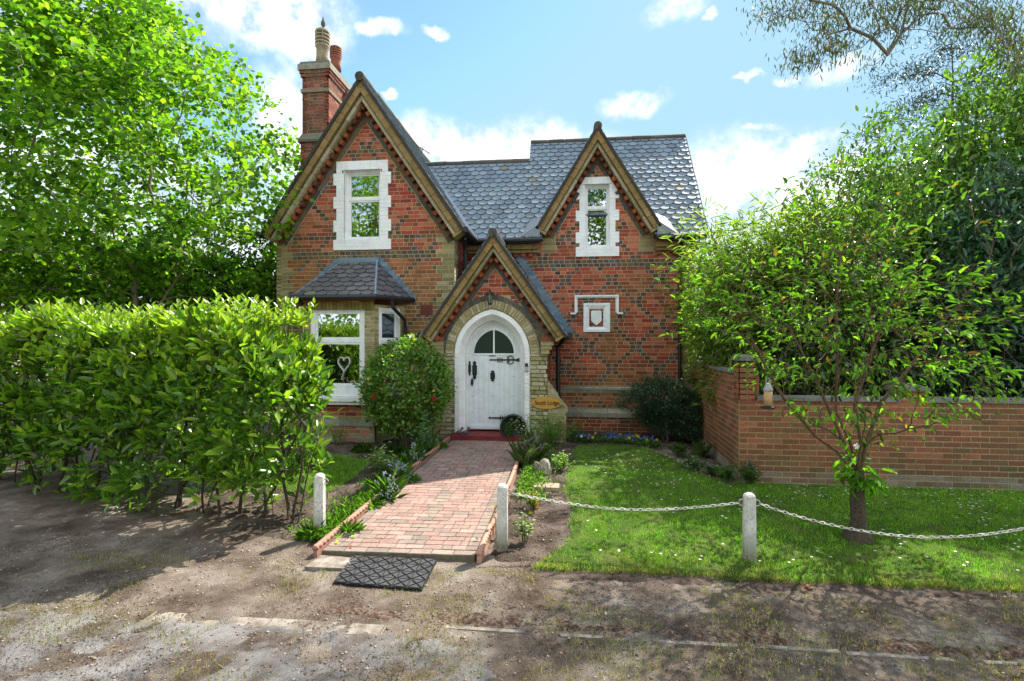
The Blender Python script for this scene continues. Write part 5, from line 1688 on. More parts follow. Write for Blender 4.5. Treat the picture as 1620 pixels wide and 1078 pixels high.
# ------------------------------------------------------------------ vegetation
def nrm(a): return a / (np.linalg.norm(a, axis=-1, keepdims=True) + 1e-9)
def leaf_mesh(pos, d, up, Ln, Wd, col, fold=.25, droop=.12, lobes=False):
    """one folded pointed blade per row; returns V, F, C"""
    n = len(pos); d = nrm(d); s = nrm(np.cross(d, up)); u = np.cross(s, d)
    Ln = np.broadcast_to(Ln, n)[:, None]; Wd = np.broadcast_to(Wd, n)[:, None]
    f = fold * Wd
    v = np.stack([pos,
                  pos + d * Ln * .30 + s * Wd * .5 + u * f,
                  pos + d * Ln * .68 + s * Wd * .40 + u * f * .8 - u * droop * Ln * .3,
                  pos + d * Ln - u * droop * Ln,
                  pos + d * Ln * .68 - s * Wd * .40 + u * f * .8 - u * droop * Ln * .3,
                  pos + d * Ln * .30 - s * Wd * .5 + u * f], 1).reshape(-1, 3)
    b = np.arange(n)[:, None] * 6
    F = np.concatenate([b + np.array([[0, 1, 2, 3]]), b + np.array([[0, 3, 4, 5]])], 1).reshape(-1, 4)
    Cc = np.repeat(col, 6, axis=0)
    return v, F, Cc
def palette(n, pal, jit=.18, w=None):
    P = np.array(pal); i = rng.choice(len(P), n, p=w)
    return np.clip(P[i] * (1 + rng.normal(0, jit, (n, 1))) * (1 + rng.normal(0, .04, (n, 3))), .004, .9)
def join(parts):
    V = []; F = []; Cc = []; o = 0
    for v, f, c in parts: V.append(v); F.append(f + o); Cc.append(c); o += len(v)
    return np.concatenate(V), np.concatenate(F), np.concatenate(Cc)
def skeleton(roots, att, step=.18, jitter=.03, sag=.0, alpha=.30):
    """roots: list of polylines (trunks); att: points to reach. returns nodes, parents, tip node of each attractor"""
    P = []; par = []; plen = []
    for line in roots:
        prev = -1
        for q in line:
            P.append(np.array(q, float)); par.append(prev)
            plen.append(0 if prev < 0 else plen[prev] + np.linalg.norm(P[-1] - P[prev])); prev = len(P) - 1
    arr = np.zeros((len(P) + len(att) * 40, 3)); pl = np.zeros(len(arr)); arr[:len(P)] = P; pl[:len(P)] = plen; n = len(P)
    first = np.array([l[-1] for l in roots]); dist = np.min([np.linalg.norm(att - f, axis=1) for f in first], axis=0)
    order = np.argsort(dist + rng.normal(0, .15, len(att)))
    tips = []
    minz = min(l[0][2] for l in roots)
    for k in order:
        a = att[k]; dv = arr[:n] - a; cost = np.linalg.norm(dv, axis=1) + alpha * pl[:n] + .6 * np.maximum(0, arr[:n, 2] - a[2])
        cost[:n][arr[:n, 2] < minz + .05] += .5
        j = int(np.argmin(cost)); p = arr[j].copy(); L_ = np.linalg.norm(a - p); m = min(38, max(1, int(L_ / step)))
        prev = j
        for q in range(1, m + 1):
            t = q / m
            x = p + (a - p) * t + rng.normal(0, jitter, 3) * (1 if q < m else 0) + np.array([0, 0, sag * L_ * math.sin(math.pi * t)])
            arr[n] = x; par.append(prev); pl[n] = pl[prev] + np.linalg.norm(x - arr[prev]); prev = n; n += 1
        tips.append((k, prev))
    return arr[:n], np.array(par), tips
def branches(arr, par, r0, rmax=9, sides=5, expo=2.3, basew=None):
    n = len(arr); acc = np.zeros(n); hasc = np.zeros(n, bool)
    for i in range(n - 1, -1, -1):
        if acc[i] == 0: acc[i] = r0 ** expo
        if par[i] >= 0: acc[par[i]] += acc[i]
    # nodes are created after their parents, so one backward sweep is enough; first node gets the sum
    R = np.minimum(acc ** (1 / expo), rmax)
    idx = np.where(par >= 0)[0]; a = arr[par[idx]]; b = arr[idx]; ra = np.minimum(R[par[idx]], R[idx] * 1.25); rb = R[idx]
    d = nrm(b - a); ref = np.where(np.abs(d[:, 2:3]) < .9, np.array([[0, 0, 1.]]), np.array([[1., 0, 0]]))
    s = nrm(np.cross(d, ref)); u = np.cross(s, d); th = np.arange(sides) * 2 * math.pi / sides
    ring_ = s[:, None, :] * np.cos(th)[None, :, None] + u[:, None, :] * np.sin(th)[None, :, None]
    V = np.concatenate([a[:, None] + ring_ * ra[:, None, None], (b + d * rb[:, None] * .3)[:, None] + ring_ * rb[:, None, None]], 1).reshape(-1, 3)
    k = np.arange(len(idx))[:, None] * 2 * sides; j = np.arange(sides); j2 = (j + 1) % sides
    F = np.stack([k + j, k + j2, k + sides + j2, k + sides + j], -1).reshape(-1, 4)
    return V, F, R
def crown_pts(n, c, r, lump=.25, shell=.5, seed=0, cut=None, zmin=None):
    """points through an uneven ellipsoid, denser towards its skin"""
    out_ = []
    c = np.array(c, float); r = np.array(r, float)
    rs = np.random.default_rng(seed + 100)
    dirs = nrm(rs.normal(size=(14, 3))); amp = rs.normal(0, lump, 14)
    while len(out_) < n:
        d = nrm(rs.normal(size=(n * 2, 3)))
        k = 1 + (np.maximum(0, d @ dirs.T) ** 6 * amp).sum(1)
        t = rs.random(n * 2) ** (1 / (3 + 4 * shell))
        p = c + d * r * (k * t)[:, None]
        if zmin is not None: p = p[p[:, 2] > zmin]
        if cut is not None: p = p[cut(p)]
        out_.extend(p.tolist())
    return np.array(out_[:n])
def foliage(att, per, sig, Ln, Wd, pal, center, outw=.6, upw=.5, w=None, droop=.12, flat=.7, fold=.25, rnd=.8, jit=.18, lnj=.25, zmin=None):
    n = len(att) * per
    base = np.repeat(att, per, axis=0) + rng.normal(0, 1, (n, 3)) * np.array(sig)
    if zmin is not None: base[:, 2] = np.maximum(base[:, 2], zmin + rng.random(n) * .1)
    o = nrm(base - np.array(center)); d = o * outw + rng.normal(0, rnd, (n, 3)) + np.array([0, 0, upw])
    up = np.array([0, 0, 1.]) * flat + rng.normal(0, .45, (n, 3)) + o * .35
    k = 1 + rng.normal(0, lnj, n).clip(-.55, .6)
    return leaf_mesh(base, d, up, Ln * k, Wd * k, palette(n, pal, jit, w), fold, droop)
def bark_cols(V, pal, seed=0):
    c = np.array(pal); k = fbm(V[:, 0] * 3 + V[:, 2], V[:, 1] * 3 + V[:, 2] * 2, 4, seed)[:, None]
    return c[0] * (1 - k) + c[1] * k
def plant_tree(name, label, cat, roots, att, fol, r0=.004, rmax=.2, bark=((.10, .08, .06), (.22, .19, .15)), leafm='leaf', group=None, step=.18, jitter=.03, sag=.03, sides=5, alpha=.3, flare=None, wood='limbs', lf='crown'):
    base = np.array(roots[0][0], float)
    t = thing(name, label, cat, base, group)
    arr, par, tips = skeleton(roots, att, step, jitter, sag, alpha)
    V, F, R = branches(arr, par, r0, rmax, sides)
    link_np(wood, V, F, bark_cols(V, bark), 'bark', t, True)
    if not isinstance(fol, list): fol = [fol]
    v, f, c = join(fol)
    link_np(lf, v, f, c, leafm, t)
    return t, arr, R

# laurel hedge left of the path
HA, HB = np.array([-2.90, 5.12]), np.array([-8.4, 6.35])
hd = (HB - HA) / np.linalg.norm(HB - HA); hn = np.array([hd[1], -hd[0]])
if hn[1] > 0: hn = -hn            # towards the viewer
HLn = np.linalg.norm(HB - HA); HT = .46
def hedge_pts(n, top=2.14, seed=3):
    rs = np.random.default_rng(seed)
    s = -.08 + rs.random(n) * (HLn + .08); q = rs.random(n); w = (rs.random(n) * 2 - 1); z = .12 + (top - .12) * rs.random(n) ** .8
    face = rs.random(n)
    w = np.where(face < .55, np.sign(w) * (1 - rs.random(n) * .25), w)
    z = np.where(face > .78, top - rs.random(n) * .15, z)
    wid = HT * (1 - .12 * (z > 1.9)) * (.62 + .38 * smn((z - .1) / .7)) * (1 + .12 * np.sin(s * 3.1) + .08 * np.sin(s * 7.7))
    x = HA[0] + hd[0] * s + hn[0] * w * wid; y = HA[1] + hd[1] * s + hn[1] * w * wid
    # thin foliage near the ground
    keep = (rs.random(n) < .42 + .58 * smn((z - .15) / .5))
    # ragged right-hand end
    e = smn((s + .25 - .12 * np.sin(z * 5) + .12 * smn((z - 1.0) / .8)) / .18); keep &= rs.random(n) < e
    z = z - .5 * np.exp(-((s + .1) / .5) ** 2) * smn((z - 1.2) / .8)
    tz = z * (1 + .035 * np.sin(s * 2.3) + .03 * np.sin(s * 5.3 + 1)) + .03 * np.sin(s * 9)
    return np.stack([x, y, tz + gz(x, y) * 0 - .08], -1)[keep]
att = hedge_pts(1250)
roots = []
rs = np.random.default_rng(5)
s = .12
while s < HLn:
    for k in range(rs.integers(2, 4)):
        ss = s + rs.normal(0, .10); w = rs.normal(0, .07)
        x = HA[0] + hd[0] * ss + hn[0] * w; y = HA[1] + hd[1] * ss + hn[1] * w
        l = [(x, y, -.13)]; dx, dy = rs.normal(0, .14, 2)
        for q in range(1, 6): l.append((x + dx * q * .45 + rs.normal(0, .02), y + dy * q * .35, -.13 + q * .22))
        roots.append(l)
    s += .42 + rs.normal(0, .05)
cen = lambda p: np.stack([p[:, 0], HA[1] + (p[:, 0] - HA[0]) * hd[1] / hd[0], p[:, 2] * .6], -1)
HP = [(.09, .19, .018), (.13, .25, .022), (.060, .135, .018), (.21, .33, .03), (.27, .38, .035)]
def hedge_fol(att, per):
    n = len(att) * per; b = np.repeat(att, per, axis=0) + rng.normal(0, 1, (n, 3)) * np.array([.055, .055, .05])
    o = nrm(b - cen(b)); cc = nrm(b - np.repeat(att, per, axis=0)); d = o * .45 + cc * .7 + rng.normal(0, .45, (n, 3)) + np.array([0, 0, .45])
    up = np.array([0, 0, .75]) + rng.normal(0, .45, (n, 3)) + o * .3
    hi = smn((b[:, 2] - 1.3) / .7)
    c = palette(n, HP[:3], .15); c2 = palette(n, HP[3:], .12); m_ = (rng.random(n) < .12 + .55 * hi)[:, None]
    k = 1 + rng.normal(0, .2, n).clip(-.5, .5)
    b[:, 2] = np.maximum(b[:, 2], -.04)
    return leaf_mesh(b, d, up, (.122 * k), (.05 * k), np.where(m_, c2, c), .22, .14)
# upright young shoots along the top
def shoots(n, z0, hgt, per, Ln, Wd, pal, xyf, lean=.18):
    parts = []; wood = MB()
    for i in range(n):
        x, y, z = xyf(i); h = hgt * rng.uniform(.4, 1.5); dx, dy = rng.normal(0, lean, 2) * h
        wood.tube([(x, y, z - .15), (x + dx * .5, y + dy * .5, z + h * .5), (x + dx, y + dy, z + h)], [.005, .004, .002], (.12, .16, .04), 4, False)
        t = (np.arange(per) + rng.random(per) * .5) / per; a = np.arange(per) * 2.4 + rng.random() * 6
        b = np.array([x, y, z]) + np.stack([dx * t, dy * t, h * t], -1)
        d = np.stack([np.cos(a), np.sin(a), .5 + 1.1 * t], -1); k = 1 - .35 * t
        parts.append(leaf_mesh(b, d, np.tile([0, 0, 1.], (per, 1)) + rng.normal(0, .2, (per, 3)), Ln * k, Wd * k, palette(per, pal, .12), .22, .12))
    return join(parts), wood
def hxy(i):
    s = rng.random() * HLn; w = rng.uniform(-.9, .9) * HT
    return HA[0] + hd[0] * s + hn[0] * w, HA[1] + hd[1] * s + hn[1] * w, 2.06 + .06 * math.sin(s * 2.3) - .03
sh, shw = shoots(300, 2, .22, 9, .13, .048, [(.22, .32, .035), (.27, .36, .04), (.17, .28, .03)], hxy)
hg, _, _ = plant_tree('laurel_hedge', 'long clipped laurel hedge with bare stems at its foot, left of the path', 'hedge', roots, att, [hedge_fol(att, 16), sh], r0=.004, rmax=.034, bark=((.05, .04, .025), (.12, .10, .07)),
                      leafm='leaf_glossy', step=.12, jitter=.015, sag=0, alpha=.15, wood='stems', lf='foliage')
shw.build('young_shoots', 'leaf', hg)

# big many-stemmed tree on the left
TC = (-9.6, 9.4, 5.3)
roots = [[(-9.1, 9.2, 0), (-9.12, 9.2, .8), (-9.1, 9.25, 1.6), (-9.2, 9.3, 2.4), (-9.25, 9.4, 3.2)],
         [(-8.75, 9.1, 0), (-8.72, 9.1, .7), (-8.75, 9.12, 1.5), (-8.7, 9.2, 2.3)],
         [(-8.74, 9.12, 1.5), (-8.4, 9.1, 2.1), (-7.9, 9.15, 2.7), (-7.5, 9.2, 3.3)],
         [(-9.5, 9.4, 0), (-9.8, 9.4, .9), (-10.2, 9.5, 1.9), (-10.6, 9.6, 3.0)],
         [(-9.4, 9.6, 0), (-9.5, 9.9, 1.4), (-9.7, 10.2, 3.0)]]
att = crown_pts(1050, TC, (4.55, 2.9, 4.6), .28, .45, 1, cut=lambda p: (p[:, 2] > 2.9 + .5 * (p[:, 1] < 9.3)) & (p[:, 0] < -5.35 - .22 * np.maximum(0, p[:, 2] - 4.8) ** 1.9 + .25 * np.sin(p[:, 2] * 3.1)))
LIME = [(.12, .25, .018), (.16, .30, .022), (.08, .18, .016), (.22, .35, .028), (.05, .125, .014)]
low = crown_pts(200, (-9.4, 10.2, 3.0), (3.7, 1.3, 1.0), .2, .3, 9, cut=lambda p: p[:, 0] < -5.9)
plant_tree('broadleaf_tree', 'tall bright green many-stemmed tree behind the hedge, left of the house', 'tree', roots, np.concatenate([att, low]),
           foliage(np.concatenate([att, low]), 56, (.19, .19, .10), .104, .080, LIME, (-9.4, 9.4, 3.5), .35, -.15, flat=1.0, fold=.10, rnd=.7, jit=.2),
           r0=.0045, rmax=.11, step=.25, jitter=.04, sag=.04, bark=((.14, .11, .07), (.30, .25, .18)))
# dark evergreens behind it
DKP = [(.022, .050, .014), (.032, .07, .018), (.018, .038, .012), (.045, .085, .022)]
def bush(name, label, cat, c, r, n, per, sig, Ln, Wd, pal, leafm='leaf_dark', zmin=.05, lump=.2, seed=0, group=None, r0=.004, rmax=.05, shell=.6, **kw):
    att = crown_pts(n, c, r, lump, shell, seed, zmin=zmin)
    bx, by = c[0], c[1]; z0 = gzf(bx, by) - .03
    roots = []
    for k in range(4):
        a = rng.random() * 6.28; q = min(.25, r[0] * .2)
        roots.append([(bx + q * .4 * math.cos(a), by + q * .4 * math.sin(a), z0), (bx + q * math.cos(a), by + q * math.sin(a), z0 + (c[2] - z0) * .35), (bx + q * 1.6 * math.cos(a), by + q * 1.6 * math.sin(a), z0 + (c[2] - z0) * .7)])
    return plant_tree(name, label, cat, roots, att, foliage(att, per, sig, Ln, Wd, pal, (c[0], c[1], c[2] - r[2] * .5), **kw), r0=r0, rmax=rmax, leafm=leafm, group=group, step=max(.08, r[0] * .1))
bush('evergreen_bush', 'dark glossy evergreen against the left side of the house', 'bush', (-7.2, 10.9, 2.1), (1.5, 1.1, 2.0), 420, 22, (.16, .16, .14), .11, .045, DKP, seed=11, upw=.1)
bush('evergreen_bush', 'large dark evergreen in deep shade under the tall tree', 'bush', (-10.0, 12.0, 2.3), (2.3, 1.3, 2.4), 420, 22, (.2, .2, .16), .13, .055, DKP, seed=12, upw=.1)
bush('evergreen_bush', 'dark evergreen at the far left edge behind the hedge', 'bush', (-13.4, 11.5, 2.4), (2.5, 1.5, 2.5), 300, 20, (.25, .25, .2), .14, .06, DKP, seed=13, upw=.1)

# camellia by the porch
CP = [(.11, .22, .03), (.15, .28, .045), (.08, .16, .025), (.22, .33, .08), (.45, .36, .04)]
cam_t, _, _ = bush('camellia_bush', 'rounded camellia with glossy leaves and red blooms under the bay window', 'bush', (-2.74, 8.35, 1.10), (.74, .55, .80), 560, 16, (.055, .05, .05), .062, .036, CP,
     leafm='leaf_glossy', seed=14, w=[.36, .30, .22, .09, .03], zmin=.25, lump=.10, upw=.15, r0=.0025, rmax=.03)
def bloom(x, y, z, r, col, name='flower', parent=None, lbl=None):
    n = 12; a = np.arange(n) * 2.4; t = (np.arange(n) + 1) / n
    b = np.tile([x, y, z], (n, 1)) + np.stack([np.cos(a) * r * .1, -np.ones(n) * r * .2, np.sin(a) * r * .1], -1)
    d = np.stack([np.cos(a) * t, -np.ones(n) * .5 * (1.2 - t), np.sin(a) * t], -1)
    v, f, c = leaf_mesh(b, d, np.tile([0, -1., 0.0], (n, 1)), r * 1.0, r * .9, palette(n, [col], .1), .15, .1)
    return v, f, c
for px, py in ((592, 628), (687, 631), (609, 603), (628, 602)):
    x, z = at(px, py, 7.85); v, f, c = bloom(x, 7.85, z, .035 if py > 610 else .018, (.62, .02, .05)); link_np('bloom', v, f, c, 'petal', cam_t)

# small cherry tree on the lawn
cb = gpt(1357, 858, -.08); cbx, cby = cb
trunk = [(cbx, cby, -.12), (cbx + .005, cby, .1), (cbx - .01, cby, .35), (cbx, cby, .58)]
X_ = lambda px, py, Y: (at(px, py, Y)[0], Y, at(px, py, Y)[1])
roots = [trunk,
         [(cbx, cby, .55), X_(1325, 715, cby), X_(1290, 690, cby - .05), X_(1240, 630, cby - .1), X_(1200, 560, cby - .1), X_(1172, 500, cby - .15)],
         [(cbx, cby, .58), X_(1345, 700, cby), X_(1322, 650, cby + .1), X_(1325, 560, cby + .1), X_(1323, 480, cby + .15), X_(1330, 400, cby + .1)],
         [(cbx, cby, .57), X_(1372, 700, cby), X_(1392, 640, cby), X_(1440, 580, cby), X_(1500, 500, cby + .1), X_(1560, 430, cby + .1)],
         [(cbx, cby, .58), X_(1362, 700, cby - .1), X_(1352, 640, cby - .3), X_(1378, 560, cby - .35), X_(1410, 480, cby - .3)],
         [(cbx, cby, .55), X_(1335, 700, cby + .2), X_(1290, 600, cby + .4), X_(1250, 520, cby + .5)]]
cc_, rr_ = (2.70, 5.45, 2.1), (1.60, 1.2, 1.25)
att = crown_pts(350, cc_, rr_, .22, .25, 21, cut=lambda p: (p[:, 2] > .95 + .72 * (cbx - .3 - p[:, 0])) & ((p[:, 0] > 1.85) | (p[:, 2] > 1.95)) & (p[:, 2] < 2.72 + .5 * (p[:, 0] - 1.6) + .2 * np.sin(p[:, 0] * 9)) & (np.hypot(p[:, 0] - fx, p[:, 2] - fz0 - .15) > .22) & (p[:, 2] > .62 + .55 * np.hypot(p[:, 0] - cbx, p[:, 1] - cby)) | (np.hypot(p[:, 0] - fx, p[:, 2] - fz0 - .15) > .22) & ((p[:, 2] > .9) & (np.hypot(p[:, 0] - cbx, p[:, 1] - cby) < .5)))
ext = np.array([X_(px, py, Y) for px, py, Y in ((1062, 428, 5.3), (1075, 440, 5.2), (1090, 425, 5.4), (1110, 470, 5.2), (1130, 520, 5.3), (1150, 440, 5.1), (1590, 355, 5.5), (1570, 372, 5.5), (1545, 360, 5.4), (1520, 330, 5.6), (1500, 300, 5.5), (1555, 545, 5.3), (1520, 560, 5.3), (1480, 590, 5.2), (1440, 255, 5.3), (1380, 262, 5.4), (1410, 300, 5.3), (1250, 300, 5.4), (1300, 280, 5.5), (1540, 310, 5.5), (1110, 390, 5.4), (1470, 290, 5.4), (1330, 300, 5.3))])
att = np.concatenate([att, ext])
CH = [(.07, .165, .018), (.095, .205, .022), (.05, .115, .016), (.15, .28, .03), (.24, .14, .03)]
fol = [foliage(att, 8, (.09, .09, .022), .074, .027, CH, (cbx, cby, 2.0), .75, .0, w=[.32, .3, .2, .15, .03], flat=1.3, droop=.30, rnd=.5, jit=.3)]
tw_ = MB()
for k in range(150):
    a_ = att[rng.integers(len(att))]; q = a_ + rng.normal(0, .12, 3); e_ = q + rng.normal(0, .1, 3) + (q - [cbx, cby, 1.4]) * .06
    tw_.tube([a_, q, e_], [.0022, .0016, .0009], (.19, .12, .08), 3, False)
tb = np.array([[cbx, cby - .03, .50], [cbx - .06, cby - .05, .56], [cbx + .1, cby - .04, .52], [cbx + .02, cby - .1, .60], [cbx - .1, cby - .02, .68]])
fol.append(foliage(tb, 16, (.06, .06, .04), .115, .05, [(.09, .22, .016), (.12, .27, .02)], (cbx, cby, .62), 1.1, -.1, flat=1.0, droop=.3))
ch_t, arr, R = plant_tree('cherry_tree', 'small spreading cherry tree with open crown on the lawn', 'tree', roots, att, fol, r0=.0030, rmax=.032, step=.10, jitter=.022, sag=.04, bark=((.08, .05, .03), (.20, .13, .085)))
tw_.build('twigs', 'bark', ch_t)['kind'] = 'stuff'
mb = MB()
mb.tube([(cbx, cby, -.12), (cbx, cby, -.02), (cbx + .003, cby, .06), (cbx + .004, cby, .14), (cbx - .006, cby, .35), (cbx, cby, .52), (cbx, cby, .62)], [.15, .125, .075, .066, .062, .060, .055], (.085, .065, .048), 14)
tr_ = mb.build('trunk', 'bark', ch_t, True)
me = tr_.data
for v in me.vertices:
    w_ = tr_.location + ch_t.location + v.co
    if w_.z < .08: k = 1 + .25 * math.sin(math.atan2(v.co.y, v.co.x) * 4 + w_.z * 20); v.co.x *= k; v.co.y *= k
v_, f_, c_ = bloom(*X_(1354, 706, cby - .15), .028, (.8, .76, .74)); link_np('blossom', v_, f_, c_, 'petal', ch_t)

# bamboo behind the side wall
def bamboo(label, cx, cy, rx, ry, n, hgt, lean, seed, per=85, pal=((.17, .25, .05), (.12, .20, .035), (.26, .32, .09), (.08, .14, .025))):
    rs = np.random.default_rng(seed); t = thing('bamboo_clump', label, 'bamboo', (cx, cy, gzf(cx, cy)))
    cul = MB(); parts = []
    for i in range(n):
        x, y = cx + rs.uniform(-rx, rx), cy + rs.uniform(-ry, ry); h = hgt * rs.uniform(.6, 1.08)
        lx, ly = lean[0] * rs.uniform(.2, 1.5) + rs.normal(0, .25), lean[1] * rs.uniform(.2, 1.4) + rs.normal(0, .25)
        f = lambda t_: np.array([x + lx * t_ ** 2.2, y + ly * t_ ** 2.2, h * t_ * (1 - .10 * t_ ** 3)])
        cul.tube([f(q / 7) for q in range(8)], [.011 * (1 - .8 * q / 7) + .001 for q in range(8)], pick([(.20, .24, .07), (.28, .27, .12)]), 5, False)
        tt = .25 + .75 * rs.random(per) ** .8; b0 = np.array([f(q) for q in tt])
        a = rs.random(per) * 6.28; l = rs.uniform(.05, .32, per)
        b = b0 + np.stack([np.cos(a) * l, np.sin(a) * l, rs.uniform(-.12, .12, per)], -1)
        for q in range(2):
            d = np.stack([np.cos(a + rs.normal(0, .5, per)), np.sin(a + rs.normal(0, .5, per)), rs.normal(-.25, .5, per) + .6 * (tt > .9)], -1)
            parts.append(leaf_mesh(b + rs.normal(0, .03, (per, 3)), d, np.tile([0, 0, 1.], (per, 1)) + rs.normal(0, .4, (per, 3)), rs.uniform(.12, .23, per), .019, palette(per, pal, .16), .12, .22))
    cul.build('canes', 'generic', t)
    v, f, c = join(parts); link_np('leaves', v, f, c, 'leaf', t)
bamboo('pale green bamboo arching over the side wall beside the house corner', 2.95, 9.3, .36, .85, 60, 4.1, (-.35, -.25), 31, per=120)
bamboo('taller bamboo clump rising behind the brick pier', 3.9, 8.8, .55, .7, 52, 4.3, (-.05, -.25), 32)
# hedge-like evergreens behind the front garden wall
GRN = [(.065, .14, .022), (.09, .18, .028), (.045, .10, .02), (.13, .235, .035)]
TEAL = [(.035, .10, .055), (.05, .125, .065), (.025, .07, .04), (.065, .15, .07)]
bush('evergreen_shrub', 'tall leafy shrub with pale young tips behind the cherry tree', 'bush', (4.9, 8.9, 2.8), (1.45, 1.1, 2.25), 650, 20, (.14, .14, .13), .105, .038, GRN, leafm='leaf_glossy', seed=41, upw=.25)
bush('rhododendron', 'dark blue-green rhododendron overhanging the garden wall at the right', 'bush', (6.1, 8.75, 2.55), (1.35, 1.0, 1.85), 560, 17, (.13, .13, .12), .135, .046, TEAL, leafm='leaf_dark', seed=42, upw=.05, outw=.9)
bush('rhododendron', 'shaded rhododendron at the right edge behind the wall', 'bush', (7.9, 8.9, 2.5), (1.4, 1.1, 2.0), 430, 17, (.15, .15, .13), .135, .05, TEAL, leafm='leaf_dark', seed=43, upw=.05, outw=.9)
bush('laurel_tree', 'tall laurel with light green new growth rising above the rhododendrons', 'tree', (8.6, 10.2, 4.1), (2.3, 1.5, 2.4), 1000, 28, (.16, .16, .13), .13, .05, GRN + [(.16, .27, .04)], leafm='leaf_glossy', seed=44, upw=.3, zmin=1.2, rmax=.09, lump=.3)
bush('laurel_tree', 'laurel leaning in from the right edge above the wall', 'tree', (11.2, 10.2, 4.8), (2.2, 1.6, 2.6), 600, 26, (.18, .18, .15), .14, .055, GRN, leafm='leaf_glossy', seed=45, upw=.3, zmin=1.2, rmax=.09, lump=.3)
bush('evergreen_shrub', 'dark shrub low behind the wall between bamboo and rhododendron', 'bush', (4.9, 10.6, 1.7), (1.9, .9, 1.8), 300, 18, (.18, .18, .16), .12, .05, DKP, seed=46)
bush('evergreen_shrub', 'dark shrub low behind the wall at the far right', 'bush', (8.6, 11.2, 1.8), (2.6, .9, 2.0), 300, 18, (.22, .22, .18), .13, .055, DKP, seed=47)
bush('evergreen_shrub', 'dark glossy shrub just behind the front garden wall, left of the brick pier', 'bush', (4.2, 8.1, 1.1), (1.3, .5, 1.1), 220, 20, (.13, .1, .12), .09, .035, DKP, seed=48)
bush('evergreen_shrub', 'dark glossy shrub just behind the front garden wall, right of the brick pier', 'bush', (6.6, 8.0, 1.1), (1.6, .5, 1.0), 260, 20, (.14, .1, .12), .09, .035, DKP, seed=49)
bush('evergreen_shrub', 'dark shrub behind the house corner where the side wall ends', 'bush', (3.3, 11.6, 1.7), (1.0, .8, 1.8), 260, 18, (.14, .14, .14), .09, .035, DKP, seed=50)
# dark needle tree and a small distant tree
def conifer(label, x, y, h, seed):
    rs = np.random.default_rng(seed); t = thing('conifer', label, 'tree', (x, y, 0))
    roots = [[(x, y, -.1)] + [(x + rs.normal(0, .05), y + rs.normal(0, .05), h * q / 10) for q in range(1, 11)]]
    A = []
    for k in range(60):
        z = h * rs.uniform(.35, 1.0); a = rs.random() * 6.28; L_ = (1.25 - z / h) * h * .42 * rs.uniform(.6, 1.1)
        for q in (.45, .7, .88, 1.0): A.append((x + math.cos(a) * L_ * q + rs.normal(0, .1), y + math.sin(a) * L_ * q + rs.normal(0, .1), z + .12 * L_ * q + rs.normal(0, .08)))
    A = np.array(A); arr, par, tips = skeleton(roots, A, .3, .03, 0, .1)
    V, F, R = branches(arr, par, .006, .22, 5); link_np('trunk', V, F, bark_cols(V, ((.07, .055, .045), (.14, .11, .09))), 'bark', t, True)
    v, f, c = foliage(A, 60, (.22, .22, .10), .085, .020, [(.022, .045, .028), (.03, .058, .034), (.016, .034, .022)], (x, y, h * .6), .6, .3, rnd=.9)
    link_np('crown', v, f, c, 'leaf_dark', t)
conifer('dark blue-green conifer showing above the laurels at the upper right', 9.0, 13.0, 8.9, 51)
bush('distant_tree', 'small distant tree beyond the shrubs under the white cloud', 'tree', (14.0, 23.0, 6.6), (2.6, 2.0, 2.4), 260, 26, (.3, .3, .25), .16, .11, [(.05, .11, .02), (.08, .16, .03)], leafm='leaf', seed=52, rmax=.15)
# eucalyptus reaching in from the upper right
ex, ey = 11.5, 8.4
E_ = lambda px, py, Y: np.array(X_(px, py, Y))
roots = [[(ex, ey, -.1), (ex, ey, 3), (ex - .2, ey, 6), (ex - .4, ey, 9), (ex - .3, ey, 11)],
         [(ex - .3, ey, 8.0), E_(1620, -90, 8.3), E_(1530, -10, 8.3), E_(1490, 40, 8.3), E_(1440, 75, 8.3), E_(1385, 95, 8.3)],
         [E_(1405, 85, 8.3), E_(1425, 55, 8.4), E_(1435, 15, 8.5), E_(1440, -30, 8.6)],
         [E_(1405, 88, 8.3), E_(1380, 60, 8.2), E_(1345, 45, 8.2), E_(1310, 55, 8.1)]]
rs = np.random.default_rng(61)
A = []
for (px, py, sx, sy, n) in ((1330, 12, 105, 26, 75), (1480, 5, 100, 26, 90), (1325, 70, 30, 16, 30), (1270, 95, 28, 16, 24), (1225, 20, 18, 12, 14), (1560, 30, 45, 22, 60), (1595, 60, 25, 25, 34), (1410, 40, 40, 22, 34), (1610, 90, 22, 28, 34), (1300, 45, 40, 12, 14), (1500, -60, 160, 40, 90), (1375, 102, 12, 5, 5), (1290, -30, 60, 20, 30)):
    for i in range(n): A.append(E_(px + rs.normal(0, sx * .55), py + rs.normal(0, sy * .55), 8.3 + rs.normal(0, .5)))
for (px, py, sx, sy, n) in ((1150, -95, 90, 30, 60), (980, -120, 90, 30, 50), (830, -130, 70, 30, 36), (1290, -90, 80, 30, 40)):
    for i in range(n): A.append(E_(px + rs.normal(0, sx * .55), py + rs.normal(0, sy * .55), 8.3 + rs.normal(0, .6)))
A = np.array(A)
plant_tree('eucalyptus_tree', 'eucalyptus reaching thin drooping branches across the upper right sky', 'tree', roots, A,
           foliage(A, 13, (.11, .11, .10), .082, .015, [(.05, .065, .035), (.035, .05, .03), (.075, .08, .045), (.16, .09, .04)], (ex, ey, 12), .1, -1.1, w=[.42, .36, .2, .02], flat=.2, rnd=.45, fold=.1),
           r0=.0028, rmax=.10, step=.14, jitter=.03, sag=-.05, bark=((.16, .13, .11), (.30, .26, .22)), alpha=.15)
A2 = crown_pts(330, (11.8, 8.0, 9.5), (3.2, 3.4, 3.0), .3, .3, 63)
A2 = A2[A2[:, 2] > 7.2]
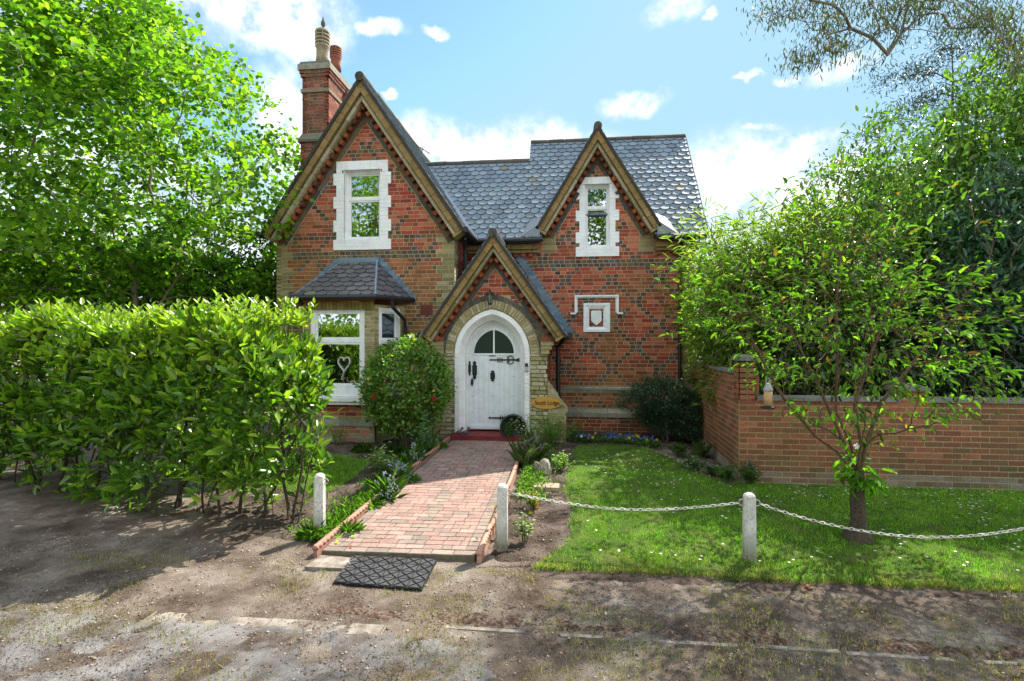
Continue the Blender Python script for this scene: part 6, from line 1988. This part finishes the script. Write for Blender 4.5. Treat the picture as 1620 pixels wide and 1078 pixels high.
v, f, c = foliage(A2, 20, (.35, .35, .3), .10, .024, [(.05, .065, .035), (.035, .05, .03)], (ex, ey, 12), .1, -1.1, flat=.2, rnd=.45)
link_np('upper_crown', v, f, c, 'leaf_dark', bpy.data.objects['eucalyptus_tree'])
# trees across the lane (seen in the window panes)
for i, (x, y, h, lab, cols) in enumerate(((-12.5, -13, 19, 'broad tree across the lane reflected in the bay window', LIME), (-3.5, -15, 18, 'forked tree across the lane reflected in the upper window', LIME), (4.5, -14.5, 18, 'dark tree across the lane opposite the garden wall', GRN))):
    roots = [[(x, y, -.1), (x + .1, y, 3), (x - .2, y, 6), (x - 1.2, y + 2, 9), (x - 2.0, y + 2.4, 12), (x - 2.8, y + 2.6, 15)], [(x - .1, y, 5.4), (x + .8, y + 2.2, 9.2), (x + 1.4, y + 2.6, 13.4)]]
    A = crown_pts(560, (x, y, h * .53), (4.6, 3.0, h * .47), .3, .3, 70 + i)
    plant_tree('roadside_tree', lab, 'tree', roots, A, foliage(A, 30, (.45, .45, .35), .22, .16, cols[:4], (x, y, 4), .4, 0), r0=.01, rmax=.22, step=.4, bark=((.22, .19, .15), (.42, .37, .30)))
A = None
bk = []
for k in range(13):
    x = -17 + k * 2.7
    bk.append(foliage(crown_pts(50, (x, -9.5 + rng.normal(0, .6), 1.2), (1.7, .9, 1.5), .2, .5, 90 + k, zmin=0), 26, (.25, .25, .2), .16, .09, GRN, (x, -9.5, .5), .6, .2))
v, f, c = join(bk); hb = link_np('far_hedge', v, f, c, 'leaf', None); tag(hb, 'mixed green hedge along the far side of the lane', 'hedge')

# ------------------------------------------------------------------ bed planting
def small_plant(name, label, cat, x, y, h, r, nst, per, Ln, Wd, pal, leafm='leaf', flower=None, group=None, lean=.5, upw=.4, droop=.15, strap=False, lift=.02):
    z0 = gzf(x, y) + lift; t = thing(name, label, cat, (x, y, z0), group); wood = MB(); parts = []; fl = []
    for i in range(nst):
        a = rng.random() * 6.28; rr = r * rng.uniform(.15, 1); hh = h * rng.uniform(.6, 1.1) * (1 - .3 * rr / r)
        bx, by = x + rr * .35 * math.cos(a), y + rr * .35 * math.sin(a); tx, ty = x + rr * math.cos(a), y + rr * math.sin(a)
        f = lambda q: np.array([bx + (tx - bx) * q ** 1.4, by + (ty - by) * q ** 1.4, z0 + hh * q])
        if not strap: wood.tube([f(0), f(.5), f(1)], [.0035, .0028, .0015], (.09, .12, .035), 4, False)
        if strap:
            n = 1; b = f(0)[None]; d = np.array([[tx - bx, ty - by, hh]]) + rng.normal(0, .03, (1, 3))
            parts.append(leaf_mesh(b, d, np.array([[0, 0, 1.]]) + rng.normal(0, .3, (1, 3)), hh * 1.2, Wd, palette(1, pal, .2), .2, .45)); 
            if flower and rng.random() < flower[1]:
                wood.tube([f(0), f(.5), f(1.1)], [.002, .002, .0015], (.14, .2, .06), 4, False)
                p = f(1.1); m_ = 9
                b = p + np.stack([rng.normal(0, .016, m_), rng.normal(0, .016, m_), -np.abs(rng.normal(0, .055, m_))], -1)
                fl.append(leaf_mesh(b, rng.normal(0, 1, (m_, 3)) + [0, 0, -.8], rng.normal(0, 1, (m_, 3)), .022, .015, palette(m_, flower[0], .1), .3, .0))
            continue
        tt = .25 + .75 * (np.arange(per) + rng.random(per)) / per; b = np.array([f(q) for q in tt]); a2 = np.arange(per) * 2.4 + rng.random() * 6
        d = np.stack([np.cos(a2), np.sin(a2), np.full(per, upw)], -1) + rng.normal(0, .2, (per, 3))
        parts.append(leaf_mesh(b, d, np.tile([0, 0, 1.], (per, 1)) + rng.normal(0, .25, (per, 3)), Ln * rng.uniform(.7, 1.2, per), Wd * rng.uniform(.8, 1.1, per), palette(per, pal, .18), .2, droop))
        if flower and rng.random() < flower[1]:
            m_ = flower[2] if len(flower) > 2 else 6; p = f(1.02)
            b = p + rng.normal(0, .012, (m_, 3)); fl.append(leaf_mesh(b, rng.normal(0, 1, (m_, 3)) + [0, 0, .5], rng.normal(0, 1, (m_, 3)), .026, .020, palette(m_, flower[0], .1), .2, 0))
    if wood.v: wood.build('stems', 'generic', t)
    v, f_, c = join(parts); link_np('leaves', v, f_, c, leafm, t)
    for v, f_, c in fl: link_np('flower', v, f_, c, 'petal', t)
    return t
PALE = [(.22, .33, .10), (.30, .40, .16), (.16, .26, .07)]; MID = [(.06, .14, .02), (.085, .18, .03), (.045, .10, .018)]; FRESH = [(.11, .23, .025), (.15, .28, .03), (.08, .18, .02)]
SILV = [(.20, .28, .20), (.26, .34, .26), (.14, .21, .14)]; BLUE = [(.45, .48, .62), (.55, .58, .68), (.36, .38, .52)]
P2 = lambda px, py: gpt(px, py, .0)
G_ = 'flowering plants in the bed left of the path'; G2 = 'plants in the bed right of the path'
x, y = P2(602, 748); small_plant('rose_bush', 'bright pale-leaved shrub low beside the left lawn', 'plant', x, y, .42, .26, 16, 9, .075, .040, PALE, group=G_)
x, y = P2(668, 728); small_plant('rose_bush', 'lanky blue-green rose stem in front of the camellia', 'plant', x, y, .85, .20, 7, 8, .085, .052, [(.10, .20, .11), (.14, .26, .15)], flower=None)
for k, (px, py, lb) in enumerate(((632, 765, 'left'), (612, 790, 'nearest'), (655, 742, 'middle'), (676, 722, 'farthest'))):
    x, y = P2(px, py)
    small_plant('bluebell_clump', {'left': 'pale bluebell clump between the pale shrub and the path edging', 'nearest': 'bluebell clump with drooping grey-blue flowers nearest the lane', 'middle': 'bluebell clump halfway along the left edging', 'farthest': 'bluebell clump under the rose by the camellia'}[lb], 'flowers', x, y, .34, .17, 46, 1, .3, .006, FRESH, flower=(BLUE, .6), group=G_, strap=True)
for k, (px, py, r, lb) in enumerate(((590, 800, .2, 'strappy green clump by the left edging, second from the lane'), (552, 835, .2, 'strappy green clump at the left edging beside the white bollard'), (648, 765, .16, 'strappy green clump halfway up the left edging'), (694, 718, .18, 'strappy green clump by the edging near the porch'), (497, 838, .18, 'tuft of lush grass at the foot of the left bollard'), (575, 720, .25, 'low green clump in shade under the bay window'), (628, 722, .2, 'low green clump beneath the camellia'))):
    x, y = P2(px, py); small_plant('strappy_clump', lb, 'plant', x, y, .15, r * 1.15, 170, 1, .2, .0065, FRESH if k not in (5, 6) else MID, strap=True, group=G_)
x, y = P2(560, 700); small_plant('fern', 'small fern against the bay plinth', 'fern', x, 8.45, .42, .22, 18, 12, .05, .016, FRESH, upw=.1)
gx = rng.uniform(0, 1, 5200); gy = 4.75 + 4.1 * gx; ox = np.abs(rng.normal(0, .16, 5200)) * (.5 + 1.3 * fbm(gy, gy, 2, 77)); bx_c = -2.36 + .05 * gx * 4 - ox
b = np.stack([bx_c, gy, gz(bx_c, gy) + .02 + rng.random(5200) * .03], -1)
v, f, c = leaf_mesh(b, rng.normal(0, .7, (5200, 3)) + [0, -.1, .8], rng.normal(0, .5, (5200, 3)) + [0, -.4, .6], rng.uniform(.03, .10, 5200), rng.uniform(.006, .02, 5200), palette(5200, FRESH + MID, .2), .2, .3)
tag(link_np('ground_cover', v, f, c, 'leaf'), 'tangle of low green leaves along the left edging of the path', 'ground cover', kind='stuff')
n = 2600; bx_c = -.62 + np.abs(rng.normal(0, .2, n)); gy = rng.uniform(6.1, 8.9, n); b = np.stack([bx_c, gy, gz(bx_c, gy) + .02 + rng.random(n) * .05], -1)
v, f, c = leaf_mesh(b, rng.normal(0, .8, (n, 3)) + [0, -.1, .8], rng.normal(0, .5, (n, 3)) + [0, -.4, .6], rng.uniform(.03, .08, n), rng.uniform(.008, .026, n), palette(n, FRESH + MID + PALE[:1], .2), .2, .3)
tag(link_np('ground_cover', v, f, c, 'leaf'), 'low mixed leaves filling the bed right of the path near the porch', 'ground cover', kind='stuff')
# right-hand bed
x, y = P2(876, 712); small_plant('green_shrub', 'airy green shrub in front of the right buttress', 'bush', x, y, .62, .42, 44, 13, .05, .022, [(.12, .25, .045), (.16, .31, .06), (.085, .18, .035)], group=G2)
x, y = P2(905, 706); small_plant('green_shrub', 'smaller airy shrub leaning over the lawn corner', 'bush', x, y, .48, .28, 24, 12, .05, .022, MID, group=G2)
x, y = P2(836, 716); small_plant('rose_bush', 'white-edged rose arching over the path by the door', 'plant', x, y, .66, .33, 16, 11, .052, .032, [(.30, .38, .24), (.20, .30, .12), (.40, .46, .34)], group=G2)
x, y = P2(828, 742); small_plant('bluebell_clump', 'faded silvery bluebell clump beside the stone lump', 'flowers', x, y, .38, .16, 50, 1, .3, .006, [(.12, .18, .06), (.2, .24, .12)], flower=([(.36, .34, .36), (.45, .43, .46)], .4), strap=True, group=G2)
x, y = P2(848, 735); small_plant('bluebell_clump', 'fading grey bluebell stems behind the stone lump', 'flowers', x, y, .42, .14, 40, 1, .3, .006, [(.12, .18, .06), (.2, .24, .12)], flower=([(.36, .34, .36), (.45, .43, .46)], .4), strap=True, group=G2)
x, y = P2(888, 748); small_plant('leafy_perennial', 'pale green leafy plant behind the laid bricks', 'plant', x, y, .28, .2, 22, 9, .05, .026, PALE + FRESH, group=G2)
x, y = P2(842, 800); small_plant('leafy_perennial', 'low mixed plant with orange leaves beside the right edging', 'plant', x, y, .24, .18, 22, 9, .045, .024, FRESH + [(.42, .16, .03)], group=G2)
x, y = P2(829, 845); small_plant('rose_bush', 'sparse dark-stemmed rose with pale leaves near the bollard', 'plant', x, y, .34, .14, 9, 8, .055, .034, [(.26, .34, .18), (.09, .08, .03), (.2, .3, .1)], group=G2)
x, y = P2(785, 800); small_plant('trailing_plant', 'little orange and green sprig leaning behind the bollard', 'plant', -.70, 5.05, .42, .10, 5, 6, .05, .03, [(.10, .2, .03), (.5, .22, .03)], group=G2)
x, y = P2(812, 700); small_plant('potted_plant', 'small leafy plant growing in the tipped round planter', 'plant', px_ - .05, 8.84, .40, .14, 18, 7, .045, .026, MID, lift=.12)
# bed along the side wall
G3 = 'plants in the bed along the side wall'
for k, (px, py, h, r, pal, lb) in enumerate(((1095, 745, .26, .22, SILV + MID, 'silvery leafed plant in the corner bed nearest the lawn'), (1075, 722, .22, .22, MID, 'low green plant in the corner bed below the dark shrub'), (1108, 722, .30, .24, MID, 'fresh green plant against the side wall'), (1150, 760, .30, .20, MID, 'dark leafy nettle-like plant left of the pier foot'), (1188, 762, .36, .20, MID, 'dark leafy plant with blue flowers at the pier foot'), (1128, 748, .14, .12, SILV, 'small grey-green seedling in the bare soil by the wall'))):
    x, y = P2(px, py); y = min(y, 7.12) if px > 1160 else y
    small_plant('leafy_perennial', lb, 'plant', x, y, h, r, 24, 9, .058, .032, [tuple(c * .8 for c in p) for p in pal], flower=([(.10, .15, .5)], .2, 4) if px == 1188 else None, group=G3)
# cotoneaster / yew-like dark shrub at the wall corner
bush('spreading_evergreen', 'dark spreading evergreen against the main wall by the downpipe', 'bush', (1.88, 9.75, .62), (.66, .38, .50), 420, 60, (.07, .05, .035), .036, .013, [(.03, .078, .03), (.045, .105, .04), (.022, .055, .022)], leafm='leaf_dark', seed=81, zmin=.1, lump=.35, upw=.0, outw=.9, r0=.003, rmax=.02, flat=1.0)
# pansy bed
n = 1500; x0, x1 = .25, 1.75
bx = rng.uniform(.12, 1.62, n); by = 9.0 + rng.uniform(0, .48, n); k = (np.sin(bx * 3) * .05); b = np.stack([bx, by + k, gz(bx, by) + .03 + rng.random(n) * .07], -1)
v1 = leaf_mesh(b, rng.normal(0, .8, (n, 3)) + [0, 0, .3], np.tile([0, 0, 1.], (n, 1)) + rng.normal(0, .3, (n, 3)), .05, .026, palette(n, MID, .2), .15, .1)
nf = 60; fx_ = rng.uniform(.14, 1.6, nf); fy_ = 9.0 + rng.uniform(0, .46, nf); parts = [v1]
for i in range(nf):
    col = [(.05, .11, .42), (.04, .08, .34), (.6, .45, .05), (.6, .6, .42)][rng.choice(4, p=[.52, .28, .15, .05])]
    p = np.array([fx_[i], fy_[i] - .01, gzf(fx_[i], fy_[i]) + .13 + rng.random() * .03]); a = np.arange(5) * 1.256 + .3
    d = np.stack([np.cos(a), np.full(5, -.15), np.sin(a)], -1); parts.append(leaf_mesh(np.tile(p, (5, 1)), d, np.tile([0, -1., .2], (5, 1)), .028, .030, palette(5, [col], .08), .05, 0))
    parts.append(leaf_mesh(p[None] + [[0, -.008, -.004]], np.array([[0, -.1, -1.]]), np.array([[0, -1., 0]]), .014, .014, np.array([[.75, .5, .02]]), 0, 0))
v, f, c = join(parts); pan = link_np('pansy_planting', v, f, c, 'petal'); tag(pan, 'low band of blue and yellow pansies at the foot of the main wall', 'flowers', kind='stuff')

# ------------------------------------------------------------------ grass, daisies, stones, litter
def blades(name, n, f, box, hgt, wid, pal, lift, dens=None, w=None, lean=.45, label=None):
    x = rng.uniform(box[0], box[1], n); y = rng.uniform(box[2], box[3], n)
    d = f(x, y); keep = d > -.02
    if dens is not None: keep &= rng.random(n) < dens(x, y, d)
    x, y = x[keep], y[keep]; n = len(x); h = hgt * rng.uniform(.5, 1.3, n) * (.8 + .6 * fbm(x, y, 2, 41)); a = rng.random(n) * 6.28; l = rng.normal(0, lean, n) * h
    z = (surf(x, y) - .004) if 'verge' in name else gz(x, y) + lift - .012
    b = np.stack([x, y, z], -1); s = np.stack([np.cos(a), np.sin(a), 0 * a], -1) * (wid * rng.uniform(.7, 1.3, n))[:, None]
    a2 = rng.random(n) * 6.28; tip = b + np.stack([np.cos(a2) * l, np.sin(a2) * l, h], -1)
    V = np.stack([b - s, b + s, tip], 1).reshape(-1, 3); F = np.arange(3 * n).reshape(-1, 3)
    pt = fbm(x, y, 1.1, 43)[:, None]; c = palette(n, pal, .2, w) * (.55 + 1.15 * pt)
    o = link_np(name, V, F, np.repeat(c, 3, axis=0), 'grass'); tag(o, label, 'grass', kind='stuff'); return o
GP = [(.14, .34, .014), (.18, .41, .02), (.10, .27, .012), (.28, .46, .03), (.38, .36, .12)]
def edge_pal(x, y, d): return np.clip(.25 + d * 2.2, 0, 1)
blades('grass', 230000, lawn_f, (-.4, 6.4, 4.3, 9.0), .034, .0024, GP, .045, w=[.31, .27, .22, .17, .03], dens=lambda x, y, d: np.clip(.35 + d * 3, 0, 1) * np.where(y > 7.4, .55, 1), label='short green lawn grass right of the path')
blades('grass', 60000, lawn_f, (-.4, 6.4, 4.3, 5.1), .030, .0026, [(.26, .24, .08), (.20, .21, .05), (.13, .17, .03), (.34, .29, .14)], .045, dens=lambda x, y, d: np.clip(1.15 - (y - 4.3) * 1.9, 0, 1) * (fbm(x, y, 4, 71) > .38), label='straw-coloured grass along the lawn front edge')
blades('grass', 40000, lawn2_f, (-5.3, -2.9, 5.2, 7.9), .045, .0026, GP, .03, w=[.26, .24, .2, .2, .10], label='sunlit grass of the side lawn behind the hedge')
blades('verge_weeds', 60000, lambda x, y: fbm(x, y, 2.3, 57) - .50 + .05 * (np.abs(y - 3.15) < .2) + .03 * (x < -.5), (-4.5, 4.5, 2.2, 4.35), .030, .0028, [(.20, .20, .05), (.28, .24, .10), (.12, .18, .03), (.34, .28, .15)], .0, dens=lambda x, y, d: np.clip(d * 14, 0, .75), label='sparse dry tufts over the gravel verge')
# fringe of longer tufts hanging over the lawn edge
blades('lawn_fringe', 26000, lambda x, y: .03 - np.abs(lawn_f(x, y) - .02), (-.4, 6.0, 4.2, 4.75), .032, .0022, [(.12, .16, .03), (.22, .21, .07), (.08, .12, .02), (.3, .26, .12)], .025, lean=.8, label='ragged fringe of grass along the lawn edge')
# daisies
def scatter(n, f, box):
    x = rng.uniform(box[0], box[1], n); y = rng.uniform(box[2], box[3], n); k = f(x, y) > 0
    return x[k], y[k]
x, y = scatter(700, lambda x, y: np.minimum(lawn_f(x, y) - .05, fbm(x, y, 1.3, 83) - .44 + .05 * (x > 3) - .1 * (x < .8)), (.2, 5.8, 4.6, 8.2))
n = len(x); parts = []
for k in range(6):
    a = k * math.pi / 3 + rng.random(n); b = np.stack([x, y, gz(x, y) + .075 + 0 * x], -1)
    parts.append(leaf_mesh(b, np.stack([np.cos(a), np.sin(a), .1 + 0 * a], -1), np.tile([0, 0, 1.], (n, 1)), .014, .012, palette(n, [(.8, .8, .76)], .03), .05, 0))
v, f, c = join(parts); tag(link_np('daisies', v, f, c, 'petal'), 'tiny white daisies scattered through the lawn', 'daisies', kind='stuff')
# loose stones
def stones(name, n, f, box, r0, r1, pal, label, cat='gravel', lift=.0, flatk=.6):
    x = rng.uniform(box[0], box[1], n); y = rng.uniform(box[2], box[3], n); k = f(x, y) > 0; x, y = x[k], y[k]; n = len(x)
    r = r0 + (r1 - r0) * rng.random(n) ** 4
    base = np.array([[1, 0, 0], [0, 1, 0], [-1, 0, 0], [0, -1, 0], [0, 0, 1], [0, 0, -1]], float)
    V = base[None] * rng.uniform(.6, 1.3, (n, 6, 1)) * r[:, None, None] * np.array([1, 1, flatk])
    a = rng.random(n) * 6.28; ca, sa = np.cos(a), np.sin(a)
    X = V[:, :, 0] * ca[:, None] - V[:, :, 1] * sa[:, None]; Y = V[:, :, 0] * sa[:, None] + V[:, :, 1] * ca[:, None]
    V = np.stack([X + x[:, None], Y + y[:, None], V[:, :, 2] + (surf(x, y) + lift + r * .25)[:, None]], -1).reshape(-1, 3)
    F = np.array([[0, 1, 4], [1, 2, 4], [2, 3, 4], [3, 0, 4], [1, 0, 5], [2, 1, 5], [3, 2, 5], [0, 3, 5]])
    F = (np.arange(n)[:, None, None] * 6 + F[None]).reshape(-1, 3)
    o = link_np(name, V, F, np.repeat(palette(n, pal, .2), 6, axis=0), 'gravel'); tag(o, label, cat, kind='stuff'); return o
attr_mat('gravel', .9, .2, 90, .2, .3, .002)
always = lambda x, y: np.ones_like(x)
SP = [(.24, .20, .17), (.20, .17, .145), (.32, .28, .24), (.16, .14, .12), (.30, .24, .18)]
stones('gravel', 17000, lambda x, y: .3 - lawn_f(x, y) - 1.0 * (((x > -2.4) & (x < -.6) & (y > 4.2))), (-5.5, 4.6, 2.2, 4.75), .0025, .014, SP, 'small loose stones over the dirt verge', lift=.0)
stones('soil_crumbs', 9000, lambda x, y: inside(BED1)(x, y) * (lawn_f(x, y) < 0), (-.7, 2.6, 4.5, 9.0), .004, .018, [(.14, .105, .08), (.09, .065, .05), (.22, .18, .14)], 'crumbs of dry soil in the bed right of the path', 'soil', .02)
stones('soil_crumbs', 6000, lambda x, y: inside(BED2)(x, y), (-4, -2.1, 4.6, 8.6), .004, .018, [(.14, .105, .08), (.09, .065, .05), (.22, .18, .14)], 'crumbs of dry soil in the bed left of the path', 'soil', .02)
# leaf litter: brown bits over the verge, denser by the kerb
n = 42000; x = rng.uniform(-5.2, 4.8, n); y = rng.uniform(2.2, 4.7, n); k = (fbm(x, y, 2.5, 91) + .16 * np.exp(-((y - 3.55) / .12) ** 2) > .50) & (lawn_f(x, y) < .05) & ~((x > -2.4) & (x < -.6) & (y > 4.15)); x, y = x[k], y[k]; n = len(x)
v, f, c = leaf_mesh(np.stack([x, y, surf(x, y) + .005], -1), rng.normal(0, 1, (n, 3)) * [1, 1, .12], np.tile([0, 0, 1.], (n, 1)) + rng.normal(0, .35, (n, 3)), rng.uniform(.006, .020, n), rng.uniform(.003, .009, n), palette(n, [(.085, .038, .022), (.12, .055, .03), (.055, .032, .024), (.22, .16, .10)], .25), .2, .1)
tag(link_np('leaf_litter', v, f, c, 'grass'), 'brown leaf litter and bark bits on the verge', 'litter', kind='stuff')
# a few larger fallen leaves and petals
for i, (px, py, col, ln, lb) in enumerate(((1278, 928, (.30, .13, .08), .05, 'curled brown leaf lying in the gutter below the lawn'), (1270, 932, (.34, .16, .10), .04, 'second curled brown leaf beside the larger one'), (530, 866, (.55, .55, .06), .04, 'yellow leaf on the bottom left of the path'), (556, 858, (.28, .42, .05), .04, 'green leaf on the path beside the left edging'), (648, 768, (.75, .62, .5), .05, 'pale crumpled petal on the middle of the path'), (553, 872, (.6, .06, .03), .03, 'red petal near the path end'), (565, 845, (.6, .06, .03), .03, 'red petal by the left edging'), (957, 968, (.8, .78, .74), .02, 'white scrap on the gravel'), (700, 700, (.6, .02, .05), .05, 'fallen red camellia bloom beside the edging'))):
    onp = 500 < px < 760 and 700 < py < 885
    x, y = gpt(px, py, -.07 if py > 840 else -.0)
    zz = (path_z((y - 4.5) / 4.36) + .006) if onp else float(gnd(np.array(x), np.array(y))) + .012
    m_ = 2
    v, f, c = leaf_mesh(np.array([[x, y, zz], [x + .004, y + .006, zz + .004]]), np.array([[1, .3, .1], [.2, 1, .25]]), np.array([[0, 0, 1.], [.3, 0, 1.]]), ln, ln * .6, palette(m_, [col], .05), .35, .1)
    tag(link_np('fallen_leaf', v, f, c, 'petal'), lb, 'leaf', 'fallen leaves and petals')
